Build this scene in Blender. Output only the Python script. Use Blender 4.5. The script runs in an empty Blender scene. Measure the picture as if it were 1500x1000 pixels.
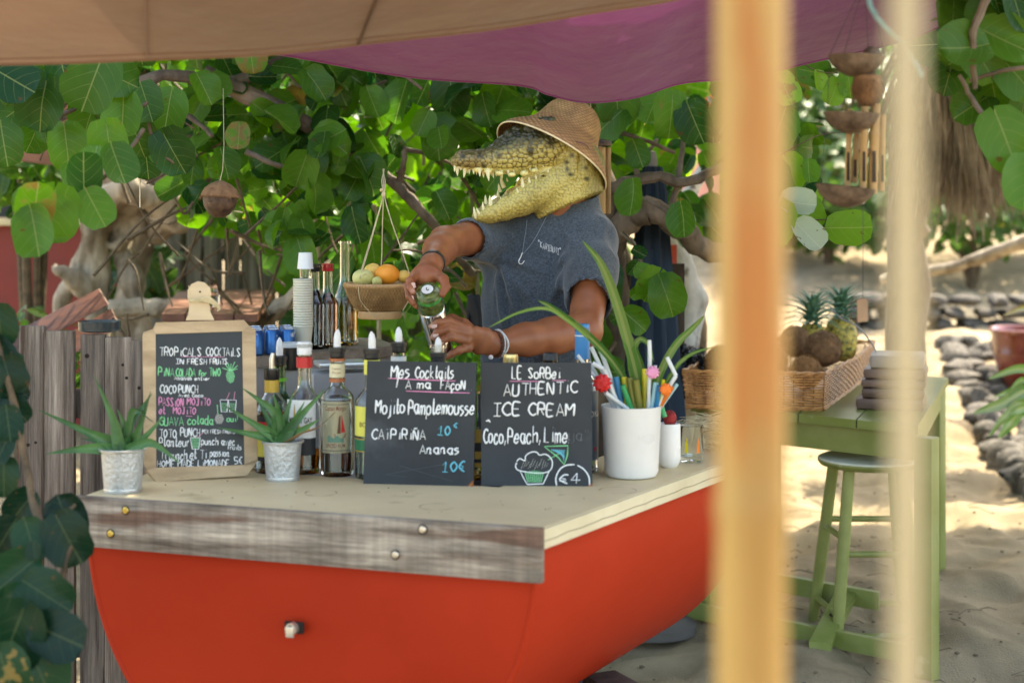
import bpy, bmesh, math, random
import numpy as np
from mathutils import Vector, Matrix, Euler, noise as mnoise

# ------------------------------------------------------------------ camera, light, exposure
SC = bpy.context.scene
COL = SC.collection
FPX, EYE, HY = 2300.0, 1.45, 300.0          # focal length in photo pixels, eye height, horizon row

cam_d = bpy.data.cameras.new('camera'); cam = bpy.data.objects.new('camera', cam_d); COL.objects.link(cam)
cam.location = (0, 0, EYE); cam.rotation_euler = (math.radians(90), 0, 0)
cam_d.sensor_width = 36; cam_d.lens = FPX / 1500 * 36
cam_d.shift_y = -(500 - HY) / 1500.0
cam_d.clip_start = 0.05; cam_d.clip_end = 800
cam_d.dof.use_dof = True; cam_d.dof.focus_distance = 4.2; cam_d.dof.aperture_fstop = 2.7
cam_d.dof.aperture_blades = 0
SC.camera = cam

SUN_EL, SUN_AZ = math.radians(56), math.radians(28)      # from behind the bar, a little to the right
world = bpy.data.worlds.new('World'); SC.world = world; world.use_nodes = True
wn = world.node_tree; wn.nodes.clear()
sky = wn.nodes.new('ShaderNodeTexSky'); sky.sky_type = 'NISHITA'; sky.sun_disc = False
sky.sun_elevation = SUN_EL; sky.sun_rotation = SUN_AZ; sky.air_density = 1.0; sky.dust_density = 3.0; sky.ozone_density = 1.0
bg = wn.nodes.new('ShaderNodeBackground'); bg.inputs['Strength'].default_value = 0.15
wo = wn.nodes.new('ShaderNodeOutputWorld')
wn.links.new(sky.outputs[0], bg.inputs[0]); wn.links.new(bg.outputs[0], wo.inputs[0])
sun_d = bpy.data.lights.new('sun', 'SUN'); sun_d.energy = 2.3; sun_d.angle = math.radians(0.6); sun_d.color = (1, .94, .83)
sun = bpy.data.objects.new('sun', sun_d); COL.objects.link(sun)
sdir = Vector((math.sin(SUN_AZ) * math.cos(SUN_EL), math.cos(SUN_AZ) * math.cos(SUN_EL), math.sin(SUN_EL)))
sun.rotation_euler = sdir.to_track_quat('Z', 'Y').to_euler()
SC.view_settings.view_transform = 'Standard'; SC.view_settings.look = 'None'
SC.view_settings.gamma = 1; SC.view_settings.use_curve_mapping = False
SC.view_settings.exposure = 2.65
SC.view_settings.use_white_balance = True; SC.view_settings.white_balance_temperature = 7500; SC.view_settings.white_balance_tint = 6
SC.render.engine = 'CYCLES'
cy = SC.cycles
cy.use_denoising = True; cy.max_bounces = 9; cy.diffuse_bounces = 4; cy.glossy_bounces = 4
cy.transmission_bounces = 9; cy.transparent_max_bounces = 12; cy.caustics_reflective = False; cy.caustics_refractive = True
cy.sample_clamp_indirect = 6

# ------------------------------------------------------------------ helpers
def P(px, py, d):
    """point seen at photo pixel (px, py) at a distance of d metres"""
    return Vector(((px - 750) / FPX * d, d, EYE - (py - HY) / FPX * d))

PI = math.pi
R = random.Random(7)

class MB:
    def __init__(s): s.v = []; s.f = []; s.mi = []; s.uv = None; s.cur = 0
    def add(s, vs, fs):
        o = len(s.v); s.v.extend([tuple(v) for v in vs]); s.f.extend([tuple(i + o for i in f) for f in fs])
        s.mi.extend([s.cur] * len(fs)); return s
    def box(s, c, size, rot=None, taper=1.0):
        c = Vector(c); hx, hy, hz = [a / 2 for a in size]
        vs = []
        for z in (-1, 1):
            k = 1 if z < 0 else taper
            for x, y in ((-1, -1), (1, -1), (1, 1), (-1, 1)):
                v = Vector((x * hx * k, y * hy * k, z * hz))
                if rot is not None: v = rot @ v
                vs.append(c + v)
        return s.add(vs, [(3, 2, 1, 0), (4, 5, 6, 7), (0, 1, 5, 4), (1, 2, 6, 5), (2, 3, 7, 6), (3, 0, 4, 7)])
    def bbox(s, c, size, rot=None, b=0.004):
        """box with bevelled edges"""
        bm = bmesh.new(); bmesh.ops.create_cube(bm, size=1)
        bmesh.ops.scale(bm, vec=Vector(size), verts=bm.verts)
        bmesh.ops.bevel(bm, geom=bm.edges[:], offset=min(b, min(size) * .45), segments=2, affect='EDGES', profile=.6)
        c = Vector(c); vs = [c + ((rot @ v.co) if rot is not None else v.co) for v in bm.verts]
        bm.verts.index_update()
        s.add(vs, [tuple(v.index for v in f.verts) for f in bm.faces]); bm.free(); return s
    def tube(s, pts, r, seg=8, cap=True, flat=None, twist=0):
        pts = [Vector(p) for p in pts]; n = len(pts)
        if not hasattr(r, '__len__'): r = [r] * n
        vs, fs = [], []
        up = None
        for i, p in enumerate(pts):
            t = (pts[min(i + 1, n - 1)] - pts[max(i - 1, 0)])
            t = t.normalized() if t.length > 1e-9 else Vector((0, 0, 1))
            if flat is not None: up = Vector(flat)
            elif up is None: up = Vector((0, 0, 1)) if abs(t.z) < .9 else Vector((1, 0, 0))
            a = t.cross(up)
            a = a.normalized() if a.length > 1e-6 else t.orthogonal().normalized()
            b = a.cross(t).normalized()
            if flat is None: up = b
            for k in range(seg):
                an = 2 * PI * k / seg + twist * i
                kb = .35 if flat is not None else 1
                vs.append(p + (a * math.cos(an) + b * math.sin(an) * kb) * r[i])
        for i in range(n - 1):
            for k in range(seg):
                k2 = (k + 1) % seg
                fs.append((i * seg + k, i * seg + k2, (i + 1) * seg + k2, (i + 1) * seg + k))
        if cap:
            fs.append(tuple(reversed(range(seg)))); fs.append(tuple((n - 1) * seg + k for k in range(seg)))
        return s.add(vs, fs)
    def lathe(s, prof, c=(0, 0, 0), seg=24, rot=None, wob=None, close=True):
        """prof: list of (radius, height)"""
        c = Vector(c); vs, fs = [], []; n = len(prof)
        for i, (r, z) in enumerate(prof):
            for k in range(seg):
                a = 2 * PI * k / seg; rr = r * (wob(a, z) if wob else 1)
                v = Vector((rr * math.cos(a), rr * math.sin(a), z))
                if rot is not None: v = rot @ v
                vs.append(c + v)
        for i in range(n - 1):
            for k in range(seg):
                k2 = (k + 1) % seg
                fs.append((i * seg + k, i * seg + k2, (i + 1) * seg + k2, (i + 1) * seg + k))
        if close:
            if prof[0][0] > 1e-5: fs.append(tuple(reversed(range(seg))))
            if prof[-1][0] > 1e-5: fs.append(tuple((n - 1) * seg + k for k in range(seg)))
        return s.add(vs, fs)
    def prism(s, outline, z0, z1):
        n = len(outline)
        vs = [(x, y, z0) for x, y in outline] + [(x, y, z1) for x, y in outline]
        fs = [tuple(reversed(range(n))), tuple(range(n, 2 * n))] + [(i, (i + 1) % n, n + (i + 1) % n, n + i) for i in range(n)]
        return s.add(vs, fs)
    def slab(s, outline, nrm):
        """extrude a 3D polygon by the vector nrm"""
        n = len(outline); nrm = Vector(nrm)
        vs = [Vector(p) for p in outline] + [Vector(p) + nrm for p in outline]
        fs = [tuple(reversed(range(n))), tuple(range(n, 2 * n))] + [(i, (i + 1) % n, n + (i + 1) % n, n + i) for i in range(n)]
        return s.add(vs, fs)
    def grid(s, fn, nu, nv, thick=None):
        vs = [fn(i / nu, j / nv) for j in range(nv + 1) for i in range(nu + 1)]
        fs = [(j * (nu + 1) + i, j * (nu + 1) + i + 1, (j + 1) * (nu + 1) + i + 1, (j + 1) * (nu + 1) + i) for j in range(nv) for i in range(nu)]
        return s.add(vs, fs)
    def ball(s, c, r, seg=12, rings=8, sc=(1, 1, 1), rot=None):
        prof = [(max(1e-6, r * math.sin(PI * i / rings)), -r * math.cos(PI * i / rings)) for i in range(rings + 1)]
        c = Vector(c); m = MB(); m.lathe(prof, (0, 0, 0), seg, close=False)
        vs = []
        for v in m.v:
            v = Vector((v[0] * sc[0], v[1] * sc[1], v[2] * sc[2]))
            if rot is not None: v = rot @ v
            vs.append(c + v)
        return s.add(vs, m.f)
    def xf(s, M):
        s.v = [tuple(M @ Vector(v)) for v in s.v]; return s
    def mesh(s, name, mats, smooth=35):
        me = bpy.data.meshes.new(name)
        me.from_pydata(s.v, [], s.f)
        if not isinstance(mats, (list, tuple)): mats = [mats]
        for m in mats: me.materials.append(m)
        if len(mats) > 1: me.polygons.foreach_set('material_index', s.mi)
        if smooth:
            me.polygons.foreach_set('use_smooth', [True] * len(me.polygons))
            if smooth < 179: me.set_sharp_from_angle(angle=math.radians(smooth))
        me.update(); return me

def wmat(o):
    m = Matrix.LocRotScale(o.location, o.rotation_euler, o.scale)
    return (wmat(o.parent) @ m) if o.parent else m

def thing(name, label, cat, loc=(0, 0, 0), rz=0, group=None):
    o = bpy.data.objects.new(name, None); COL.objects.link(o); o.location = loc; o.rotation_euler = (0, 0, rz)
    o.empty_display_size = .05
    return tag(o, label, cat, group)

def tag(o, label=None, cat=None, group=None, kind=None):
    if label: o['label'] = label
    if cat: o['category'] = cat
    if group: o['group'] = group
    if kind: o['kind'] = kind
    return o

def obj(name, mb, mats, parent=None, world=True, smooth=35, kind=None, label=None):
    """link a mesh builder (world coordinates unless world=False) as ONE object"""
    if isinstance(mb, MB):
        if parent is not None and world: mb.xf(wmat(parent).inverted())
        me = mb.mesh(name, mats, smooth)
    else: me = mb
    o = bpy.data.objects.new(name, me); COL.objects.link(o)
    if parent is not None: o.parent = parent
    if kind: o['kind'] = kind
    if label: o['label'] = label
    return o

def single(name, mb, mats, label, cat, group=None, base=None, smooth=35, kind=None):
    """a thing that is one mesh; origin moved to its base"""
    if base is None:
        a = np.array(mb.v); base = Vector(((a[:, 0].min() + a[:, 0].max()) / 2, (a[:, 1].min() + a[:, 1].max()) / 2, a[:, 2].min()))
    base = Vector(base); mb.xf(Matrix.Translation(-base))
    o = obj(name, mb, mats, smooth=smooth); o.location = base
    return tag(o, label, cat, group, kind)

def struct(name, mb, mats, smooth=35, parent=None):
    return obj(name, mb, mats, parent, smooth=smooth, kind='structure' if parent is None else None)

def copy_tree(src, loc, rz=None, label=None, scale=None):
    kids = [c for c in bpy.data.objects if c.parent == src]
    def rec(o, par):
        c = o.copy(); COL.objects.link(c); c.parent = par
        for k in [q for q in bpy.data.objects if q.parent == o and q.name != c.name]: rec(k, c)
        return c
    c = rec(src, None); c.location = loc
    if rz is not None: c.rotation_euler = (0, 0, rz) if not hasattr(rz, '__len__') else rz
    if scale: c.scale = scale
    if label: c['label'] = label
    return c

def smooth_pts(pts, n=6):
    pts = [Vector(p) for p in pts]
    if len(pts) < 3: return pts
    q = [pts[0] * 2 - pts[1]] + pts + [pts[-1] * 2 - pts[-2]]; out = []
    for i in range(1, len(q) - 2):
        for k in range(n):
            t = k / n
            out.append(.5 * ((2 * q[i]) + (q[i + 1] - q[i - 1]) * t + (2 * q[i - 1] - 5 * q[i] + 4 * q[i + 1] - q[i + 2]) * t * t + (3 * q[i] - q[i - 1] - 3 * q[i + 1] + q[i + 2]) * t ** 3))
    out.append(pts[-1]); return out

def lerp(a, b, t): return a + (b - a) * t
def interp(xs, ys, x): return float(np.interp(x, xs, ys))

# ------------------------------------------------------------------ materials
def mk(name, col, rough=.6, var=.18, vs=6, bump=.15, bs=60, st=(1, 1, 1), metal=0, trans=0, coat=0, sss=0, col2=None,
       ior=1.45, spec=.5, bd=.003, col3=None, s3=20, t3=.62, transl=0, alpha=1, detail=6, sheen=0, bst=None):
    m = bpy.data.materials.new(name); m.use_nodes = True; nt = m.node_tree; N = nt.nodes; L = nt.links
    b = N['Principled BSDF']; out = N['Material Output']
    tc = N.new('ShaderNodeTexCoord'); mp = N.new('ShaderNodeMapping'); mp.inputs['Scale'].default_value = st
    oi = N.new('ShaderNodeObjectInfo'); mu = N.new('ShaderNodeMath'); mu.operation = 'MULTIPLY'; mu.inputs[1].default_value = 37
    L.new(oi.outputs['Random'], mu.inputs[0]); L.new(mu.outputs[0], mp.inputs['Location'])
    L.new(tc.outputs['Object'], mp.inputs['Vector'])
    nz = N.new('ShaderNodeTexNoise'); nz.inputs['Scale'].default_value = vs; nz.inputs['Detail'].default_value = detail; nz.inputs['Roughness'].default_value = .62
    L.new(mp.outputs[0], nz.inputs['Vector'])
    rp = N.new('ShaderNodeValToRGB'); rp.color_ramp.elements[0].position = .34; rp.color_ramp.elements[1].position = .66
    c1 = [max(0, c * (1 - var)) for c in col]; c2 = [min(1, c * (1 + var)) for c in col] if col2 is None else list(col2)
    rp.color_ramp.elements[0].color = (*c1, 1); rp.color_ramp.elements[1].color = (*c2, 1)
    L.new(nz.outputs['Fac'], rp.inputs['Fac']); cout = rp.outputs['Color']
    if col3 is not None:
        n3 = N.new('ShaderNodeTexNoise'); n3.inputs['Scale'].default_value = s3; n3.inputs['Detail'].default_value = 5
        L.new(mp.outputs[0], n3.inputs['Vector'])
        r3 = N.new('ShaderNodeValToRGB'); r3.color_ramp.elements[0].position = t3; r3.color_ramp.elements[1].position = min(1, t3 + .07)
        mx = N.new('ShaderNodeMix'); mx.data_type = 'RGBA'; L.new(n3.outputs['Fac'], r3.inputs['Fac'])
        L.new(r3.outputs['Color'], mx.inputs[0]); L.new(cout, mx.inputs[6]); mx.inputs[7].default_value = (*col3, 1); cout = mx.outputs[2]
    L.new(cout, b.inputs['Base Color'])
    b.inputs['Roughness'].default_value = rough; b.inputs['Metallic'].default_value = metal; b.inputs['IOR'].default_value = ior
    b.inputs['Transmission Weight'].default_value = trans; b.inputs['Coat Weight'].default_value = coat
    b.inputs['Specular IOR Level'].default_value = spec; b.inputs['Coat Roughness'].default_value = .08
    if sss: b.inputs['Subsurface Weight'].default_value = sss; b.inputs['Subsurface Radius'].default_value = (.01, .004, .002)
    if sheen: b.inputs['Sheen Weight'].default_value = sheen; b.inputs['Sheen Roughness'].default_value = .5
    if bump:
        nb = N.new('ShaderNodeTexNoise'); nb.inputs['Scale'].default_value = bs; nb.inputs['Detail'].default_value = 5
        if bst is not None:
            mp2 = N.new('ShaderNodeMapping'); mp2.inputs['Scale'].default_value = bst; L.new(tc.outputs['Object'], mp2.inputs['Vector']); L.new(mp2.outputs[0], nb.inputs['Vector'])
        else: L.new(mp.outputs[0], nb.inputs['Vector'])
        bp = N.new('ShaderNodeBump'); bp.inputs['Strength'].default_value = min(1, bump); bp.inputs['Distance'].default_value = bd
        L.new(nb.outputs['Fac'], bp.inputs['Height']); L.new(bp.outputs[0], b.inputs['Normal'])
        rr = N.new('ShaderNodeMapRange'); rr.inputs[3].default_value = max(0, rough - .1); rr.inputs[4].default_value = min(1, rough + .1)
        if trans == 0: L.new(nz.outputs['Fac'], rr.inputs[0]); L.new(rr.outputs[0], b.inputs['Roughness'])
    if transl:
        tr = N.new('ShaderNodeBsdfTranslucent'); L.new(cout, tr.inputs[0]); ms = N.new('ShaderNodeMixShader'); ms.inputs[0].default_value = transl
        L.new(b.outputs[0], ms.inputs[1]); L.new(tr.outputs[0], ms.inputs[2]); L.new(ms.outputs[0], out.inputs[0])
    return m

def grain(m, layers):
    """fine wood grain: stretched noises multiplied into the colour and added to the relief"""
    nt = m.node_tree; N = nt.nodes; L = nt.links; b = N['Principled BSDF']; src = b.inputs['Base Color'].links[0].from_socket; tc = N.new('ShaderNodeTexCoord'); last = None
    for sc, lo, hi in layers:
        mp = N.new('ShaderNodeMapping'); mp.inputs['Scale'].default_value = sc; nz = N.new('ShaderNodeTexNoise'); nz.inputs['Scale'].default_value = 1; nz.inputs['Detail'].default_value = 6; nz.inputs['Roughness'].default_value = .7
        L.new(tc.outputs['Object'], mp.inputs['Vector']); L.new(mp.outputs[0], nz.inputs['Vector']); mr = N.new('ShaderNodeMapRange'); mr.inputs[1].default_value = .35; mr.inputs[2].default_value = .62; mr.inputs[3].default_value = lo; mr.inputs[4].default_value = hi; L.new(nz.outputs['Fac'], mr.inputs[0])
        mx = N.new('ShaderNodeMix'); mx.data_type = 'RGBA'; mx.blend_type = 'MULTIPLY'; mx.inputs[0].default_value = 1; L.new(src, mx.inputs[6]); L.new(mr.outputs[0], mx.inputs[7]); src = mx.outputs[2]; last = mr
    L.new(src, b.inputs['Base Color']); bp = N.new('ShaderNodeBump'); bp.inputs['Strength'].default_value = .6; bp.inputs['Distance'].default_value = .0015; L.new(last.outputs[0], bp.inputs['Height'])
    if b.inputs['Normal'].links: L.new(b.inputs['Normal'].links[0].from_socket, bp.inputs['Normal'])
    L.new(bp.outputs[0], b.inputs['Normal']); return m

def leaf_mat(name, c_dark, c_light, yellow=.08, vein=(.30, .36, .12), transl=.38, rough=.38, nveins=4.2):
    """leaf with midrib and side veins from its UVs; colour differs from leaf to leaf"""
    m = bpy.data.materials.new(name); m.use_nodes = True; nt = m.node_tree; N = nt.nodes; L = nt.links
    b = N['Principled BSDF']; out = N['Material Output']
    def math_(op, a, c=None, v=None, clamp=False):
        n = N.new('ShaderNodeMath'); n.operation = op; n.use_clamp = clamp
        for i, q in enumerate((a, c, v)):
            if q is None: continue
            if isinstance(q, (int, float)): n.inputs[i].default_value = q
            else: L.new(q, n.inputs[i])
        return n.outputs[0]
    uv = N.new('ShaderNodeUVMap'); sx = N.new('ShaderNodeSeparateXYZ'); L.new(uv.outputs[0], sx.inputs[0])
    u = math_('ABSOLUTE', math_('SUBTRACT', sx.outputs[0], .5)); v = sx.outputs[1]
    oi = N.new('ShaderNodeObjectInfo'); ge = N.new('ShaderNodeNewGeometry')
    rnd = math_('FRACT', math_('ADD', oi.outputs['Random'], ge.outputs['Random Per Island']))
    cx = N.new('ShaderNodeCombineXYZ'); L.new(sx.outputs[0], cx.inputs[0]); L.new(sx.outputs[1], cx.inputs[1]); L.new(math_('MULTIPLY', rnd, 40.0), cx.inputs[2])
    nz = N.new('ShaderNodeTexNoise'); nz.inputs['Scale'].default_value = 3.2; nz.inputs['Detail'].default_value = 4
    L.new(cx.outputs[0], nz.inputs['Vector'])
    rp = N.new('ShaderNodeValToRGB'); e = rp.color_ramp.elements
    e[0].position = 0; e[0].color = (*c_dark, 1); e[1].position = 1 - yellow; e[1].color = (*c_light, 1)
    q = e.new(1 - yellow * .6); q.color = (.15, .19, .035, 1); q = e.new(1.0); q.color = (.22, .15, .04, 1)
    nn = math_('MULTIPLY', math_('SUBTRACT', nz.outputs['Fac'], .5), .20)
    L.new(math_('ADD', rnd, nn, clamp=True), rp.inputs['Fac'])
    mid = math_('LESS_THAN', u, .012)
    n5 = N.new('ShaderNodeTexNoise'); n5.inputs['Scale'].default_value = 1.5; L.new(cx.outputs[0], n5.inputs['Vector'])
    bend = math_('ADD', math_('MULTIPLY', u, .55), math_('MULTIPLY', math_('MULTIPLY', u, u), .9))
    w = math_('FRACT', math_('ADD', math_('MULTIPLY', math_('SUBTRACT', math_('POWER', v, .85, clamp=True), bend), nveins), math_('MULTIPLY', n5.outputs['Fac'], .5)))
    sv = math_('LESS_THAN', math_('ABSOLUTE', math_('SUBTRACT', w, .5)), math_('SUBTRACT', .034, math_('MULTIPLY', u, .045)))
    ve = math_('MAXIMUM', mid, math_('MULTIPLY', sv, .42))
    mx = N.new('ShaderNodeMix'); mx.data_type = 'RGBA'; L.new(math_('MULTIPLY', ve, .62), mx.inputs[0]); L.new(rp.outputs[0], mx.inputs[6]); mx.inputs[7].default_value = (*vein, 1)
    # blemishes: brown spots
    n2 = N.new('ShaderNodeTexNoise'); n2.inputs['Scale'].default_value = 4.5; n2.inputs['Detail'].default_value = 5; L.new(cx.outputs[0], n2.inputs['Vector'])
    sp = math_('GREATER_THAN', math_('ADD', n2.outputs['Fac'], math_('MULTIPLY', u, .16)), .735)
    m2 = N.new('ShaderNodeMix'); m2.data_type = 'RGBA'; L.new(math_('MULTIPLY', sp, .7), m2.inputs[0]); L.new(mx.outputs[2], m2.inputs[6]); m2.inputs[7].default_value = (.12, .05, .015, 1)
    L.new(m2.outputs[2], b.inputs['Base Color']); b.inputs['Roughness'].default_value = rough; b.inputs['Specular IOR Level'].default_value = .22
    hb = math_('ADD', math_('MULTIPLY', ve, -1.0), math_('MULTIPLY', nz.outputs['Fac'], .8))
    bp = N.new('ShaderNodeBump'); bp.inputs['Strength'].default_value = .5; bp.inputs['Distance'].default_value = .002; L.new(hb, bp.inputs['Height']); L.new(bp.outputs[0], b.inputs['Normal'])
    tr = N.new('ShaderNodeBsdfTranslucent')
    hs = N.new('ShaderNodeHueSaturation'); hs.inputs['Value'].default_value = 1.5; hs.inputs['Saturation'].default_value = 1.1; L.new(m2.outputs[2], hs.inputs['Color']); L.new(hs.outputs[0], tr.inputs[0])
    ms = N.new('ShaderNodeMixShader'); ms.inputs[0].default_value = transl
    L.new(b.outputs[0], ms.inputs[1]); L.new(tr.outputs[0], ms.inputs[2]); L.new(ms.outputs[0], out.inputs[0])
    return m

LEAF = leaf_mat('sea_grape_leaf', (.011, .052, .013), (.098, .225, .022), yellow=.035, transl=.46, rough=.33)
LEAF_SUNLIT = leaf_mat('sunlit_leaf', (.05, .16, .015), (.20, .38, .04), yellow=.04, transl=.5)  # lighter copy of the leaf greens, sunlight put into the colour
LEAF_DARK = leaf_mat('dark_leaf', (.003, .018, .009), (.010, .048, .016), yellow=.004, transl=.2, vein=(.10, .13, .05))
SHRUB = leaf_mat('shrub_leaf', (.02, .06, .012), (.07, .15, .03), yellow=.02, transl=.3)
BARK = mk('bark', (.11, .078, .052), .85, .35, 14, .8, 55, st=(1, 1, .5), col2=(.21, .16, .115), bd=.006)
TWIG = mk('twig', (.07, .048, .025), .75, .3, 30, .4, 120, col2=(.14, .095, .05))
PALEBARK = mk('pale_bark', (.26, .20, .135), .85, .45, 7, .9, 28, st=(1, 1, .6), col2=(.48, .40, .30), bd=.012, col3=(.16, .12, .08), s3=9, t3=.56)
WHITEBARK = mk('white_bark', (.62, .58, .52), .8, .25, 8, .7, 30, col2=(.80, .77, .72), bd=.008, col3=(.25, .22, .18), s3=12, t3=.6)
SAND = None
# ------------------------------------------------------------------ signed-distance modelling (numpy): smooth unions turned into one mesh
class SDF:
    def __init__(s, lo, hi, h):
        s.lo = np.array(lo, float); s.h = h
        s.n = np.maximum(2, np.ceil((np.array(hi) - s.lo) / h).astype(int) + 1)
        s.F = np.full(tuple(s.n), 1.0, np.float32)
    def _blk(s, lo, hi):
        i0 = np.clip(np.floor((lo - s.lo) / s.h).astype(int), 0, s.n - 1); i1 = np.clip(np.ceil((hi - s.lo) / s.h).astype(int) + 1, 1, s.n)
        ax = [s.lo[k] + np.arange(i0[k], i1[k]) * s.h for k in range(3)]
        X, Y, Z = np.meshgrid(*ax, indexing='ij', copy=False)
        return tuple(slice(i0[k], i1[k]) for k in range(3)), X, Y, Z
    def _comb(s, sl, d, k, sub):
        A = s.F[sl]
        if sub:
            d = -d; h = np.maximum(k - np.abs(A - d), 0) / k; s.F[sl] = np.maximum(A, d) + h * h * k * .25
        else:
            h = np.maximum(k - np.abs(A - d), 0) / k; s.F[sl] = np.minimum(A, d) - h * h * k * .25
    def cap(s, a, b, ra, rb, k=.01, up=None, fa=1.0, fb=None, sub=False):
        """tapered capsule a->b; radius ra->rb along `up`, times fa->fb sideways"""
        a = np.array(a, float); b = np.array(b, float); fb = fa if fb is None else fb
        m = max(ra, rb) * max(fa, fb, 1) + k + s.h * 2
        sl, X, Y, Z = s._blk(np.minimum(a, b) - m, np.maximum(a, b) + m)
        if X.size == 0: return s
        ab = b - a; L = np.linalg.norm(ab); L = max(L, 1e-6); ax = ab / L
        dx, dy, dz = X - a[0], Y - a[1], Z - a[2]
        t = (dx * ax[0] + dy * ax[1] + dz * ax[2]); tc = np.clip(t, 0, L); tt = tc / L
        ea = t - tc; r = ra + (rb - ra) * tt
        if up is None and fa == 1 and fb == 1:
            qx, qy, qz = dx - ax[0] * tc, dy - ax[1] * tc, dz - ax[2] * tc
            d = np.sqrt(qx * qx + qy * qy + qz * qz) - r
        else:
            u = np.array(up if up is not None else (0, 0, 1), float); u = u - ax * (u @ ax); u /= np.linalg.norm(u); w = np.cross(ax, u)
            f = fa + (fb - fa) * tt
            eu = (dx * u[0] + dy * u[1] + dz * u[2]) / r; ew = (dx * w[0] + dy * w[1] + dz * w[2]) / (r * f)
            d = (np.sqrt(eu * eu + ew * ew + (ea / r) ** 2) - 1) * r * np.minimum(1, f)
        s._comb(sl, d.astype(np.float32), k, sub); return s
    def ell(s, c, rad, k=.01, rot=None, sub=False):
        c = np.array(c, float); rad = np.array(rad, float); m = rad.max() + k + 2 * s.h
        sl, X, Y, Z = s._blk(c - m, c + m)
        if X.size == 0: return s
        D = [X - c[0], Y - c[1], Z - c[2]]
        if rot is not None:
            Mx = np.array(rot).T; D = [Mx[i, 0] * D[0] + Mx[i, 1] * D[1] + Mx[i, 2] * D[2] for i in range(3)]
        d = (np.sqrt((D[0] / rad[0]) ** 2 + (D[1] / rad[1]) ** 2 + (D[2] / rad[2]) ** 2) - 1) * rad.min()
        s._comb(sl, d.astype(np.float32), k, sub); return s
    def chain(s, pts, rs, k=.01, up=None, fs=None):
        for i in range(len(pts) - 1):
            s.cap(pts[i], pts[i + 1], rs[i], rs[i + 1], k, up, 1 if fs is None else fs[i], 1 if fs is None else fs[i + 1])
        return s
    def plane_cut(s, p, n):
        """remove what lies on the side the normal points to"""
        n = np.array(n, float); n /= np.linalg.norm(n)
        ax = [s.lo[k] + np.arange(s.n[k]) * s.h for k in range(3)]
        d = ((ax[0] - p[0]) * n[0])[:, None, None] + ((ax[1] - p[1]) * n[1])[None, :, None] + ((ax[2] - p[2]) * n[2])[None, None, :]
        s.F = np.maximum(s.F, d.astype(np.float32)); return s
    def extract(s):
        F = s.F; I = F < 0; n = s.n
        c = np.zeros((n[0] - 1, n[1] - 1, n[2] - 1), np.uint8)
        offs = [(i, j, k) for i in (0, 1) for j in (0, 1) for k in (0, 1)]
        for i, j, k in offs: c += I[i:n[0] - 1 + i, j:n[1] - 1 + j, k:n[2] - 1 + k]
        act = (c > 0) & (c < 8); idx = np.argwhere(act); m = len(idx)
        vid = np.full(act.shape, -1, np.int32); vid[act] = np.arange(m)
        val = {o: F[idx[:, 0] + o[0], idx[:, 1] + o[1], idx[:, 2] + o[2]] for o in offs}
        acc = np.zeros((m, 3)); cnt = np.zeros(m)
        for a in offs:
            for ax in range(3):
                if a[ax]: continue
                b = list(a); b[ax] = 1; b = tuple(b); va, vb = val[a], val[b]
                cr = (va < 0) != (vb < 0); t = np.where(cr, va / np.where(np.abs(va - vb) < 1e-12, 1, va - vb), 0)
                p = np.repeat(np.array(a, float)[None], m, 0); p[:, ax] += t
                acc[cr] += p[cr]; cnt[cr] += 1
        V = s.lo + (idx + acc / cnt[:, None]) * s.h
        faces = []
        for ax in range(3):
            o1, o2 = [(1, 2), (2, 0), (0, 1)][ax]
            A = I; sl0 = [slice(None)] * 3; sl1 = [slice(None)] * 3; sl0[ax] = slice(0, -1); sl1[ax] = slice(1, None)
            a0 = A[tuple(sl0)]; a1 = A[tuple(sl1)]; e = np.argwhere(a0 != a1)
            ok = (e[:, o1] > 0) & (e[:, o1] < n[o1] - 1) & (e[:, o2] > 0) & (e[:, o2] < n[o2] - 1); e = e[ok]
            ins = a0[tuple(e.T)]
            def g(d1, d2):
                q = e.copy(); q[:, o1] -= d1; q[:, o2] -= d2; return vid[q[:, 0], q[:, 1], q[:, 2]]
            q = np.stack([g(1, 1), g(0, 1), g(0, 0), g(1, 0)], 1)
            q[~ins] = q[~ins][:, ::-1]; faces.append(q)
        Fq = np.concatenate(faces); return V, Fq

def np_mesh(name, V, Fq, mats, col=None):
    me = bpy.data.meshes.new(name); me.vertices.add(len(V)); me.vertices.foreach_set('co', np.ascontiguousarray(V, np.float32).ravel())
    nf = len(Fq); w = Fq.shape[1]
    me.loops.add(nf * w); me.loops.foreach_set('vertex_index', Fq.astype(np.int32).ravel())
    me.polygons.add(nf); me.polygons.foreach_set('loop_start', np.arange(nf, dtype=np.int32) * w)
    me.polygons.foreach_set('loop_total', np.full(nf, w, np.int32)); me.polygons.foreach_set('use_smooth', np.ones(nf, bool))
    for m in (mats if isinstance(mats, (list, tuple)) else [mats]): me.materials.append(m)
    if col is not None:
        at = me.color_attributes.new('Col', 'FLOAT_COLOR', 'POINT'); c4 = np.concatenate([col, np.ones((len(V), 1))], 1).astype(np.float32); at.data.foreach_set('color', c4.ravel())
    me.update(calc_edges=True); me.validate(); return me

def relax(V, Fq, it=2, lam=.5):
    for _ in range(it):
        acc = np.zeros_like(V); cnt = np.zeros(len(V))
        for i in range(4):
            a, b = Fq[:, i], Fq[:, (i + 1) % 4]
            np.add.at(acc, a, V[b]); np.add.at(cnt, a, 1); np.add.at(acc, b, V[a]); np.add.at(cnt, b, 1)
        V = V * (1 - lam) + lam * acc / np.maximum(cnt, 1)[:, None]
    return V

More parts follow.
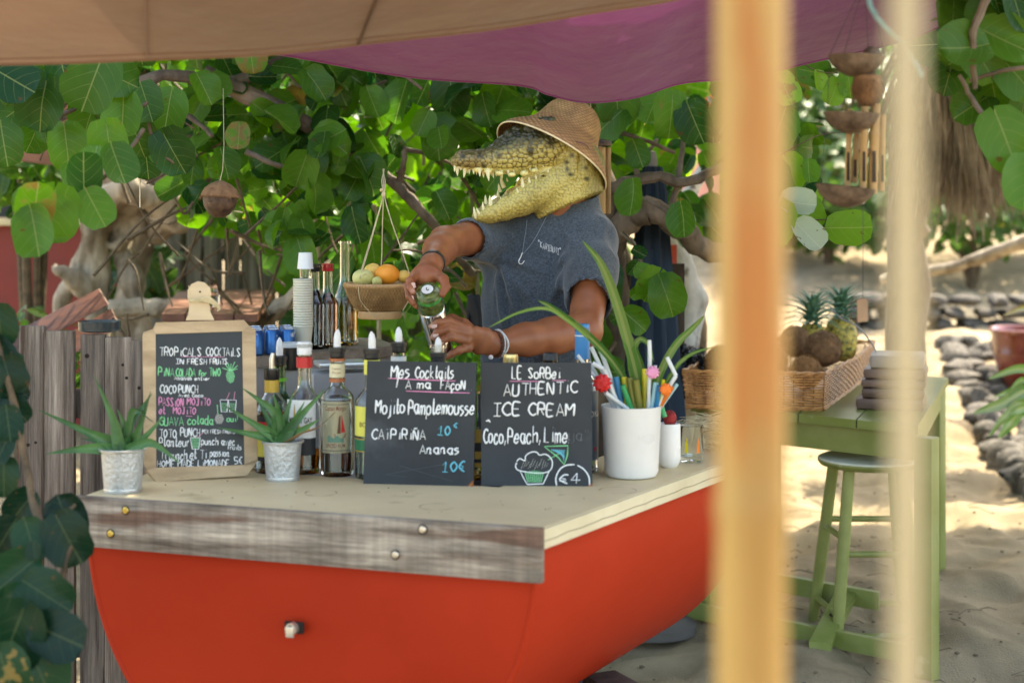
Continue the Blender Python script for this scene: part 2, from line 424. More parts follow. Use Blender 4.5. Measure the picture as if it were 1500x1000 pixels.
def normals(V, Fq):
    n = np.cross(V[Fq[:, 2]] - V[Fq[:, 0]], V[Fq[:, 3]] - V[Fq[:, 1]]); N_ = np.zeros_like(V)
    for i in range(4): np.add.at(N_, Fq[:, i], n)
    return N_ / np.maximum(np.linalg.norm(N_, axis=1), 1e-9)[:, None]

def h3(ix, iy, iz, s):
    x = (ix * 73856093) ^ (iy * 19349663) ^ (iz * 83492791) ^ (s * 2654435); x = (x ^ (x >> 13)) * 1274126177 & 0x7fffffff
    return ((x ^ (x >> 16)) & 0xffff) / 65535.0

def voro(Pn):
    """F1, F2 of a jittered cell pattern at the points Pn (already scaled)"""
    b = np.floor(Pn).astype(np.int64); f1 = np.full(len(Pn), 9.); f2 = f1.copy()
    for i in (-1, 0, 1):
        for j in (-1, 0, 1):
            for k in (-1, 0, 1):
                q = b + [i, j, k]
                s = q + np.stack([.15 + .7 * h3(q[:, 0], q[:, 1], q[:, 2], t) for t in (1, 2, 3)], 1)
                d = np.linalg.norm(Pn - s, axis=1); m = d < f1
                f2 = np.where(m, f1, np.minimum(f2, d)); f1 = np.where(m, d, f1)
    return f1, f2

def vnoise(Pn):
    """smooth value noise 0..1"""
    b = np.floor(Pn).astype(np.int64); f = Pn - b; f = f * f * (3 - 2 * f); r = 0
    for i in (0, 1):
        for j in (0, 1):
            for k in (0, 1):
                w = (f[:, 0] if i else 1 - f[:, 0]) * (f[:, 1] if j else 1 - f[:, 1]) * (f[:, 2] if k else 1 - f[:, 2])
                r = r + w * h3(b[:, 0] + i, b[:, 1] + j, b[:, 2] + k, 7)
    return r
# ------------------------------------------------------------------ leaves
def leaf_tmpl(seed, w=.54, fold=.10, bend=.12, notch=.10, wav=.02, nu=4, nv=7, pet=.12, tip=0.0):
    r = random.Random(seed); ph = r.random() * 6; V = []; U = []; ir = [1 + r.uniform(-.07, .07) for _ in range(2 * (nv + 1))]
    for j in range(nv + 1):
        t = j / nv; tt = .5 - .5 * math.cos(PI * t)
        hw = w * max(0.02, math.sin(PI * min(1, max(0, t))) ** .55 if 0 < t < 1 else .06) * (1 - tip * t)
        for i in range(nu + 1):
            u = -1 + 2 * i / nu; x = u * hw * ir[j * 2 + (u > 0)]
            y = tt - notch * abs(u) ** 1.3 * (1 - tt) ** 3 * 1.6 + .04 * math.sin(3 * u + ph) * tt * (1 - tt)
            z = fold * abs(x) ** 1.2 * 2 - bend * y * y + wav * math.sin(6 * y + ph + 3 * u) * (abs(u) + .2)
            V.append((x, y, z)); U.append((x + .5, y))
    Fc = [(j * (nu + 1) + i, j * (nu + 1) + i + 1, (j + 1) * (nu + 1) + i + 1, (j + 1) * (nu + 1) + i) for j in range(nv) for i in range(nu)]
    n = len(V); V += [(-.012, -pet, .03), (.012, -pet, .03), (.010, .03, 0), (-.010, .03, 0)]; U += [(.5, .1)] * 4; Fc.append((n, n + 1, n + 2, n + 3))
    return np.array(V), Fc, np.array(U)

def uv_mesh(name, V, Fc, U, mat, smooth=True):
    me = bpy.data.meshes.new(name); Fc = np.asarray(Fc, np.int32); nf = len(Fc)
    me.vertices.add(len(V)); me.vertices.foreach_set('co', np.ascontiguousarray(V, np.float32).ravel())
    me.loops.add(nf * 4); me.loops.foreach_set('vertex_index', Fc.ravel()); me.polygons.add(nf)
    me.polygons.foreach_set('loop_start', np.arange(nf, dtype=np.int32) * 4); me.polygons.foreach_set('loop_total', np.full(nf, 4, np.int32))
    me.polygons.foreach_set('use_smooth', np.full(nf, smooth)); l = me.uv_layers.new(name='UVMap'); l.data.foreach_set('uv', np.ascontiguousarray(U[Fc.ravel()], np.float32).ravel())
    me.materials.append(mat); me.update(calc_edges=True); return me

GRAPE = [leaf_tmpl(i, w=.44 + .06 * (i % 3), fold=.06 + .26 * (i % 4) / 3, bend=(-.10, .14, .30)[i % 3], wav=.02 + .03 * (i % 3), notch=.06 + .12 * (i % 3) / 2) for i in range(9)]
GRAPE += [leaf_tmpl(11, w=.44, fold=.42, bend=.25, wav=.05), leaf_tmpl(12, w=.48, fold=.25, bend=-.2, wav=.05)]
OVAL = [leaf_tmpl(20 + i, w=.26, fold=.1, bend=.15, notch=0, nu=2, nv=4) for i in range(3)]
_lm = {}
def leaf_mesh_for(k, tmpls, mat):
    key = (k, id(tmpls), mat.name)
    if key not in _lm: _lm[key] = uv_mesh('leaf', *tmpls[k], mat)
    return _lm[key]

def lmat(p, tip, nrm, s):
    y = Vector(tip).normalized(); z = Vector(nrm); z = (z - y * z.dot(y))
    z = z.normalized() if z.length > 1e-4 else y.orthogonal().normalized(); x = y.cross(z)
    return Matrix(((x.x * s, y.x * s, z.x * s, p[0]), (x.y * s, y.y * s, z.y * s, p[1]), (x.z * s, y.z * s, z.z * s, p[2]), (0, 0, 0, 1)))

def cloud(name, Ms, tmpls, mat, parent=None, kind='stuff', seed=1):
    """many leaves as one mesh"""
    r = random.Random(seed); Vs, Fs, Us = [], [], []; off = 0
    inv = wmat(parent).inverted() if parent else Matrix.Identity(4)
    by = {}
    for M in Ms: by.setdefault(r.randrange(len(tmpls)), []).append(M)
    for k, ms in by.items():
        V, Fc, U = tmpls[k]; A = np.array([np.array(inv @ m) for m in ms])
        W = np.einsum('nij,vj->nvi', A[:, :3, :3], V) + A[:, None, :3, 3]; n, v = len(ms), len(V)
        Vs.append(W.reshape(-1, 3)); Us.append(np.tile(U, (n, 1)))
        Fs.append((np.array(Fc)[None] + (np.arange(n) * v)[:, None, None]).reshape(-1, 4) + off); off += n * v
    me = uv_mesh(name, np.concatenate(Vs), np.concatenate(Fs), np.concatenate(Us), mat)
    o = bpy.data.objects.new(name, me); COL.objects.link(o)
    if parent: o.parent = parent
    if kind: o['kind'] = kind
    return o

def pxof(v): return (750 + v.x / max(v.y, .1) * FPX, HY + (EYE - v.z) / max(v.y, .1) * FPX)

def leafy(par, Ms, tmpls, mat, nmax=300, seed=3):
    """leaves of a plant: those that show largest are parts, the rest one mass"""
    r = random.Random(seed); inv = wmat(par).inverted()
    def key(M):
        p = M.translation; x, y = pxof(p); s = M.to_scale()[0]
        vis = -60 < x < 1560 and -60 < y < 1060
        return (0 if vis else 1, p.y / s)
    Ms = sorted(Ms, key=key)
    for M in Ms[:nmax]:
        k = r.randrange(len(tmpls)); o = bpy.data.objects.new('leaf', leaf_mesh_for(k, tmpls, mat)); COL.objects.link(o); o.parent = par; o.matrix_basis = inv @ M
    if len(Ms) > nmax: cloud('foliage', Ms[nmax:], tmpls, mat, par, seed=seed)

def rleaf(p, s, r=R, face=.62, down=.65):
    """a hanging leaf: faces mostly outwards to the open side, tip mostly down"""
    tip = Vector((r.uniform(-1, 1), r.uniform(-.6, .6), -down + r.uniform(-.6, .8)))
    n = Vector((r.uniform(-.8, .8), -face + r.uniform(-.5, .5), .5 + r.uniform(-.6, .7)))
    return lmat(p, tip, n, s)

def branch(mb, pts, r0, r1, seg=8, knob=.12, n=5):
    q = smooth_pts(pts, n); m = len(q)
    q = [p + Vector((R.uniform(-1, 1), R.uniform(-1, 1), R.uniform(-1, 1))) * r0 * .18 for p in q]
    mb.tube(q, [lerp(r0, r1, i / (m - 1)) * (1 + R.uniform(-knob, knob)) for i in range(m)], seg); return q

# ------------------------------------------------------------------ ground: one sheet out to the horizon
def sm(t): t = min(1, max(0, t)); return t * t * (3 - 2 * t)
def gz(x, y):
    h = .42 * sm((y - 8.6) / 3.6) + .80 * sm((y - 12.5) / 8)
    if y > 18: h += min(16, (y - 18) * .42) * sm((y - 18) / 8)
    return h
def axis(lo, hi, step, far_lo, far_hi, g=1.25):
    a = list(np.arange(lo, hi, step)); s = step; x = a[-1]
    while x < far_hi: s *= g; x += s; a.append(x)
    s = step; x = lo; pre = []
    while x > far_lo: s *= g; x -= s; pre.append(x)
    return np.array(pre[::-1] + a)
gx, gy = axis(-1.2, 5.2, .032, -300, 300), axis(3.2, 12.5, .04, -60, 420)
GX, GY = np.meshgrid(gx, gy); PG = np.stack([GX.ravel(), GY.ravel(), np.zeros(GX.size)], 1)
near = np.clip(1 - (np.abs(PG[:, 1] - 7) - 6) / 8, 0, 1)
Z = np.array([gz(x, y) for x, y in zip(PG[:, 0], PG[:, 1])])
rel = (vnoise(PG * 3.3) - .5) * .075 + (vnoise(PG * 8 + 5) - .5) * .055 + (vnoise(PG * 19 + 9) - .5) * .014
f1, f2 = voro(PG * 4.2 + 31); dents = -np.clip(.33 - f1, 0, 1) * .09 * (vnoise(PG * 1.7 + 3) > .45)
Z = Z + (rel + dents) * near
nxg, nyg = len(gx), len(gy); ii = np.arange((nyg - 1) * nxg).reshape(nyg - 1, nxg)[:, :-1].ravel()
GF = np.stack([ii, ii + 1, ii + 1 + nxg, ii + nxg], 1)
SAND = mk('sand', (.245, .190, .115), .95, .12, 2.5, .9, 160, col2=(.36, .285, .18), bd=.008, col3=(.30, .24, .17), s3=22, t3=.68, spec=.2)
ground = bpy.data.objects.new('ground', np_mesh('ground', np.stack([GX.ravel(), GY.ravel(), Z], 1), GF, SAND)); COL.objects.link(ground); ground['kind'] = 'structure'

# litter on the sand: dry twigs, leaf scraps, pebbles
LITTER = mk('litter', (.10, .07, .045), .8, .5, 9, .3, 80, col2=(.25, .18, .11))
mb = MB()
def gh(x, y):
    i = min(max(int(np.searchsorted(gx, x)), 1), nxg - 1); j = min(max(int(np.searchsorted(gy, y)), 1), nyg - 1); return Z[j * nxg + i]
for _ in range(1100):
    y = R.uniform(3.6, 12) ** 1.0; x = R.uniform(-.5, 1) * .2 * y + R.uniform(0, .34) * y; z = gh(x, y); k = R.random()
    if k < .35:
        a = R.uniform(0, PI); l = R.uniform(.02, .09); mid = Vector((R.uniform(-.02, .02), R.uniform(-.02, .02), .012))
        c = Vector((x, y, z + .004)); dv = Vector((math.cos(a), math.sin(a), 0)) * l; mb.tube([c - dv, c + mid, c + dv], .0016, 4)
    else: mb.ball((x, y, z + .002), R.uniform(.004, .011), 5, 3, (1, R.uniform(.5, 1), .5))
o = obj('litter', mb, LITTER, kind='stuff'); tag(o, 'scattered dry twigs and dark specks lying on the sand', 'litter')

# ------------------------------------------------------------------ stones
STONE = mk('stone', (.065, .058, .048), .9, .35, 6, .9, 26, col2=(.16, .14, .115), bd=.012, col3=(.03, .028, .025), s3=10, t3=.6)
STONE_RED = mk('reddish_stone', (.26, .15, .11), .9, .3, 6, .9, 26, col2=(.36, .22, .16), bd=.012)
def rock_mesh(seed, mat=None):
    r = random.Random(seed); bm = bmesh.new(); bmesh.ops.create_icosphere(bm, subdivisions=2, radius=.5)
    o = Vector((seed * 3.1, 0, 0))
    for v in bm.verts:
        c = v.co; m = max(abs(c.x), abs(c.y), abs(c.z)); c *= lerp(1, .5 / m, .55)
        c *= 1 + .28 * mnoise.noise(c * 2.2 + o) + .1 * mnoise.noise(c * 6 + o)
    me = bpy.data.meshes.new('stone'); bm.to_mesh(me); bm.free(); me.polygons.foreach_set('use_smooth', [True] * len(me.polygons)); me.set_sharp_from_angle(angle=math.radians(40))
    me.materials.append(mat or STONE); return me
ROCKS = [rock_mesh(i) for i in range(5)] + [rock_mesh(9, STONE_RED)]
def stone(par, p, s, rz=0, k=None):
    o = bpy.data.objects.new('stone', ROCKS[R.randrange(5) if k is None else k]); COL.objects.link(o)
    if par: o.parent = par; p = wmat(par).inverted() @ Vector(p)
    o.location = p; o.scale = s; o.rotation_euler = (R.uniform(-.1, .1), R.uniform(-.1, .1), rz); return o
w = thing('stone_wall', 'low wall of rough grey and reddish stones across the sand path', 'stone wall', (3.9, 13, gz(3.9, 13)))
for i in range(14):
    for row in range(3):
        x = 2.75 + i * .27 + row * .1; y = 13.0 + (i * .27) * .04
        stone(w, (x, y, gz(x, 13) + .02 + row * .105), (R.uniform(.14, .34), .3, R.uniform(.09, .15)), R.uniform(-.1, .1), 5 if (row == 0 and i > 5 and R.random() < .6) else None)
w = thing('stone_border', 'curving border of rough grey stones beside the red pot', 'stone border', (3, 10, .1))
for i in range(24):
    t = i / 23; px = lerp(1392, 1530, t ** 1.1); d = lerp(11.6, 7.6, t ** .8)
    x = (px - 750) / FPX * d; z = gz(x, d)
    stone(w, (x, d, z + .03), (R.uniform(.10, .30), R.uniform(.12, .24), R.uniform(.08, .22)), R.uniform(0, 3))
    stone(w, (x + R.uniform(.1, .25), d + R.uniform(-.1, .2), z + .05), (R.uniform(.10, .22), .16, R.uniform(.08, .15)), R.uniform(0, 3)); stone(w, (x + R.uniform(-.06, .4), d + R.uniform(-.2, .2), z + .03), (R.uniform(.08, .16), .12, R.uniform(.06, .12)), R.uniform(0, 3))

# ------------------------------------------------------------------ far greenery
mb = MB(); Ms = []
for _ in range(16000):
    y = R.uniform(19, 40); x = R.uniform(-.42, .42) * y * 1.3
    if abs(x / y - .16) < .05 and y < 21: continue
    z = gz(x, y) + abs(R.gauss(0, .5)) + .9 * max(0, mnoise.noise(Vector((x * .3, y * .3, 0)))); s = R.uniform(.16, .36)
    Ms.append(lmat((x, y, z), (R.uniform(-1, 1), R.uniform(-1, .3), R.uniform(-.3, 1)), (R.uniform(-.6, .6), -1, R.uniform(0, 1.2)), s))
o = cloud('hillside_greenery', Ms, OVAL, SHRUB); tag(o, 'blurred mass of sunlit green shrubs on the slope behind', 'greenery')
def shrub(label, c, rad, n, s, mat=None, tm=None, group=None, seed=1, nparts=40, trunk=True):
    r = random.Random(seed); t = thing('shrub', label, 'shrub', (c[0], c[1], gz(c[0], c[1])), group=group)
    Ms = []
    for _ in range(n):
        v = Vector((r.gauss(0, 1), r.gauss(0, 1), r.gauss(0, 1))).normalized() * (r.random() ** .35)
        lump = 1 + .25 * mnoise.noise(v * 2.3 + Vector((seed, 0, 0)))
        p = Vector(c) + Vector((v.x * rad[0], v.y * rad[1], v.z * rad[2])) * lump
        if p.z < gz(p.x, p.y) + .02: continue
        Ms.append(lmat(p, (v.x + r.uniform(-.5, .5), v.y, r.uniform(-.8, .6)), (v.x, v.y - .5, v.z + r.uniform(0, .8)), s * r.uniform(.6, 1.2)))
    leafy(t, Ms, tm or OVAL, mat or SHRUB, nparts, seed)
    m = MB()
    for k in range(7):
        a = r.uniform(0, 6.28); b = Vector(c) + Vector((math.cos(a) * rad[0] * .6, math.sin(a) * rad[1] * .5, rad[2] * r.uniform(0, .7)))
        branch(m, [(c[0], c[1], gz(c[0], c[1]) - .05), Vector(c).lerp(b, .4), b], .02 + rad[2] * .02, .006, 6)
    obj('branches', m, TWIG, t); return t
shrub('fine leaved green shrub beyond the sand path, under the dry palm fronds', (4.45, 15.2, 1.75), (1.5, 1.0, .78), 1500, .16, seed=4)
shrub('sunlit pale green bush seen between the two blurred poles', (2.75, 17.5, 2.1), (.85, .9, 1.3), 1500, .2, LEAF_SUNLIT, seed=5)
shrub('tall dense green thicket beyond the sand, seen between the two poles', (3.35, 16.6, 2.15), (1.15, .9, 1.15), 2600, .15, SHRUB, seed=21)
shrub('broad green thicket on the slope at the right edge', (5.6, 16.8, 2.2), (1.5, .9, 1.0), 2200, .16, SHRUB, seed=22)
shrub('dark green bush beyond the white sand, left of the hanging chime', (3.6, 19, 2.4), (1.2, .8, 1.0), 1000, .2, SHRUB, seed=6)
shrub('small dark shrub between the leaning planks and the red wall', (-1.95, 6.3, .85), (.30, .3, .25), 120, .08, LEAF, seed=8)
shrub('leafy green shrub in front of the yellow building', (-1.82, 7.6, 1.12), (.13, .2, .25), 110, .13, SHRUB, seed=9)
shrub('blurred bush at the left edge under the brown awning', (-2.2, 7.2, 1.62), (.33, .3, .16), 160, .15, LEAF, seed=10)

# ------------------------------------------------------------------ yellow and red building, far left
YEL = mk('yellow_paint', (.42, .32, .02), .6, .12, 3, .2, 30); REDW = mk('red_wall', (.20, .018, .010), .55, .2, 2, .2, 20)
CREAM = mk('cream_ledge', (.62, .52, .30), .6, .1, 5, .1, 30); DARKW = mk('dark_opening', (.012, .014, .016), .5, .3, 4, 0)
t = thing('beach_hut', 'yellow and red painted hut behind the gnarled tree', 'hut', (-2.6, 9.6, gz(-2.6, 9.6)))
obj('lower_wall', MB().box((-3.15, 9.65, .63), (1.75, .1, 1.39)), REDW, t)
obj('ledge', MB().bbox((-3.15, 9.58, 1.345), (1.79, .16, .04)), CREAM, t)
for i in range(11):
    obj('siding_board', MB().box((-2.56, 9.66, 1.41 + i * .075), (.62, .03, .068), Matrix.Rotation(.12, 3, 'X')), YEL, t)
for i in range(18):
    obj('siding_board', MB().box((-2.175, 9.72, .12 + i * .075), (.22, .03, .068), Matrix.Rotation(.12, 3, 'X')), YEL, t)
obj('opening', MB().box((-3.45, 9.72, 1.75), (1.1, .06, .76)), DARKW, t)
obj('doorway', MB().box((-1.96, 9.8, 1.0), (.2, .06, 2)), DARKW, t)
obj('post', MB().box((-2.06, 9.6, 1.0), (.05, .05, 2.1)), DARKW, t)
obj('roof', MB().box((-2.9, 9.5, 2.5), (3, 1.2, .06), Matrix.Rotation(.2, 3, 'X')), mk('hut_roof', (.2, .17, .14), .8), t)

# ------------------------------------------------------------------ grey plank fence behind
GREYW = mk('grey_planks', (.10, .082, .065), .85, .3, 5, .6, 30, st=(5, 5, .35), col2=(.26, .225, .185), bd=.004, bst=(60, 60, 3))
grain(GREYW, [((90, 90, 3), .6, 1.15)])
t = thing('plank_fence', 'tall fence of upright grey weathered planks behind the picnic table', 'fence', (-1.4, 8.2, .0))
x = -1.93
i = 0
while x < -.35:
    wd = R.uniform(.062, .105); tilt = .05 * max(0, 4 - i) / 4
    obj('plank', MB().box((x + wd / 2 - tilt, 8.2 + R.uniform(-.012, .012), .72), (wd - .006, .022, 1.5 + R.uniform(-.07, .05)), Matrix.Rotation(-tilt, 3, 'Y') @ Matrix.Rotation(R.uniform(-.012, .012), 3, 'Y')), GREYW, t); x += wd; i += 1
obj('rail', MB().box((-1.15, 8.235, .35), (1.6, .03, .08)), GREYW, t); obj('rail', MB().box((-1.15, 8.235, 1.2), (1.6, .03, .08)), GREYW, t)

# ------------------------------------------------------------------ gnarled pale tree, left
s = SDF((-3.1, 6.4, -.05), (-1.05, 7.6, 1.95), .014)
def pp(l, d=7.0): return [P(a, b, d + (c if c else 0)) for a, b, c in l]
s.chain(pp([(185, 900, .1), (165, 640, .05), (150, 500, 0), (138, 400, 0), (142, 320, 0), (170, 285, 0)]), [.12, .085, .062, .058, .055, .07], .03)
s.chain(pp([(260, 800, .1), (212, 500, 0), (195, 420, 0), (178, 350, .1), (190, 290, 0)]), [.1, .055, .045, .04, .07], .03)
s.chain(pp([(30, 640, 0), (75, 490, 0), (98, 420, -.05), (130, 340, -.05), (150, 300, 0)]), [.05, .038, .035, .03, .04], .02)
s.chain(pp([(85, 395, -.15), (105, 405, -.12), (130, 430, -.05)]), [.035, .045, .05], .02)
s.chain(pp([(140, 330, 0), (165, 262, 0), (205, 250, 0), (250, 262, 0), (290, 250, .1), (330, 232, .2)]), [.06, .08, .075, .05, .035, .02], .03)
s.chain(pp([(150, 300, -.1), (190, 275, -.12), (225, 290, -.1), (245, 320, 0), (228, 345, .1)]), [.05, .06, .055, .06, .04], .02)
s.chain(pp([(180, 240, .1), (215, 235, .05), (250, 290, -.05), (262, 330, 0)]), [.045, .04, .045, .05], .02)
s.chain(pp([(225, 300, .1), (200, 330, .05), (170, 360, 0)]), [.05, .04, .03], .02)
s.chain(pp([(200, 260, .1), (230, 225, .2), (260, 180, .3), (280, 90, .4)]), [.05, .045, .04, .035], .02)
s.chain(pp([(215, 345, .3), (190, 420, .35), (170, 520, .3), (160, 900, .3)]), [.045, .05, .055, .07], .02)
V, Q = s.extract(); Nn = normals(V, Q)
V = V + Nn * ((vnoise(V * [14, 14, 6]) - .5) * .045 + (vnoise(V * [40, 40, 16]) - .5) * .018)[:, None]
t = thing('gnarled_tree', 'gnarled pale bare tree with twisted trunks before the yellow hut', 'tree', (-1.9, 7.05, 0))
obj('trunk', np_mesh('trunk', V - np.array([-1.9, 7.05, 0]), Q, PALEBARK), None, t)
m = MB()
for k in range(7):
    a = P(R.uniform(60, 280), R.uniform(230, 330), 7); branch(m, [a, a + Vector((R.uniform(-.15, .15), 0, R.uniform(.0, .2))), a + Vector((R.uniform(-.4, .3), R.uniform(-.2, .2), R.uniform(.1, .45)))], .012, .004, 6)
obj('twigs', m, PALEBARK, t, kind='stuff')
m = MB(); branch(m, [P(165, 452, 6.9), P(230, 450, 6.9), P(300, 455, 7), P(380, 478, 7.1)], .045, .035, 10)
single('fallen_log', m, PALEBARK, 'grey log lying level behind the picnic table', 'log')
m = MB(); branch(m, [P(370, 485, 6.2), P(410, 450, 6.1), P(445, 425, 6.0), P(500, 380, 6.2)], .035, .028, 10)
single('leaning_log', m, PALEBARK, 'grey bare log leaning behind the paper cup stack', 'log')

# ------------------------------------------------------------------ brown wooden furniture behind the fence
BROWN = mk('brown_wood', (.07, .026, .014), .5, .3, 6, .3, 50, st=(1, 6, 6), col2=(.13, .05, .028)); BROWN2 = mk('red_brown_wood', (.13, .045, .024), .5, .3, 5, .3, 50, st=(4, .8, 4), col2=(.24, .095, .055))
t = thing('wooden_lounger', 'brown wooden lounger with broad slats leaning behind the short fence', 'lounger', P(95, 520, 5.6) * 1)
def plank_px(q, d, th=.02): return MB().slab([P(a, b, d + c) for a, b, c in q], (0, th, 0))
obj('slat', plank_px([(10, 492, 0), (144, 423, 0), (158, 446, -.12), (20, 520, -.12)], 5.6), BROWN, t)
obj('slat', plank_px([(60, 512, -.14), (162, 452, -.14), (174, 478, -.26), (80, 536, -.26)], 5.6), BROWN, t)
obj('side_rail', plank_px([(0, 500, -.2), (24, 484, -.2), (92, 600, -.3), (60, 610, -.3)], 5.6, .04), BROWN, t)
obj('leg', MB().box(P(40, 700, 5.45), (.05, .05, .9)), BROWN, t); obj('leg', MB().box(P(165, 700, 5.45), (.05, .05, .9)), BROWN, t)
t = thing('picnic_table', 'red-brown slatted wooden table standing before the grey fence', 'table', (-1.1, 6.4, 0))
tz = 1.05; A = Vector((-1.285, 5.75, tz)); B = Vector((-.93, 5.75, tz)); C_ = Vector((-1.125, 7.5, tz)); D_ = Vector((-1.56, 7.3, tz))
for i in range(4):
    a, b = i / 4 + .008, (i + 1) / 4 - .008
    obj('slat', MB().slab([A.lerp(B, a), A.lerp(B, b), D_.lerp(C_, b), D_.lerp(C_, a)], (0, 0, -.028)), BROWN2, t)
obj('apron', MB().slab([A + Vector((.02, .03, -.03)), B + Vector((-.02, .03, -.03)), B + Vector((-.02, .03, -.09)), A + Vector((.02, .03, -.09))], (0, .025, 0)), BROWN, t)
obj('apron', MB().slab([B + Vector((-.04, .05, -.03)), C_ + Vector((-.04, -.05, -.03)), C_ + Vector((-.04, -.05, -.09)), B + Vector((-.04, .05, -.09))], (-.025, 0, 0)), BROWN, t)
for q in (A + Vector((.05, .07, 0)), B + Vector((-.06, .07, 0)), C_ + Vector((-.08, -.1, 0)), D_ + Vector((.05, -.1, 0))):
    obj('leg', MB().box((q.x, q.y, .5), (.06, .06, 1.04)), BROWN, t)

# ------------------------------------------------------------------ shade cloths
def cloth_mat(name, col, transl=.25, rough=.9):
    return mk(name, col, rough, .12, 1.8, .6, 5, bd=.03, transl=transl, sheen=.2, col3=tuple(c * .8 for c in col), s3=3, t3=.62)
TAN = cloth_mat('tan_cloth', (.20, .112, .076), .06); PURPLE = cloth_mat('purple_cloth', (.19, .036, .160), .07)
def sail(name, label, edge, back, mat, nu=60, nv=16, wr=.012, seed=0, hem=True):
    """edge: far lower edge (x,y,z points); back: vector field that leads up towards the viewer"""
    e = smooth_pts(edge, 10); n = len(e) - 1
    def f(u, v):
        k = u * n; i = min(int(k), n - 1); p = e[i].lerp(e[i + 1], k - i); q = p + back(p, v)
        q.z += wr * (mnoise.noise(Vector((q.x * 1.6 + seed, q.y * .8, 0))) * 1.6 + mnoise.noise(Vector((q.x * 5 + q.y * 3, q.y * 1.2, seed))) * .5) * min(1, v * 6)
        return q
    m = MB(); m.grid(f, nu, nv); t = thing(name, label, 'shade cloth', e[0]); o = obj('cloth', m, mat, t, smooth=180)
    if hem:
        h = MB(); h.tube([f(i / nu, 0) + Vector((0, .003, -.001)) for i in range(nu + 1)], .0035, 6); obj('hem', h, mat, t)
    return t, f
t, f = sail('tan_shade_cloth', 'tan pinkish shade cloth stretched overhead in the foreground',
    [P(-420, 80, 3.0), P(-100, 92, 3.0), P(60, 92, 3.0), P(220, 86, 3.0), P(400, 78, 3.0), P(560, 60, 3.05), P(720, 42, 3.1), P(880, 16, 3.15), P(1010, -6, 3.2), P(1200, -60, 3.25), P(1500, -140, 3.3)],
    lambda p, v: Vector((0, -1.15 * v, .30 * v + .05 * v * v - .04 * math.sin(PI * v))), TAN, wr=.02)
m = MB(); m.tube([f(.52, .36), f(.505, .22), f(.49, .1), f(.478, .0)], .0035, 6); obj('seam', m, mk('seam', (.10, .06, .045), .8), t)
m = MB(); m.tube([f(i / 40, .03 + .0 * i) + Vector((0, 0, -.001)) for i in range(41)], .0012, 4); obj('stitching', m, TAN, t)
m = MB(); m.tube([f(.30 + .10 * i / 12, .02 + .9 * i / 12) - Vector((0, 0, .001)) for i in range(13)], .0018, 5); obj('stitching', m, TAN, t)
pe = [P(330, 66, 3.5), P(440, 84, 3.7), P(600, 112, 3.8), P(760, 124, 3.9), P(805, 138, 3.9), P(860, 149, 3.9), P(930, 142, 3.92), P(1000, 121, 3.95), P(1090, 112, 4.0), P(1200, 88, 4.05), P(1320, 60, 4.1), P(1420, 20, 4.1), P(1600, -60, 4.1)]
t, f = sail('purple_shade_cloth', 'purple shade cloth with scalloped lower edge above the hat', pe, lambda p, v: Vector((0, -1.35 * v, .50 * v - .06 * math.sin(PI * v))), PURPLE, seed=4, wr=.028, nu=90)
t, f = sail('distant_awning', 'dusty pink awning far left behind the leaves', [P(-400, 225, 6.6), P(-100, 231, 6.6), P(0, 232, 6.6), P(70, 240, 6.6), P(140, 246, 6.6), P(190, 238, 6.6), P(240, 240, 6.6), P(262, 236, 6.6)],
    lambda p, v: Vector((0, -.9 * v, .62 * v)), cloth_mat('pink_cloth', (.20, .105, .085), .06), seed=8)
# ------------------------------------------------------------------ sea grape trees
tree = thing('sea_grape_tree', 'large sea grape tree with round green leaves filling the space behind the bar', 'tree', (.35, 5.6, 0))
m = MB()
branch(m, [(.30, 5.75, -.1), (.34, 5.7, .6), P(885, 400, 5.5), P(880, 330, 5.3), P(862, 230, 5.3), P(815, 140, 5.3), P(780, 40, 5.4), P(700, -160, 5.6)], .085, .045, 14, .1)
branch(m, [P(884, 350, 5.35), P(905, 335, 5.25), P(945, 308, 5.2), P(985, 325, 5.2), P(1030, 362, 5.3), P(1100, 380, 5.5)], .05, .03, 12)
branch(m, [P(880, 290, 5.3), P(905, 272, 5.1), P(960, 258, 5.05), P(1000, 268, 5.05), P(1060, 246, 5.1), P(1120, 240, 5.2)], .024, .012)
branch(m, [P(850, 190, 5.2), P(870, 191, 5.1), P(915, 196, 5.1), P(950, 208, 5.1), P(988, 224, 5.15)], .010, .006)
branch(m, [P(935, 262, 5.1), P(932, 240, 5.1), P(950, 222, 5.1), P(962, 205, 5.2)], .010, .006)
branch(m, [P(900, 280, 5.1), P(945, 292, 5.0), P(975, 310, 4.95), P(1003, 332, 4.95)], .008, .004)
branch(m, [P(912, 342, 5.1), P(928, 356, 5.0), P(936, 378, 4.95), P(945, 395, 4.95)], .007, .004)
branch(m, [P(870, 455, 5.0), P(892, 458, 5.0), P(915, 480, 4.95), P(928, 498, 4.95)], .006, .004)
branch(m, [P(985, 300, 5.1), P(994, 262, 5.1), P(1000, 215, 5.2), P(1004, 190, 5.2)], .012, .007)
branch(m, [P(800, 60, 5.5), P(700, 50, 5.4), P(600, 60, 5.4), P(500, 30, 5.3)], .04, .02)
obj('trunk', m, BARK, tree)
limb = MB()
branch(limb, [P(640, 40, 5.6), P(520, 60, 5.3), P(420, 88, 5.1), P(330, 122, 5.0), P(250, 110, 4.9), P(180, 126, 4.8), P(130, 150, 4.7), P(60, 184, 4.6), P(-40, 192, 4.6)], .030, .010, 10)
branch(limb, [P(300, 112, 5.0), P(340, 128, 5.0), P(400, 155, 5.0), P(450, 182, 5.05), P(478, 202, 5.1), P(520, 232, 5.3)], .034, .022, 10)
branch(limb, [P(500, 220, 5.35), P(552, 248, 5.2), P(592, 284, 5.15), P(628, 320, 5.2), P(650, 352, 5.3), P(690, 400, 5.5)], .021, .015, 10)
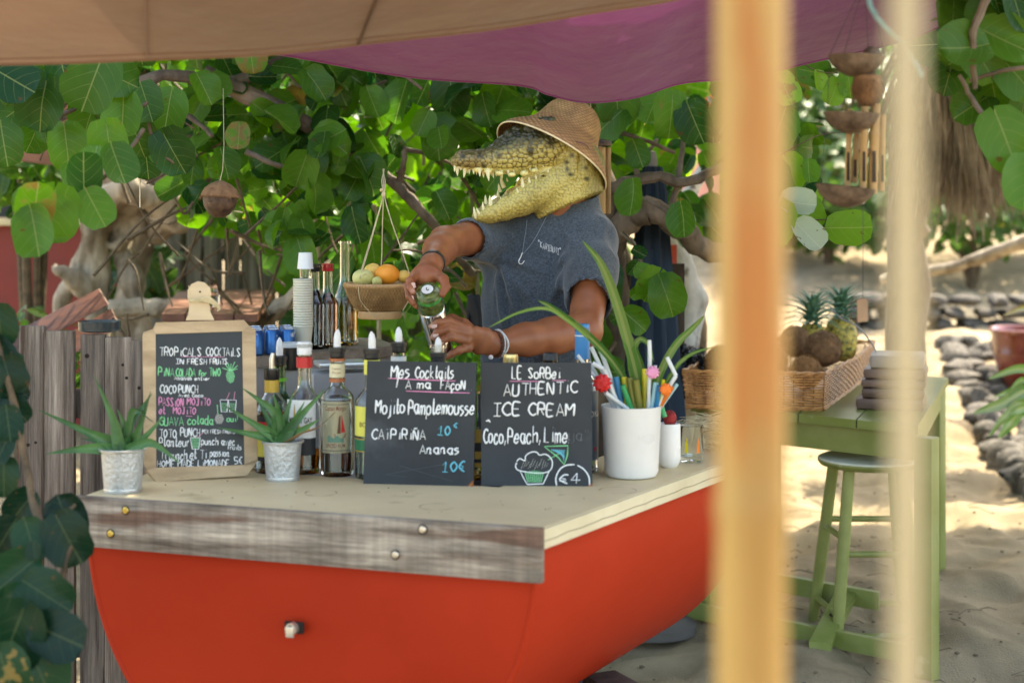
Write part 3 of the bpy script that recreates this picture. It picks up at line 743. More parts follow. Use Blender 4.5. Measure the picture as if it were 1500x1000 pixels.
branch(limb, [P(592, 284, 5.15), P(587, 262, 5.15), P(592, 235, 5.1), P(593, 218, 5.1)], .013, .008)
branch(limb, [P(235, 135, 4.9), P(262, 160, 4.9), P(290, 180, 4.85), P(310, 198, 4.8)], .012, .006)
branch(limb, [P(360, 222, 4.9), P(395, 238, 4.9), P(430, 246, 4.95), P(460, 245, 5.0)], .010, .006)
branch(limb, [P(590, 218, 5.2), P(625, 225, 5.2), P(660, 240, 5.3)], .009, .005)
branch(limb, [P(700, 445, 5.1), P(720, 425, 5.1), P(760, 402, 5.2), P(800, 390, 5.4)], .012, .008)
branch(limb, [P(635, 160, 5.3), P(650, 120, 5.3), P(655, 80, 5.4)], .010, .006)
branch(limb, [P(370, 90, 5.0), P(420, 108, 4.95), P(440, 128, 4.95), P(470, 118, 5.0), P(505, 160, 5.1)], .006, .004)
obj('limb', limb, BARK, tree)
# canes: pale upright sticks
m = MB()
for a, b, c, d_, r in [(372, 285, 415, 345, .008), (405, 330, 440, 405, .011), (430, 70, 420, 160, .009), (398, 165, 402, 270, .008), (470, 60, 475, 110, .008), (505, 200, 512, 420, .008), (548, 300, 555, 520, .009), (588, 330, 590, 500, .007), (690, 280, 700, 460, .009), (660, 60, 668, 210, .008), (450, 250, 470, 420, .008), (627, 60, 622, 200, .008)]:
    branch(m, [P(a, b, 5.9), P((a + c) / 2 + 3, (b + d_) / 2, 5.9), P(c, d_, 5.85), P(c + (c - a) * .3, d_ + (d_ - b) * .3, 5.85)], r, r * .9, 6, .05)
CANE = mk('cane', (.34, .27, .17), .6, .25, 8, .3, 50, col2=(.46, .38, .26))
obj('cane', m, CANE, tree)
def low(x):   # lower outline of the crown as it hangs (tree coordinates: metres across)
    return interp([-2.4, -1.7, -1.45, -1.25, -1.08, -.92, -.78, -.66, .35, .42, .95, 1.2], [1.9, 1.78, 1.62, 1.52, 1.44, 1.36, 1.15, .7, .7, 1.30, 1.40, 1.5], x)
Ms = []
n = 0
while n < 1750:
    y = R.uniform(5.0, 6.7) if R.random() < .75 else R.uniform(4.85, 5.4); x = R.uniform(-2.0, 1.0); z = R.uniform(.7, 2.35)
    k = y / 5.8
    if z < 1.45 + (low(x / k) - 1.45) * k: continue
    if mnoise.noise(Vector((x * 2.6, y * 1.5, z * 2.6))) < (.05 if z < 1.55 else -.01): continue
    qx, qy = pxof(Vector((x, y, z)))
    if qx < 235 and qy > 118 and R.random() < .9: continue
    if y < 5.15 and .15 < x / y * 4.5 < .48 and z < 1.9: continue
    if x / k > .36 and R.random() < .55: continue
    if y < 5.2 and abs(pxof(Vector((x, y, z)))[0] - 575) < 50: continue
    Ms.append(rleaf((x, y, z), R.uniform(.062, .120) * (1.0 if R.random() < .8 else .7))); n += 1
# leaves placed after the photograph, along the branches: px, py, distance, size px, tip angle (deg, 0 = down, + = right)
for px, py, d, s, a in [(465, 125, 4.8, 62, 40), (368, 80, 4.8, 62, 10), (485, 205, 4.9, 70, 60), (435, 175, 5.0, 46, -30), (1002, 322, 4.8, 58, 10), (928, 290, 4.7, 66, 0), (985, 170, 4.8, 72, 0), (1018, 180, 4.8, 66, 20),
        (905, 150, 4.9, 70, 10), (955, 160, 4.95, 66, -20), (890, 180, 4.9, 60, -50), (935, 225, 5.0, 50, 20), (640, 200, 5.0, 70, 10), (585, 150, 5.0, 70, -20), (660, 140, 5.0, 66, 0), (540, 255, 5.0, 66, 30), (520, 330, 4.9, 60, 10),
        (455, 410, 5.0, 60, -60), (650, 300, 5.0, 55, 30), (690, 110, 5.1, 50, 0), (740, 130, 5.1, 50, 20), (300, 130, 4.7, 56, 30), (350, 200, 4.7, 50, 0), (330, 240, 4.8, 50, 20), (620, 180, 4.95, 55, -25), (545, 150, 5.0, 60, 20)]:
    an = math.radians(a); tip = Vector((math.sin(an), -.15, -math.cos(an))); s *= R.uniform(.7, .95); p = P(px, py, d) - tip * s / FPX * d * .45
    Ms.append(lmat(p, tip, (R.uniform(-.9, .9), -1, R.uniform(-.2, .8)), s / FPX * d))
leafy(tree, Ms, GRAPE, LEAF, 300, seed=11)
m = MB()
for _ in range(200):
    y = R.uniform(4.95, 6.8); x = R.uniform(-1.5, .45); z = R.uniform(.9, 2.2)
    a = Vector((x, y, z)); b = a + Vector((R.uniform(-.35, .35), R.uniform(-.1, .1), R.uniform(-.35, .35))); branch(m, [a, a.lerp(b, .5) + Vector((0, 0, R.uniform(-.05, .05))), b], R.uniform(.004, .009), .003, 5)
obj('twigs', m, TWIG, tree, kind='stuff')
# second rank, in the sun beyond the shade cloth
tree2 = thing('sea_grape_tree', 'sunlit sea grape thicket showing bright green through the gaps of the nearer tree', 'tree', (-.4, 8.4, .05))
m = MB()
for k in range(9):
    x = -1.5 + k * .3; branch(m, [(x, 8.4, 0), (x + .1, 8.3, .8), (x - .1, 8.4, 1.6), (x + .1, 8.4, 2.6)], .04, .02, 8)
obj('trunk', m, BARK, tree2)
Ms = []
while len(Ms) < 2000:
    y = R.uniform(7.2, 9.6); x = R.uniform(-2.3, .95); z = R.uniform(.1, 3.0); k = y / 5.8
    if x / k < -.45 and z < 1.45 + (low(x / k) - 1.45) * k - .1: continue
    if x / k > .33 and z < 1.5: continue
    if pxof(Vector((x, y, z)))[0] < 235 and pxof(Vector((x, y, z)))[1] > 110: continue
    if mnoise.noise(Vector((x * 1.6, y, z * 1.6 + 9))) < -.28: continue
    Ms.append(rleaf((x, y, z), R.uniform(.10, .2), down=.4))
leafy(tree2, Ms, GRAPE, LEAF_SUNLIT, 120, seed=12)
# canopy added to shade the bar and the sand: a crown wholly above the picture
tree3 = thing('sea_grape_tree', 'sea grape tree at the upper right with big dark leaves, and an unseen crown added to shade the sand', 'tree', (3.2, 5.2, 0))
m = MB()
branch(m, [(3.3, 5.2, -.1), (3.2, 5.2, 1.2), (2.9, 5.1, 2.4), (2.0, 4.9, 3.0), (.8, 5, 3.2)], .16, .06, 14)
branch(m, [(2.9, 5.1, 2.4), (2.4, 6.2, 3.0), (1.6, 7.6, 3.2)], .09, .04, 10)
branch(m, [P(1480, -60, 3.3), P(1440, 10, 3.3), P(1425, 60, 3.3), P(1428, 130, 3.35)], .012, .006)
branch(m, [P(1560, 240, 3.35), P(1500, 218, 3.35), P(1460, 192, 3.35), P(1428, 152, 3.4), P(1405, 110, 3.4)], .008, .005)
branch(m, [P(1560, 95, 3.3), P(1480, 102, 3.35), P(1420, 118, 3.4)], .006, .004)
obj('trunk', m, BARK, tree3)
Ms = []
for px, py, d, s, a in [(1408, 72, 3.3, 78, -80), (1440, 90, 3.4, 62, 30), (1470, 60, 3.4, 80, 60), (1490, 110, 3.4, 70, 40), (1475, 205, 3.25, 84, 20), (1502, 270, 3.2, 80, -10), (1398, 20, 3.5, 50, 0), (1440, 20, 3.5, 60, -30),
        (1490, 15, 3.4, 70, 10), (1425, 155, 3.5, 60, -60), (1460, 150, 3.5, 60, 10), (1500, 160, 3.45, 50, 0), (1390, 110, 3.6, 56, -20), (1418, -5, 3.5, 70, 20), (1465, -10, 3.5, 70, -20)]:
    an = math.radians(a); tip = Vector((math.sin(an), -.2, -math.cos(an))); p = P(px, py, d) - tip * s / FPX * d * .45
    Ms.append(lmat(p, tip, (R.uniform(-.4, .3), -1, .35), s / FPX * d))
for _ in range(90):
    px, py, d = R.uniform(1385, 1580), R.uniform(-80, 210), R.uniform(3.4, 4.6)
    if py > 60 + (px - 1385) * .8: continue
    Ms.append(rleaf(P(px, py, d), R.uniform(.08, .13)))
n = 0
while n < 7500:
    x, y = R.uniform(-2.6, 5.4), R.uniform(4.1, 9.0); z = 2.55 + .22 * max(0, y - 5.5) + abs(R.gauss(0, .3))
    if (EYE - z) / y * FPX + HY > -25: continue
    if mnoise.noise(Vector((x * 1.5, y * 1.5, 3))) < -.5 or (x < .9 and y > 5.6): continue
    Ms.append(lmat((x, y, z), (R.uniform(-1, 1), R.uniform(-1, 1), R.uniform(-.7, .2)), (R.uniform(-.5, .5), R.uniform(-.5, .5), 1), R.uniform(.13, .21))); n += 1
leafy(tree3, Ms, GRAPE, LEAF, 110, seed=13)

def sprig(name, label, stem, leaves, r0=.004, mat=None, tm=None, sticks=(), cat='branch', seed=5):
    """a leafy shoot: stem through photo points, leaves given by px, py, distance, size px, tip angle, facing"""
    mat = mat or LEAF; tm = tm or GRAPE
    base = P(*stem[0]); t = thing(name, label, cat, base); mm = MB(); branch(mm, [P(*q) for q in stem], r0, r0 * .6, 7)
    obj('stem', mm, TWIG, t)
    for st in sticks: mm = MB(); branch(mm, [P(*q) for q in st], r0 * .7, r0 * .4, 6); obj('twig', mm, TWIG, t)
    inv = wmat(t).inverted(); rr = random.Random(seed)
    for q in leaves:
        px, py, d, s, a = q[:5]; f = q[5] if len(q) > 5 else 0; an = math.radians(a)
        tip = Vector((math.sin(an), -.15, -math.cos(an))); S = s / FPX * d; p = P(px, py, d) - tip * S * .45
        o = bpy.data.objects.new('leaf', leaf_mesh_for(rr.randrange(len(tm)) if len(q) < 7 else q[6], tm, mat)); COL.objects.link(o); o.parent = t
        o.matrix_basis = inv @ lmat(p, tip, (math.sin(math.radians(f)), -math.cos(math.radians(f)), .25), S)
    return t
sprig('leafy_branch', 'thin branch drooping at the far left with folded green leaves hanging from it', [(210, 190, 3.7), (188, 222, 3.6), (150, 262, 3.5), (110, 288, 3.4), (62, 315, 3.35), (20, 313, 3.3)],
      [(52, 300, 3.3, 66, 170, 20, 6), (52, 338, 3.28, 74, 15, -10, 6), (78, 318, 3.35, 70, 0, 50, 2), (42, 300, 3.36, 56, 190, -30, 1), (140, 305, 3.4, 62, 30, 10, 0), (122, 255, 3.45, 62, 180, 30, 6), (135, 240, 3.5, 50, 170, -20, 1), (172, 240, 3.5, 62, 20, 30, 6), (160, 212, 3.55, 54, 10, 0, 2), (105, 258, 3.5, 40, 20, 40, 0)], .0055, seed=1)
sprig('leafy_branch', 'upper left branch with big green and yellowing leaves under the tan cloth', [(-60, 192, 3.9), (0, 187, 3.9), (42, 183, 3.9), (88, 170, 3.95), (130, 148, 4.0), (160, 120, 4.1)],
      [(20, 118, 3.7, 76, 60, 0, 0), (48, 135, 3.8, 60, 20, 20, 1), (60, 155, 3.75, 66, -10, 0, 2), (135, 120, 3.7, 84, -20, 10, 1), (95, 108, 3.85, 58, 20, 40, 2), (180, 168, 3.9, 66, 0, 10, 3), (20, 165, 3.8, 60, -50, 0, 0), (5, 210, 3.75, 62, 10, 0, 4), (65, 190, 3.85, 40, 10, 30, 6), (98, 215, 3.8, 62, 10, 20, 7), (50, 200, 3.9, 46, -10, 50, 2), (130, 172, 4.0, 56, -20, 0, 5), (155, 190, 4.0, 50, 30, 0, 0), (168, 112, 3.9, 60, 70, 0, 2), (215, 150, 4.1, 60, 20, 0, 3), (245, 165, 4.2, 62, -10, 0, 4), (200, 200, 4.1, 56, 20, 0, 5), (255, 225, 4.1, 56, 30, 0, 2), (238, 215, 4.2, 50, 0, 10, 0), (215, 235, 4.3, 50, 10, 20, 1), (-20, 130, 3.8, 70, 10, 0, 1)], .008,
      sticks=[[(215, 150, 4.0), (190, 172, 3.95), (150, 195, 3.9), (112, 205, 3.85)], [(215, 170, 4.1), (228, 215, 4.1), (255, 240, 4.1)], [(20, 95, 3.9), (60, 118, 3.85), (100, 128, 3.85)]], seed=2)
sprig('leafy_twig', 'curling twig of small round leaves hanging right of the shirt sleeve', [(912, 340, 4.9), (925, 352, 4.85), (938, 375, 4.8), (945, 394, 4.8)],
      [(936, 370, 4.78, 22, 60), (928, 392, 4.8, 22, -40), (946, 400, 4.75, 26, 60), (955, 420, 4.7, 42, -30), (978, 436, 4.68, 52, 20), (935, 428, 4.8, 24, -60), (930, 470, 4.7, 40, 50), (905, 465, 4.8, 24, -60)], .003, sticks=[[(872, 455, 4.8), (895, 458, 4.75), (912, 475, 4.7), (925, 490, 4.7)], [(945, 394, 4.8), (958, 415, 4.75), (968, 425, 4.7)]], seed=3)
sprig('leafy_twig', 'twig with round translucent leaves beside the coconut shell chime', [(1110, 322, 4.2), (1160, 322, 4.2), (1222, 322, 4.2)],
      [(1243, 334, 4.15, 62, 90, 0, 0), (1182, 312, 4.2, 52, 30, 0, 1), (1155, 255, 4.3, 46, 10, 0, 2), (1184, 250, 4.3, 34, 0, 20, 3), (1194, 288, 4.25, 34, 170, 50, 6), (1130, 330, 4.1, 60, -20, 0, 2), (1140, 190, 4.3, 60, -20, 0, 1), (1150, 130, 4.3, 50, 20, 0, 0), (1198, 118, 4.4, 30, 0, 30, 3), (1222, 135, 4.4, 36, -20, 10, 1), (1245, 125, 4.4, 34, 10, 0, 2), (1130, 275, 4.2, 60, 10, 0, 2)], .003, mat=LEAF_SUNLIT,
      sticks=[[(1120, 240, 4.3), (1165, 215, 4.3), (1200, 198, 4.3), (1235, 194, 4.3)], [(1170, 90, 4.4), (1200, 105, 4.4), (1240, 108, 4.4)]], seed=4)
SILV = leaf_mat('silvery_leaf', (.36, .46, .36), (.48, .56, .44), yellow=.02, vein=(.55, .62, .5), transl=.35)
sprig('silvery_leaves', 'two pale silvery leaf undersides catching the sun by the chime', [(1120, 315, 4.15), (1145, 325, 4.15), (1165, 322, 4.15)], [(1168, 298, 4.12, 50, 80, 30, 6), (1182, 344, 4.1, 52, 40, 20, 6)], .003, mat=SILV)
# dark leaves in the lower left foreground
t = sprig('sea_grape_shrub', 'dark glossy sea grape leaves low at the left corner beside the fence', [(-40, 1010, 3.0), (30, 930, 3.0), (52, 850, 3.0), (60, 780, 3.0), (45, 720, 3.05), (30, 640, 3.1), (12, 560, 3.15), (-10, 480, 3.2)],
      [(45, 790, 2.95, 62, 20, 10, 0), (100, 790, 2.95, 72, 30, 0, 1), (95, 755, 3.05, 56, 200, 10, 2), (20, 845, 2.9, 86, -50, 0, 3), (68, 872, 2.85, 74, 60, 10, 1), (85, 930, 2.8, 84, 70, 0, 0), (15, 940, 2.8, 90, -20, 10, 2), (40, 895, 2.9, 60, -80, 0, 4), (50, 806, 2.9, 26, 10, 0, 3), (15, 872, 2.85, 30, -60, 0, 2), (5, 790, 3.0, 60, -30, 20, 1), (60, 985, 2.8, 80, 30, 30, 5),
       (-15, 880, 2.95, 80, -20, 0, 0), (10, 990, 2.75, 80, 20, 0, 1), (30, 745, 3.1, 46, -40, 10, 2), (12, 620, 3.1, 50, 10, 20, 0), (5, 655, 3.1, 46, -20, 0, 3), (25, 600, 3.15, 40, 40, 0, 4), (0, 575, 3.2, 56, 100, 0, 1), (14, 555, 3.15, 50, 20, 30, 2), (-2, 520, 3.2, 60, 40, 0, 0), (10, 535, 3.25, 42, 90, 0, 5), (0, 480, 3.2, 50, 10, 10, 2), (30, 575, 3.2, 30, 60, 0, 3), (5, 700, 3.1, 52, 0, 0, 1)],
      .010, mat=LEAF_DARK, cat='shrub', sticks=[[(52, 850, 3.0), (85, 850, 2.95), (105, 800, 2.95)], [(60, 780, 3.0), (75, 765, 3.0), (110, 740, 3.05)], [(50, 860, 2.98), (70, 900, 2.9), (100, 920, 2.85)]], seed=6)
# ------------------------------------------------------------------ white bleached trunk, dark posts, folded parasol
s = SDF((.45, 6.2, -.1), (1.15, 7.0, 1.9), .012)
s.chain([P(a, b, 6.5 + c) for a, b, c in [(985, 800, .1), (1008, 560, 0), (1010, 500, 0), (1022, 440, 0), (1003, 395, 0), (985, 340, 0), (1005, 290, .1), (1035, 240, .15)]], [.07, .05, .045, .05, .042, .045, .035, .03], .02)
s.chain([P(a, b, 6.5 + c) for a, b, c in [(1010, 480, 0), (990, 550, -.05), (975, 700, -.1)]], [.04, .035, .04], .02)
V, Q = s.extract(); Nn = normals(V, Q); V = V + Nn * ((vnoise(V * [18, 18, 5]) - .5) * .03 + (vnoise(V * [50, 50, 12]) - .5) * .012)[:, None]
t = thing('bleached_trunk', 'sun-bleached white bare trunk on the sand right of the folded parasol', 'tree trunk', (.75, 6.5, 0)); obj('trunk', np_mesh('trunk', V - np.array([.75, 6.5, 0]), Q, WHITEBARK), None, t)
NAVY = mk('navy_cloth', (.010, .022, .04), .85, .3, 4, .4, 14, bd=.01)
def par_r(a, z): return 1 + .16 * math.cos(8 * a + z * 3) + .06 * math.cos(3 * a)
t = thing('folded_parasol', 'folded dark navy parasol standing behind the bar, right of the bartender', 'parasol', P(955, 300, 5.35) * 1)
t.location.z = 0
mb = MB().lathe([(.03, 1.58), (.045, 1.5), (.06, 1.30), (.075, 1.1), (.085, .9), (.10, .72), (.095, .70)][::-1], (t.location.x, 5.35, 0), 40, wob=par_r)
obj('canopy', mb, NAVY, t); obj('pole', MB().lathe([(.019, 0), (.019, 1.60), (.012, 1.63), (.001, 1.635)], (t.location.x, 5.35, 0), 12), mk('grey_wood', (.25, .22, .19), .7), t)
obj('base', MB().lathe([(.15, 0), (.15, .03), (.05, .05), (.035, .15)], (t.location.x, 5.35, 0), 24), mk('concrete', (.10, .09, .08), .9), t)
REDC = mk('red_paint', (.50, .075, .04), .7, .25, 9, .4, 40)
mb = MB().box(P(977, 400, 5.75), (.06, .05, .75)); 
t = single('red_post', MB().box((P(974, 400, 5.9).x, 5.9, .55), (.085, .05, 1.5)), REDC, 'flaking red post behind the folded navy parasol', 'post')
DPL = mk('dark_plank', (.035, .024, .018), .8, .4, 7, .6, 30, st=(4, 4, .5), col2=(.075, .052, .04))
t = thing('dark_screen', 'dark wooden plank screen behind the bartender and the folded parasol', 'screen', (.34, 5.25, 0))
for i in range(5):
    obj('plank', MB().box((.245 + i * .083, 5.62, .62), (.079, .025, 1.24)), DPL, t)
PINKW = mk('pink_wall', (.72, .36, .30), .8, .12, 3, .2, 20)
t = thing('pink_house', 'pale pink house wall glimpsed through the leaves right of the hat', 'house', (1.4, 13.5, .6))
obj('wall', MB().box((1.15, 13.6, 1.75), (1.3, .2, 1.1)), PINKW, t); obj('roof', MB().box((1.15, 13.4, 2.36), (1.6, .9, .06)), REDC, t)
t['label'] = 'pale pink house wall with a red roof glimpsed through the leaves right of the hat'

# ------------------------------------------------------------------ dry palm skirt and leaning log, right
DRY = mk('dry_frond', (.20, .155, .115), .9, .35, 6, .3, 40, col2=(.38, .31, .24), transl=.15)
t = thing('palm_tree', 'palm with a skirt of dry grey-brown hanging fronds, upper right', 'palm', (2.42, 9.6, gz(2.4, 9.6)))
m = MB(); branch(m, [P(1325, 900, 9.6), P(1328, 420, 9.6), P(1332, 300, 9.6), P(1340, 120, 9.6), P(1345, -60, 9.6)], .12, .11, 14); obj('trunk', m, BARK, t)
m = MB()
for k in range(1500):
    px = R.gauss(1415, 40); py = R.uniform(60, 170); d = 9.35 + R.uniform(-.5, .25); L = R.uniform(.35, .78) * (1 - .3 * abs(px - 1400) / 80)
    a = P(px, py, d); sw = (px - 1370) / 60 * .12 + R.uniform(-.07, .07); q = [a, a + Vector((sw * .6, -.03, -L * .5)), a + Vector((sw + R.uniform(-.05, .05), 0, -L))]
    w = R.uniform(.006, .013); m.tube(q, [w, w * .9, w * .3], 4, False)
obj('dry_fronds', m, DRY, t, kind='stuff')
m = MB(); branch(m, [P(1290, 410, 10.5), P(1340, 400, 10.5), P(1400, 390, 10.3), P(1450, 372, 10.2), P(1510, 350, 10), P(1560, 320, 10)], .030, .05, 12); single('driftwood_log', m, PALEBARK, 'long grey-brown driftwood log lying across the sand at the right edge', 'log')
# ------------------------------------------------------------------ blurred poles close to the viewer
POLE = mk('ochre_pole', (.40, .215, .055), .55, .25, 3, .3, 40, st=(6, 6, .6), col2=(.52, .33, .10), col3=(.34, .12, .02), s3=5, t3=.55)
POLE2 = mk('pale_pole', (.44, .34, .18), .6, .15, 3, .3, 40, st=(6, 6, .6), col2=(.52, .42, .25))
def pole(name, label, x, y, r, mat, nodes):
    prof = [(r * 1.02, -.1)]
    for z in np.arange(.0, 2.3, nodes): prof += [(r, z + .02), (r * .985, z + nodes * .5), (r * 1.0, z + nodes - .012), (r * 1.08, z + nodes - .002), (r * 1.0, z + nodes + .008)]
    m = MB().lathe(prof, (x, y, 0), 28); return single(name, m, mat, label, 'pole', base=(x, y, 0))
pole('pole', 'thick ochre bamboo pole, nearest the viewer and broader of the two blurred poles', .152, 1.0, .0228, POLE, .42)
pole('pole', 'thin pale bamboo pole, narrower of the two blurred poles at the right', .1755, .70, .0070, POLE2, .3)
m = MB(); q = smooth_pts([P(1268, -40, 2.6), P(1275, 8, 2.5), P(1300, 45, 2.45), P(1330, 72, 2.4), P(1352, 110, 2.3)], 6)
for k in range(3): m.tube([p + Vector((math.cos(i * .9 + k * 2.1), 0, math.sin(i * .9 + k * 2.1))) * .0022 for i, p in enumerate(q)], .0022, 6)
single('rope', m, mk('teal_rope', (.20, .33, .28), .8, .2, 30), 'grey-green twisted rope running down from the purple cloth to the thin pole', 'rope')

# ------------------------------------------------------------------ the bar: the stern of a red boat
CT = EYE - .62                                        # counter height
def C(px, py, up=0.0):                                 # point on the counter seen at px, py
    d = .62 * FPX / (py - HY); return Vector(((px - 750) / FPX * d, d, CT + up))
FL, FR, BR = C(120, 727), C(790, 774), C(1062, 676)
uT = (FR - FL).normalized(); vR = (BR - FR).normalized(); vL = (C(210, 692) - FL).normalized(); nT = Vector((uT.y, -uT.x, 0))
LEN = 1.16
RED = mk('red_hull_paint', (.37, .025, .007), .5, .08, 1.2, .12, 5, col2=(.43, .033, .010), spec=.12, coat=.0, bd=.01, col3=(.52, .12, .06), s3=75, t3=.77)
COUNT = mk('counter_top', (.68, .53, .30), .48, .10, 3, .15, 40, col2=(.76, .61, .36), col3=(.56, .43, .24), s3=7, t3=.63, spec=.3)
EDGEC = mk('cream_edge', (.62, .54, .34), .5, .12, 4, .2, 30, col2=(.70, .62, .42))
WEATH = mk('weathered_plank', (.24, .16, .11), .85, .35, 4.2, .9, 16, st=(.7, 1, 7), col2=(.66, .56, .44), bd=.003, bst=(14, 20, 40), col3=(.24, .14, .095), s3=3.0, t3=.60, detail=9)
grain(WEATH, [((55, 6, 1.5), .72, 1.0), ((5, 5, 130), .62, 1.08), ((2.2, 3, 14), .55, 1.15)])
SCREW = mk('brass_screw', (.55, .42, .12), .35, .1, 5, 0, metal=.9); SCREWG = mk('steel_screw', (.6, .56, .48), .35, .1, 5, 0, metal=.9)
HOLE = mk('dark_brown', (.02, .012, .008), .9, .3, 5, 0)  # near-black for nails and rings; in slots and knot holes, painted shade
t = thing('boat_bar', 'red boat hull turned into a bar with a cream counter and a weathered plank front', 'bar', (FL.lerp(FR, .5).x, FL.lerp(FR, .5).y, 0))
# hull: sections across the boat; s runs -1 (left) .. 1 (right) along a U, from the stern backwards
L0 = FL + vL * .014 + uT * .012; R0 = FR - uT * .012 + vR * .014
def sect(k, s):
    a = L0 + vL * k; b = R0 + vR * k; c = a.lerp(b, .5); hw = (b - a).length / 2; u = (b - a).normalized(); topz = CT - .036
    # superellipse: side near vertical, turning under at the bilge
    th = s * PI / 2; x = math.copysign(abs(math.sin(th)) ** .92, s) if s else 0; z = abs(math.cos(th)) ** .95
    return Vector((c.x, c.y, 0)) + u * hw * x + Vector((0, 0, topz - (.545 + .02 * k) * z))
m = MB(); ns = 44
m.grid(lambda a, b: sect(b * (LEN - .02), -1 + 2 * a), ns, 14)
o = obj('hull_side', m, RED, t, smooth=60)
m = MB(); prof = [sect(0, -1 + 2 * i / ns) for i in range(ns + 1)]
top = [L0.lerp(R0, i / ns) for i in range(ns + 1)]; top = [Vector((p.x, p.y, CT - .035)) for p in top]
nV = 14
def tr(a, b):
    i = int(round(a * ns)); p = top[i].lerp(Vector((prof[i].x, prof[i].y, prof[i].z)), b)
    return p + nT * (.004 + .010 * math.sin(PI * a) * math.sin(PI * min(1, b)) )
m.grid(tr, ns, nV); m.f = [tuple(reversed(f)) for f in m.f]
obj('transom', m, RED, t, smooth=60)
m = MB(); m.tube([p + nT * .001 for p in prof], .007, 8); obj('transom_edge', m, RED, t)
# counter: a U of slabs round the stern and the right side, open inside
dF = .40; th = .034
def slab(name, pts, mat, th=th, z=CT): return obj(name, MB().slab([Vector((p.x, p.y, z)) for p in pts], (0, 0, -th)), mat, t)
fin_r = -uT
ov = nT * .0
inL = FL + vL * dF; inR = FR + vR * dF
A1 = inL; B1 = inR
slab('counter_top', [FL, FR, FR + vR * LEN, FR + vR * LEN - uT * .30, inR - uT * .30, inL + uT * .02], COUNT)
slab('counter_side', [FL + vL * (dF + .004) + uT * .001, FL + vL * (dF + .004) + uT * .20, FL + vL * LEN + uT * .20, FL + vL * LEN + uT * .001], COUNT)
slab('counter_edge', [FR + uT * .002, FR + uT * .008, FR + uT * .008 + vR * LEN, FR + uT * .002 + vR * LEN], EDGEC, .038, CT - .0015)
slab('back_batten', [inL + vL * .0, inR - uT * .30, inR - uT * .30 + vR * .012, inL + vL * .012], WEATH, .05, CT - .036)
RNG = mk('water_ring', (.56, .43, .24), .25, .2, 30, 0); CRK = mk('joint_line', (.16, .11, .06), .8)
for px, py, r_ in [(470, 722, .034), (640, 742, .036), (905, 718, .04)]:
    c = C(px, py, .0006); a0 = R.uniform(0, 6); m = MB(); n_ = 40; vs = []
    for k in range(n_):
        a = a0 + 5.2 * k / n_; w_ = .0011 * (1 + .6 * math.sin(5 * a)); vs += [c + Vector((math.cos(a) * (r_ - w_), math.sin(a) * (r_ - w_), 0)), c + Vector((math.cos(a) * (r_ + w_), math.sin(a) * (r_ + w_), 0))]
    m.add(vs, [(2 * k, 2 * k + 1, 2 * k + 3, 2 * k + 2) for k in range(n_ - 1)]); obj('water_ring', m, RNG, t)
m = MB()
for _ in range(36):
    c = (FL + uT * R.uniform(.03, .98) + vR * R.uniform(.02, .36)); m.ball((c.x, c.y, CT + .0008), R.uniform(.0008, .0022), 5, 3, (1, R.uniform(.5, 1), .6))
obj('crumbs', m, CRK, t, kind='stuff')
e0 = FR + uT * .0085 + Vector((0, 0, -.02)); obj('joint', MB().tube([e0 + vR * k * .05 + Vector((0, 0, -.012 - .0015 * math.sin(k * 2.3) + .008)) for k in range(0, 22)], .0007, 4), CRK, t)
# weathered plank across the stern with its screws
ph = .104
rotT = Matrix((uT, -nT, Vector((0, 0, 1)))).transposed()
cP = FL.lerp(FR, .5) + nT * .012; Lp = (FR - FL).length
m = MB(); m.bbox(Vector((cP.x, cP.y, CT - ph / 2 + .004)), (Lp + .022, .022, ph), rotT, .0022)
obj('front_plank', m, WEATH, t)
for px, py, mt in [(184, 747, SCREW), (162, 781, SCREW), (619, 775, SCREWG), (579, 812, SCREWG)]:
    # hit the plank face along the sight line
    dirv = P(px, py, 1) - Vector((0, 0, EYE)); o_ = cP + nT * .0235; k = (o_ - Vector((0, 0, EYE))).dot(nT) / dirv.dot(nT); h = Vector((0, 0, EYE)) + dirv * k
    R3 = nT.to_track_quat('Z', 'Y').to_matrix()
    m = MB().lathe([(.0075, 0), (.0075, .001), (.0058, .0032), (.0022, .0036), (.0018, .0018), (0, .0018)], h, 16, R3); obj('screw', m, mt, t)
    m = MB().lathe([(.0098, -.0002), (.0098, .0003), (0, .0003)], h, 16, R3); obj('screw_ring', m, HOLE, t)
# drain fitting on the stern
DR = mk('drain_metal', (.62, .58, .50), .35, .15, 20, .2, 60, metal=.7)
dirv = P(432, 918, 1) - Vector((0, 0, EYE)); o_ = cP + nT * .004; k = (o_ - Vector((0, 0, EYE))).dot(nT) / dirv.dot(nT); h = Vector((0, 0, EYE)) + dirv * k
obj('drain_plate', MB().bbox(h + nT * .002, (.042, .008, .024), rotT, .003), HOLE, t)
obj('drain_fitting', MB().lathe([(.012, 0), (.012, .016), (.009, .016), (.009, .003), (0, .003)], h + nT * .004, 20, R3), DR, t)
obj('drain_latch', MB().bbox(h + nT * .022 + Vector((0, 0, -.004)), (.018, .006, .022), rotT, .002), DR, t)
for px, py, d_ in [(905, 1000, 3.6), (380, 1150, 3.7)]:
    c = P(px, py, d_); obj('support', MB().bbox((c.x, c.y + .1, .16), (.09, .16, .34), Matrix.Rotation(.45, 3, 'Z'), .006), DPL, t)

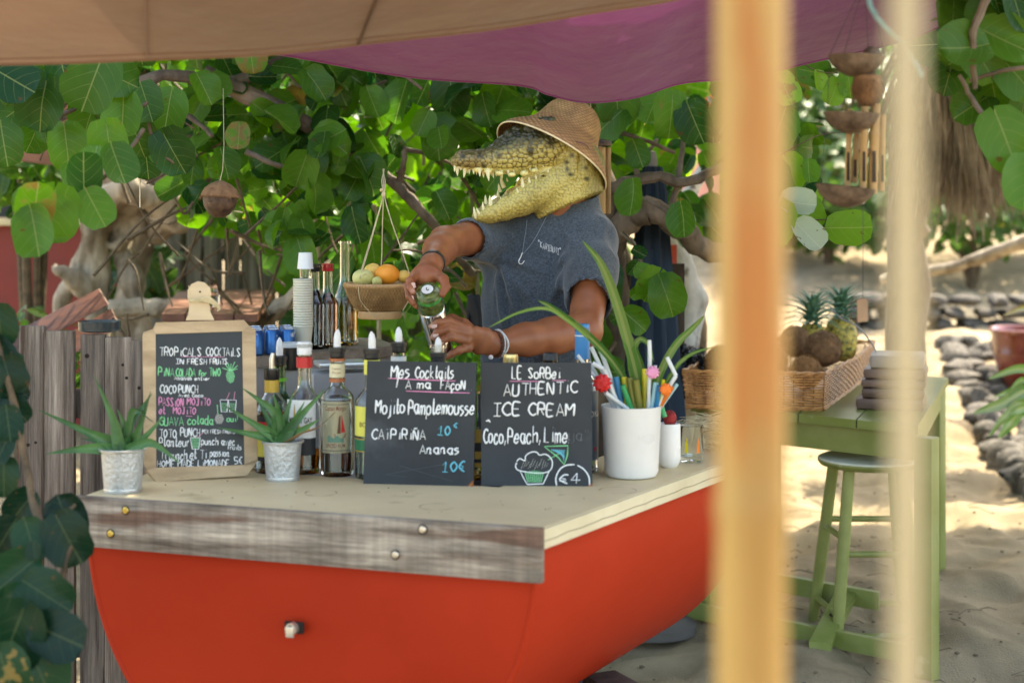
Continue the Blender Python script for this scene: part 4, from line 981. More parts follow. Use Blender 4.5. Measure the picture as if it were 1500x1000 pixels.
# ------------------------------------------------------------------ short plank fence on the left
FW = [mk('fence_plank', (.12, .072, .045), .88, .35, 2.4, .8, 20, st=(14, 14, .6), col2=(.42, .34, .265), bd=.003, bst=(60, 60, 4), col3=(.09, .045, .03), s3=6, t3=.63),
      mk('fence_plank_dark', (.075, .046, .031), .88, .35, 2.4, .8, 20, st=(14, 14, .6), col2=(.29, .235, .185), bd=.003, bst=(60, 60, 4), col3=(.05, .025, .018), s3=6, t3=.62)]
for w_ in FW: grain(w_, [((150, 150, 5), .55, 1.1), ((25, 25, 2), .6, 1.15)])
t = thing('short_fence', 'short fence of weathered upright planks behind the left end of the bar', 'fence', (-1.1, 3.9, 0))
for i, (x0, x1, y0, mt, dy) in enumerate([(29, 67, 477, 0, 0), (67, 112, 484, 0, -.006), (116, 153, 490, 1, .012), (153, 193, 494, 0, .006), (193, 222, 498, 1, .0), (223, 262, 500, 0, .01), (263, 300, 506, 1, .004)]):
    a, b = P(x0, y0, 3.92), P(x1, y0, 3.92); hz = a.z + .05
    m = MB(); w_ = b.x - a.x - .0025; sl = R.uniform(-.004, .004)
    vs = []; segs = 8
    m.bbox(((a.x + b.x) / 2, 3.92 + dy, (a.z - .05) / 2), (w_, .021, a.z + .05), Matrix.Rotation(R.uniform(-.004, .004), 3, 'Y'), .002)
    obj('plank', m, FW[mt], t)
    for _ in range(3):
        q = Vector((R.uniform(a.x + .01, b.x - .01), 3.92 + dy - .0112, R.uniform(.5, a.z - .05))); obj('knot', MB().lathe([(R.uniform(.003, .006), 0), (.002, .0008), (0, .0008)], q, 10, Matrix.Rotation(PI / 2, 3, 'X')), HOLE, t)
obj('rail', MB().box((-1.0, 3.955, .95), (.52, .03, .07)), FW[1], t); obj('rail', MB().box((-1.0, 3.955, .35), (.52, .03, .07)), FW[1], t)
GLASS = mk('clear_glass', (.93, .96, .94), .03, 0, 5, 0, trans=1, ior=1.46)
SMOKE = mk('smoky_plastic', (.10, .12, .12), .15, .1, 5, 0, trans=.6, ior=1.3)
q = P(142, 489, 3.94); m = MB().lathe([(.042, 0), (.052, .004), (.053, .026), (.050, .027), (.047, .008), (0, .006)], (q.x, 3.965, q.z + .004), 28)
single('ashtray', m, SMOKE, 'smoky round plastic ashtray on top of the short plank fence', 'ashtray')

# ------------------------------------------------------------------ bottles
def liquid(name, col, ior=1.36, rough=.03): return mk(name, col, rough, 0, 4, 0, trans=1, ior=ior)
L_AMBER = liquid('amber_liquid', (.62, .22, .03)); L_DARK = liquid('dark_rum', (.20, .045, .01)); L_BLACK = liquid('black_rum', (.04, .01, .004)); L_GOLD = liquid('golden_liquid', (.70, .42, .10)); L_CLEAR = liquid('water_clear', (.80, .90, .86)); L_RED = liquid('red_amber', (.50, .10, .02))
G_GREEN = liquid('green_glass', (.20, .45, .22), 1.46); G_BROWN = liquid('brown_glass', (.14, .06, .02), 1.46)
BLKP = mk('black_plastic', (.012, .012, .013), .35, .2, 9, .05, 60); WHP = mk('white_plastic', (.74, .74, .72), .3, .04, 6, .03, 40, sss=.0)
def lathe_bottle(name, label, base, h, r, neck_r=.0145, shoulder=.56, neck_top=1.0, liq=None, lvl=.7, glass=None, neck_h=.28, seg=32, square=0, group=None):
    """glass bottle: wall with real thickness and the liquid as its own body"""
    t = thing(name, label, 'bottle', base, group=group); b = Vector(base)
    s = shoulder * h; nh = (1 - neck_h) * h
    out = [(0, .004 + .010), (r * .55, .006), (r * .90, 0), (r, .006), (r, s * .6), (r, s), (r * .97, s + (nh - s) * .22), (r * .80, s + (nh - s) * .5), (lerp(neck_r, r, .30), s + (nh - s) * .78), (neck_r * 1.12, nh), (neck_r, nh + .02), (neck_r * .95, h * .97), (neck_r * 1.2, h * .972), (neck_r * 1.2, h)]
    inn = [(neck_r * .75, h), (neck_r * .72, nh + .02), (neck_r * .85, nh), (lerp(neck_r, r, .30) - .003, s + (nh - s) * .78), (r * .80 - .003, s + (nh - s) * .5), (r - .0035, s), (r - .0035, .012), (r * .6, .016), (0, .022)]
    wob = (lambda a, z: 1 + square * math.cos(4 * a)) if square else None
    m = MB().lathe(out + inn, b, seg, wob=wob, close=False); obj('glass', m, glass or GLASS, t, smooth=50)
    if liq:
        zl = .012 + (s - .012) * min(1, lvl / shoulder) if lvl < shoulder else lvl * h
        pr = [(0, .0135)] + [(rr - .004, z) for rr, z in [(r, .0135), (r, min(s, zl))]]
        if zl > s:
            k = (zl - s) / (nh - s); rr = np.interp(k, [0, .22, .5, .78, 1], [r, r * .97, r * .8, lerp(neck_r, r, .3), neck_r * 1.12])
            for kk in (.22, .5, .78):
                if kk < k: pr.append((np.interp(kk, [0, .22, .5, .78, 1], [r, r * .97, r * .8, lerp(neck_r, r, .3), neck_r]) - .004, s + (nh - s) * kk))
            pr.append((rr - .004, zl))
        pr.append((0, zl)); obj('liquid', MB().lathe(pr, b, seg, wob=wob, close=False), liq, t, smooth=50)
    return t
def band(t, name, mat, base, r, z0, z1, arc=None, a0=-PI / 2, seg=36, label=None):
    """label or collar wrapped on a bottle; arc: full ring when None"""
    b = Vector(base); m = MB()
    if arc is None: m.lathe([(r, z0), (r, z1), (r - .0008, z1 + .0003), (r - .0008, z0 - .0003), (r, z0)], b, seg, close=False)
    else:
        f = lambda u, v: b + Vector((r * math.cos(a0 - arc / 2 + arc * u), r * math.sin(a0 - arc / 2 + arc * u), lerp(z0, z1, v)))
        g = lambda u, v: b + Vector(((r - .0006) * math.cos(a0 - arc / 2 + arc * u), (r - .0006) * math.sin(a0 - arc / 2 + arc * u), lerp(z0, z1, v)))
        m.grid(f, 20, 1); k = len(m.v); m.grid(g, 20, 1)
        m.add([f(i / 20, 0) for i in range(21)] + [g(i / 20, 0) for i in range(21)], [(i + 1, i, 21 + i, 22 + i) for i in range(20)])
        m.add([f(i / 20, 1) for i in range(21)] + [g(i / 20, 1) for i in range(21)], [(i, i + 1, 22 + i, 21 + i) for i in range(20)])
    return obj(name, m, mat, t, label=label)
def pourer(t, base, h, r=.0155, spout=.045, col=None, tilt=0, a=0):
    b = Vector(base) + Vector((0, 0, h)); 
    obj('pourer_collar', MB().lathe([(r * .9, -.004), (r * 1.12, .0), (r * 1.12, .010), (r * 1.28, .011), (r * 1.28, .020), (r * .6, .022), (0, .022)], b, 24), BLKP, t)
    q = [b + Vector((0, 0, .02)), b + Vector((0, 0, .02 + spout * .5)), b + Vector((tilt * .3, 0, .02 + spout * .8)), b + Vector((tilt, 0, .02 + spout))]
    obj('spout', MB().tube(q, [.0085, .0085, .0065, .0018], 14), WHP, t)
def paper(name, col, rough=.6): return mk(name, col, rough, .04, 12, .05, 90)
PW = paper('white_label', (.74, .74, .70)); PY = paper('yellow_label', (.76, .70, .12)); PC = paper('cream_label', (.68, .62, .40)); PK = paper('black_label', (.02, .02, .022)); PR = paper('red_label', (.52, .02, .025), .35); PG = paper('gold_label', (.50, .33, .05), .35)
PGR = paper('green_label', (.02, .16, .07), .4); PB = paper('blue_label', (.03, .22, .50), .4); PBR = paper('brown_print', (.10, .045, .02)); INK = paper('ink', (.02, .02, .02)); INKR = paper('dark_red_print', (.22, .05, .02))
FNT = [None]
def text_on_cyl(t, s, base, r, z, height, mat, a0=-PI / 2, width=None, name='lettering', bold=0):
    """printed words bent round a bottle"""
    cu = bpy.data.curves.new('txt', 'FONT'); cu.body = s; cu.size = 1; cu.align_x = 'CENTER'; cu.offset = bold; cu.resolution_u = 3
    o = bpy.data.objects.new('txt', cu); COL.objects.link(o); dg = bpy.context.evaluated_depsgraph_get(); me = bpy.data.meshes.new_from_object(o.evaluated_get(dg)); bpy.data.objects.remove(o)
    bm = bmesh.new(); bm.from_mesh(me); bmesh.ops.subdivide_edges(bm, edges=bm.edges[:], cuts=1); xs = [v.co.x for v in bm.verts]; w = max(xs) - min(xs); k = height / .7; kx = k if width is None else width / w
    b = Vector(base); inv = wmat(t).inverted()
    for v in bm.verts:
        a = a0 + v.co.x * kx / r; v.co = inv @ (b + Vector(((r) * math.cos(a), (r) * math.sin(a), z + v.co.y * k)))
    bm.to_mesh(me); bm.free(); me.materials.clear(); me.materials.append(mat); o = bpy.data.objects.new(name, me); COL.objects.link(o); o.parent = t; return o

b = C(398, 690); t = lathe_bottle('rum_bottle', 'dark brown bottle with a gold collar and silver pourer, behind the right hand aloe pot', b, .238, .042, liq=L_DARK, lvl=.6, shoulder=.55, neck_h=.22, glass=GLASS)
band(t, 'collar', PG, b, .0172, .185, .213); obj('pourer_collar', MB().lathe([(.016, .213), (.018, .216), (.018, .238), (0, .24)], b, 20), BLKP, t)
obj('spout', MB().tube([b + Vector((0, 0, .235)), b + Vector((0, 0, .262)), b + Vector((.003, 0, .275))], [.006, .006, .004], 12), SCREWG, t)
band(t, 'label', PK, b, .0427, .03, .135, 2.6); band(t, 'label_stripe', PY, b, .0431, .04, .085, 1.8); band(t, 'label_stripe', PR, b, .0431, .09, .12, 1.4)
text_on_cyl(t, 'RUM', b, .0435, .1, .012, PG)
b = C(405, 681) + Vector((0, .05, 0)); t = lathe_bottle('liqueur_bottle', 'bottle with a bright green neck ring, half hidden behind the gold collared one', b, .235, .034, liq=L_CLEAR, lvl=.5, glass=G_GREEN); band(t, 'neck_ring', paper('lime_ring', (.15, .50, .03), .4), b, .0168, .195, .203); pourer(t, b, .235); band(t, 'label', PW, b, .0347, .05, .13, 2.4)
b = C(446, 691); t = lathe_bottle('rum_bottle', 'clear rum bottle with a red neck band, white cap and white label', b, .298, .0430, neck_r=.0155, shoulder=.50, neck_h=.34, liq=L_AMBER, lvl=.17)
band(t, 'neck_band', PR, b, .0188, .243, .267); obj('cap', MB().lathe([(.0155, .272), (.0172, .274), (.0172, .299), (.0155, .302), (0, .302)], b, 24), WHP, t)
band(t, 'label', PW, b, .0437, .085, .172, 1.75, -PI / 2 - .12); band(t, 'lower_label', PK, b, .0437, .045, .083, 1.75, -PI / 2 - .12)
m = MB(); a0 = -PI / 2 - .42
def cyl(b, r, a, z): return b + Vector((r * math.cos(a), r * math.sin(a), z))
m.add([cyl(b, .0442, a0 - .13 + .26 * i / 8, .100) for i in range(9)] + [cyl(b, .0442, a0 - .02 + .05 * i / 8, .155 + .008 * math.sin(PI * i / 8)) for i in range(9)], [(i, i + 1, 10 + i, 9 + i) for i in range(8)]); obj('label_print', m, PG, t)
m = MB(); m.add([cyl(b, .0442, -PI / 2 - .35 + .75 * i / 10, .100 + .0 * i) for i in range(11)] + [cyl(b, .0442, -PI / 2 - .35 + .75 * i / 10, .112 + .006 * math.sin(i)) for i in range(11)], [(i, i + 1, 12 + i, 11 + i) for i in range(10)]); obj('label_print', m, PG, t)
text_on_cyl(t, 'MOUNT GAY', b, .0444, .119, .013, INK, -PI / 2 - .12, width=.058, bold=.02)
text_on_cyl(t, 'RUM', b, .0446, .101, .009, INK, -PI / 2 - .35, bold=.01)
b = C(494, 695); t = lathe_bottle('rum_bottle', 'spiced rum bottle with a cream picture label and a white pourer', b, .292, .0385, neck_r=.0150, shoulder=.60, neck_h=.30, liq=L_DARK, lvl=.60)
band(t, 'neck_label', PC, b, .0182, .225, .256); band(t, 'neck_ring', paper('copper_ring', (.40, .13, .05), .4), b, .0185, .214, .222); band(t, 'neck_ring', paper('copper_ring', (.40, .13, .05), .4), b, .0182, .262, .268); pourer(t, b, .272, spout=.042, tilt=.002)
band(t, 'label', PC, b, .0382, .055, .172, 1.9); band(t, 'label_border', PBR, b, .0384, .060, .0615, 1.8); band(t, 'label_border', PBR, b, .0384, .165, .1662, 1.8)
text_on_cyl(t, 'Captain Morgan', b, .0386, .152, .0105, INKR, width=.050, bold=.01); text_on_cyl(t, 'SPICED RUM', b, .0386, .068, .0085, INKR, width=.046, bold=.01); text_on_cyl(t, 'Captain', b, .0186, .243, .005, INKR); text_on_cyl(t, 'Morgan', b, .0186, .234, .005, INKR)
m = MB()   # a plain sailing ship and a sea, in place of the printed figure
m.add([cyl(b, .0386, -PI / 2 - .5 + 1.0 * i / 10, .080) for i in range(11)] + [cyl(b, .0386, -PI / 2 - .5 + 1.0 * i / 10, .092 + .004 * math.sin(i * 1.3)) for i in range(11)], [(i, i + 1, 12 + i, 11 + i) for i in range(10)]); obj('label_print', m, paper('sea_print', (.10, .22, .16)), t)
def patch(t, b, r, pts, mat):
    m = MB(); m.add([cyl(b, r, -PI / 2 + x / r, z) for x, z in pts], [tuple(range(len(pts)))]); return obj('label_print', m, mat, t)
patch(t, b, .0388, [(.000, .090), (.022, .090), (.025, .099), (-.003, .099)], INKR); patch(t, b, .0388, [(.004, .100), (.012, .100), (.012, .142), (.008, .138)], PBR); patch(t, b, .0388, [(.013, .101), (.023, .103), (.014, .145)], PR)
b = C(545, 699); t = lathe_bottle('liquor_bottle', 'bottle with a big yellow label and green band, half behind the left blackboard', b, .292, .0385, neck_r=.0155, shoulder=.58, neck_h=.30, liq=L_CLEAR, lvl=.5)
band(t, 'neck_label', PY, b, .0185, .235, .268); pourer(t, b, .272, spout=.040, tilt=-.002); band(t, 'label', PY, b, .0392, .098, .165, 2.6); band(t, 'label_band', PGR, b, .0392, .066, .090, 2.6); band(t, 'label_edge', PG, b, .0394, .0905, .0925, 2.6); band(t, 'label_edge', PG, b, .0394, .063, .065, 2.6); text_on_cyl(t, 'BOLS', b, .0398, .120, .010, PBR, -PI / 2 - .30)
t['label'] = t['label']
b = C(584, 690); t = lathe_bottle('liquor_bottle', 'clear bottle with a plain white neck label and black pourer, third pourer from the left', b, .30, .036, neck_r=.0155, liq=L_CLEAR, lvl=.5); band(t, 'neck_label', PW, b, .0182, .240, .268); pourer(t, b, .28, spout=.036)
b = C(642, 697); t = lathe_bottle('liquor_bottle', 'bottle with a ribbed white neck directly below the steel shaker', b, .30, .036, neck_r=.0155, liq=L_GOLD, lvl=.5); [band(t, 'neck_label', PW, b, .0185, .242 + .008 * k, .2485 + .008 * k) for k in range(2)]; pourer(t, b, .262, spout=.036)
b = C(748, 694); t = lathe_bottle('liquor_bottle', 'bottle with a gold screw cap rising behind the right blackboard', b, .262, .036, neck_r=.015, liq=L_GOLD, lvl=.6); obj('cap', MB().lathe([(.0165, .240)] + sum([[(.0172, .243 + i * .008), (.0168, .247 + i * .008)] for i in range(4)], []) + [(.016, .276), (0, .276)], b, 28), mk('gold_cap', (.62, .46, .20), .3, .1, 8, 0, metal=.8), t)
b = C(806, 693); t = lathe_bottle('liquor_bottle', 'bottle with a black screw cap rising behind the right blackboard', b, .262, .036, neck_r=.015, liq=L_BLACK, lvl=.6, glass=G_BROWN); obj('cap', MB().lathe([(.0168, .240), (.0172, .245), (.0172, .275), (.016, .278), (0, .278)], b, 28), BLKP, t)
b = C(853, 690); t = lathe_bottle('vodka_bottle', 'tall frosted bottle with a blue neck sleeve at the right edge of the right blackboard', b, .335, .0365, neck_r=.0150, shoulder=.58, neck_h=.30, liq=L_CLEAR, lvl=.5)
band(t, 'neck_sleeve', PB, b, .0172, .262, .322); obj('cap', MB().lathe([(.0162, .322), (.0168, .326), (.0168, .340), (.0150, .343), (0, .343)], b, 28), PB, t); band(t, 'neck_ring', PW, b, .0176, .315, .3175); band(t, 'label', mk('slate_label', (.09, .12, .15), .4, .1, 5), b, .0372, .03, .19, 3.4)
text_on_cyl(t, 'VODKA', b, .0378, .13, .014, PW, -PI / 2 + .55)
m = MB(); m.add([cyl(b, .038, -PI / 2 + .75 + .25 * i / 4, .052) for i in range(5)] + [cyl(b, .038, -PI / 2 + .75 + .25 * i / 4, .060) for i in range(5)], [(i, i + 1, 6 + i, 5 + i) for i in range(4)]); obj('label_print', m, PR, t)
b = C(700, 700) ; t = lathe_bottle('liquor_bottle', 'golden bottle glimpsed in the gap between the two blackboards', b, .19, .030, neck_r=.013, liq=L_GOLD, lvl=.55); band(t, 'label', PG, b, .0307, .03, .115, 3); band(t, 'label_band', PK, b, .0311, .065, .085, 3); band(t, 'label_band', PK, b, .0311, .04, .048, 3)
# ------------------------------------------------------------------ handwriting: one-stroke letters (x 0..6, y 0..9; baseline 2, x-height 6, capitals 8)
G = {
'A': '02 28 42|12 0 35 15'}
def _g(s): return [[(int(p[0]), int(p[1])) for p in st.split()] for st in s.split('|')]
GL = {k: _g(v) for k, v in {
'A': '02 28 52|14 44', 'B': '02 08 38 46 35 05 35 54 42 02', 'C': '57 38 17 05 13 32 53', 'D': '02 08 37 55 43 22 02', 'E': '48 08 02 42|05 35', 'F': '48 08 02|05 35', 'G': '57 38 17 05 13 32 53 55 35', 'H': '02 08|42 48|05 45', 'I': '08 48|28 22|02 42', 'i': '24 22|26 27',
'J': '08 48|38 33 22 03', 'K': '08 02|48 05 42', 'L': '08 02 42', 'M': '02 08 25 58 52', 'N': '02 08 42 48', 'O': '28 06 04 22 44 46 28', 'P': '02 08 38 47 45 35 05', 'R': '02 08 38 47 45 35 05|25 42', 'S': '47 28 07 16 34 43 22 03', 'T': '08 58|38 32', 'U': '08 03 22 43 48', 'V': '08 22 48', 'W': '08 12 36 52 68', 'X': '02 48|08 42', 'Y': '08 25 48|25 22',
'a': '46 16 04 13 32 45 46 42 53', 'b': '09 02 32 44 36 05', 'c': '45 26 04 12 32 43', 'd': '46 16 04 12 32 44 49 42 52', 'e': '04 44 36 15 03 22 43', 'f': '47 29 17 12|05 35', 'g': '46 16 04 23 45 46 41 20 00', 'h': '09 02|05 36 45 42', 'j': '26 21 00|28 28', 'k': '09 02|36 04 42', 'l': '19 13 22 33', 'm': '06 02|05 16 25 22|25 46 55 52', 'n': '06 02|05 26 35 32 43', 'o': '26 05 03 22 43 45 26', 'p': '06 00|05 26 45 43 22 03', 'q': '46 16 04 22 44|46 40', 'r': '06 02|04 26 36', 's': '36 16 05 34 33 12 02', 't': '19 13 22 33|06 36', 'u': '06 03 22 43 46|43 42 53', 'v': '06 22 46', 'w': '06 12 25 32 56', 'x': '06 42|02 46', 'y': '06 03 22 44|46 41 20 00', 'z': '06 46 02 42',
'0': '28 06 04 22 44 46 28', '1': '06 28 22|02 42', '4': '38 04 54|38 32', '5': '48 08 05 35 43 22 02', '8': '28 06 24 42 22 03 46 28', '9': '45 16 27 47 44 32', '6': '38 05 03 22 43 35 05', '2': '07 28 46 02 42', '7': '08 48 22',
'.': '02 02', ',': '13 01', "'": '19 17', '"': '19 17|39 37', '-': '05 35', '!': '19 14|12 12', '€': '48 28 05 23 42|06 35|04 34', 'ç': '45 26 04 12 32 43|22 11 20 00', 'ñ': '06 02|05 26 35 32 43|08 19 28 39', 'Ñ': '02 08 42 48|09 19 29 39', 'ï': '24 22|17 17|37 37', 'J_': '', '/': '02 48', 'é': '04 44 36 15 03 22 43|28 39', ':': '13 13|16 16'}.items() if v}
GL['i'] = _g('26 22 33|28 28'); GL['ï'] = _g('26 22|18 18|38 38')
WD = {'i': 3, 'l': 3, 'I': 4, '.': 2, ',': 2, "'": 2, ' ': 3, 'M': 6, 'm': 6, 'W': 7, 'w': 6, 'j': 3, 't': 3, 'r': 4, 'f': 4, '!': 2, 'ï': 4, 's': 4, '1': 5, ':': 2}
class Board:
    """writing surface: origin, right and up vectors of full size, outward normal"""
    def __init__(s, o, u, v, par): s.o, s.u, s.v, s.par = Vector(o), Vector(u), Vector(v), par; s.n = s.u.cross(s.v).normalized()
    def pt(s, a, b, h=.0008): return s.o + s.u * a + s.v * b + s.n * h
    def stroke(s, m, pts, w, smooth=True, h=.0006):
        q = [s.pt(a, b, h) for a, b in pts]
        if smooth and len(q) > 2: q = smooth_pts(q, 4)
        if len(q) == 2 and (q[0] - q[1]).length < 1e-5: q[1] = q[0] + s.u.normalized() * w * .8
        # a wet chalk line: flat ribbon with rounded ends
        m.tube(q, [w * .55] + [w * R.uniform(.9, 1.08) for _ in q[1:-1]] + [w * .55], 6, flat=s.n)
    def write(s, txt, x0, x1, yb, cap, mat, w=.0016, jit=.25, slope=0, name='lettering', parent=None):
        tot = sum(WD.get(c, 5) + 1 for c in txt) - 1; k = (x1 - x0) / tot; m = MB(); x = 0; ky = cap / 6
        for c in txt:
            wd = WD.get(c, 5)
            dy = R.uniform(-.3, .3)
            for st in GL.get(c, []):
                pts = [(x0 + (x + px + (py - 2) * .08 + R.uniform(-jit, jit) * .5) * k, yb + slope * (x * k) + (py - 2 + dy + R.uniform(-jit, jit) * .5) * ky) for px, py in st]
                s.stroke(m, pts, w, smooth=(len(st) > 3))
            x += wd + 1
        return obj(name, m, mat, parent or s.par, smooth=180)
def chalk(name, col): return mk(name, col, .7, .08, 60, .2, 300, bd=.0005)
CW = chalk('white_chalk', (.80, .82, .82)); CPK = chalk('pink_chalk', (.72, .26, .45)); CG = chalk('green_chalk', (.22, .68, .30)); CB = chalk('blue_chalk', (.12, .50, .62)); CFAINT = chalk('faint_chalk', (.11, .12, .13)); CPALE = chalk('pale_chalk', (.52, .50, .44))
SLATE = mk('slate_board', (.016, .020, .024), .6, .25, 5, .35, 18, col2=(.030, .036, .042), bd=.003, col3=(.06, .068, .075), s3=4, t3=.68)
BLACKB = mk('black_board', (.010, .012, .012), .35, .2, 6, .1, 60, col2=(.020, .022, .022))
RUST = mk('worn_corner', (.30, .10, .03), .8, .3, 20)

def px_board(quad, base_d, lean, th, t, mat):
    """board whose lower edge stands on the counter; quad = px corners bl, br, tr, tl"""
    bl = C(*quad[0]); br = C(*quad[1])
    def hit(px, py):   # sight line meets the leaning plane
        u = (br - bl).normalized(); up = Vector((0, 0, 1)); n0 = u.cross(up).normalized(); v = (up * math.cos(lean) - n0 * math.sin(lean)); n = u.cross(v)
        d = Vector(((px - 750) / FPX, 1, -(py - HY) / FPX)); e = Vector((0, 0, EYE)); return e + d * ((bl - e).dot(n) / d.dot(n))
    tr_, tl = hit(*quad[2]), hit(*quad[3]); n = (br - bl).cross(tl - bl).normalized()
    return bl, br, tr_, tl, n
# left blackboard
t = thing('blackboard', 'left square slate blackboard headed Mes Cocktails in white chalk', 'blackboard', C(615, 711))
bl, br, tr_, tl, n = px_board([(532, 708), (693, 712), (698, 531), (538, 528)], 0, .10, .008, t, SLATE)
obj('board', MB().slab([bl, br, tr_, tl], -n * .008), SLATE, t)
obj('worn_corner', MB().slab([br + n * .0004, br + (tr_ - br) * .05 + n * .0004, br + (bl - br) * .05 + n * .0004][::-1], -n * .009), RUST, t)
b = Board(bl, br - bl, tl - bl, t); Z2 = lambda zx, zy: ((zx - 52) / 680, (832 - zy) / 755)
def wr(b, Zf, txt, zx0, zx1, zb, zc, mat, w=.0017, **k):
    a0, b0 = Zf(zx0, zb); a1, _ = Zf(zx1, zb); _, c = Zf(zx0, zb - zc); return b.write(txt, a0, a1, b0, c - b0, mat, w, **k)
def ln(b, Zf, pts, mat, w=.0013, name='underline', smooth=False):
    m = MB(); b.stroke(m, [Zf(*p) for p in pts], w, smooth); return obj(name, m, mat, b.par)
wr(b, Z2, 'Mes', 205, 320, 182, 75, CW); wr(b, Z2, 'Cocktails', 355, 595, 182, 68, CW); wr(b, Z2, 'A ma', 297, 455, 245, 50, CW); wr(b, Z2, 'FAçoN...', 515, 715, 247, 55, CW)
ln(b, Z2, [(187, 184), (400, 190), (606, 194)], CPK); ln(b, Z2, [(300, 260), (500, 264), (695, 266)], CPK); ln(b, Z2, [(250, 118), (250, 180), (240, 240)], CW, .0016, 'stroke')
wr(b, Z2, 'Mojito', 115, 298, 400, 80, CW, .0019); wr(b, Z2, 'Pamplemousse', 320, 728, 400, 82, CW, .0019); wr(b, Z2, 'CAïPiRiÑA', 97, 430, 556, 60, CW, .0017); wr(b, Z2, '10', 508, 585, 525, 55, CB, .0016); wr(b, Z2, '€', 603, 630, 480, 28, CB, .0012)
wr(b, Z2, 'Ananas', 398, 640, 640, 52, CW, .0017); wr(b, Z2, '10€', 540, 685, 745, 60, CB, .0018); ln(b, Z2, [(505, 522), (535, 528)], CB, .0015, 'stroke')
for a in range(10): ln(b, Z2, [(R.uniform(80, 650), R.uniform(650, 810)), (R.uniform(80, 650), R.uniform(650, 810))][:1] + [(R.uniform(80, 650), R.uniform(650, 810))], CFAINT, .0004, 'scratch') if a < 3 else None
# right blackboard
t = thing('blackboard', 'right square slate blackboard reading Authentic Ice Cream with a cupcake drawing', 'blackboard', C(786, 712))
bl, br, tr_, tl, n = px_board([(705, 711), (868, 712), (866, 531), (704, 531)], 0, .10, .008, t, SLATE)
obj('board', MB().slab([bl, br, tr_, tl], -n * .008), SLATE, t)
obj('worn_corner', MB().slab([br + n * .0004, br + (tr_ - br) * .03 + n * .0004, br + (bl - br) * .05 + n * .0004][::-1], -n * .009), RUST, t)
b = Board(bl, br - bl, tl - bl, t); Z3 = lambda zx, zy: ((zx - 770) / 682, (838 - zy) / 750)
wr(b, Z3, 'LE', 963, 1028, 183, 75, CW); wr(b, Z3, 'SoRBei', 1065, 1262, 183, 62, CW); ln(b, Z3, [(950, 201), (1148, 201)], CPK); ln(b, Z3, [(1212, 195), (1298, 195)], CPK)
wr(b, Z3, 'AUTHENTiC', 912, 1368, 292, 72, CW, .0019, slope=.05); wr(b, Z3, 'ICE', 848, 1020, 410, 76, CW, .0021); wr(b, Z3, 'CREAM', 1062, 1350, 410, 74, CW, .0021)
wr(b, Z3, 'Coco,', 785, 925, 578, 88, CW, .0017); wr(b, Z3, 'Peach,', 935, 1140, 578, 88, CW, .0017); wr(b, Z3, 'Lime.', 1160, 1322, 575, 90, CW, .0017); ln(b, Z3, [(802, 446), (818, 440), (828, 452)], CW, .0022, 'chalk_spot')
wr(b, Z3, '"jaja"', 1200, 1440, 560, 60, CFAINT, .0009, name='rubbed_out_lettering')
ln(b, Z3, [(990, 695), (982, 720), (1005, 745), (1120, 760), (1190, 745), (1208, 700), (1195, 665), (1165, 645), (1130, 650), (1110, 632), (1075, 634), (1045, 655), (1038, 685), (1008, 672), (988, 690)], CW, .0012, 'cupcake_drawing', True)
ln(b, Z3, [(1008, 745), (1030, 790), (1052, 828), (1150, 824), (1172, 780), (1190, 742)], CW, .0012, 'cupcake_drawing')
m = MB()
for i in range(9): b.stroke(m, [Z3(1040 + i * 14, 742 + 3 * abs(4 - i)), Z3(1056 + i * 10, 815)], .0016, False)
obj('cupcake_drawing', m, CG, t)
m = MB()
for i in range(12): b.stroke(m, [Z3(1015 + i * 14, 735 - (i % 3) * 8), Z3(1040 + i * 13, 672 + (i % 4) * 9)], .0005, False, .0004)
obj('cupcake_drawing', m, CPALE, t)
m = MB()
for i in range(9): b.stroke(m, [Z3(1200 + i * 10, 618 + i * 4), Z3(1285 - i, 622 + i * 8)], .0012, False, .0004)
obj('flag_drawing', m, CB, t); ln(b, Z3, [(1160, 598), (1304, 592), (1300, 650), (1280, 706), (1240, 660), (1160, 600)], CG, .0011, 'flag_drawing'); ln(b, Z3, [(1180, 680), (1250, 640)], CG, .0011, 'flag_drawing')
ln(b, Z3, [(1232, 835), (1228, 790), (1250, 740), (1290, 712), (1345, 706)], CW, .0014, 'price_circle', True); ln(b, Z3, [(1360, 710), (1400, 735), (1430, 780), (1434, 830)], CW, .0014, 'price_circle', True); wr(b, Z3, '€', 1248, 1312, 820, 52, CW, .0017); wr(b, Z3, '4', 1318, 1375, 818, 62, CW, .0018)
# menu board with the wooden frame
FRW = mk('frame_wood', (.44, .30, .16), .5, .2, 3, .2, 40, st=(2, 2, 8), col2=(.60, .44, .26), col3=(.34, .22, .11), s3=12, t3=.66)
t = thing('menu_board', 'wooden framed menu board of cocktails with a round handle and raffia bow', 'menu board', C(290, 704))
bl, br, tr_, tl, n = px_board([(222, 705), (362, 699), (366, 470), (212, 474)], 0, .16, .012, t, FRW)
e = Vector((0, 0, EYE)); nb = n
def MP(px, py, h=0):
    d = Vector(((px - 750) / FPX, 1, -(py - HY) / FPX)); q = e + d * ((bl - e).dot(nb) / d.dot(nb)); return q + nb * h
def ZM(zx, zy): return 200 + zx / 3.226, 400 + zy / 3.226
def poly(pts, th, mat, name, h=0): return obj(name, MB().slab([MP(*ZM(*p), h) for p in pts][::-1], -nb * th * -1 if False else nb * th), mat, t)
outer = [(45, 940), (90, 985), (518, 955), (560, 905), (574, 885), (562, 268), (530, 250), (508, 222), (92, 232), (80, 262), (32, 278), (32, 600)]
def pslab(pts, h0, h1, mat, name): return obj(name, MB().slab([MP(*ZM(*p), h0) for p in pts], nb * (h1 - h0)), mat, t)
pslab(outer, -.014, -.004, FRW, 'back_panel')
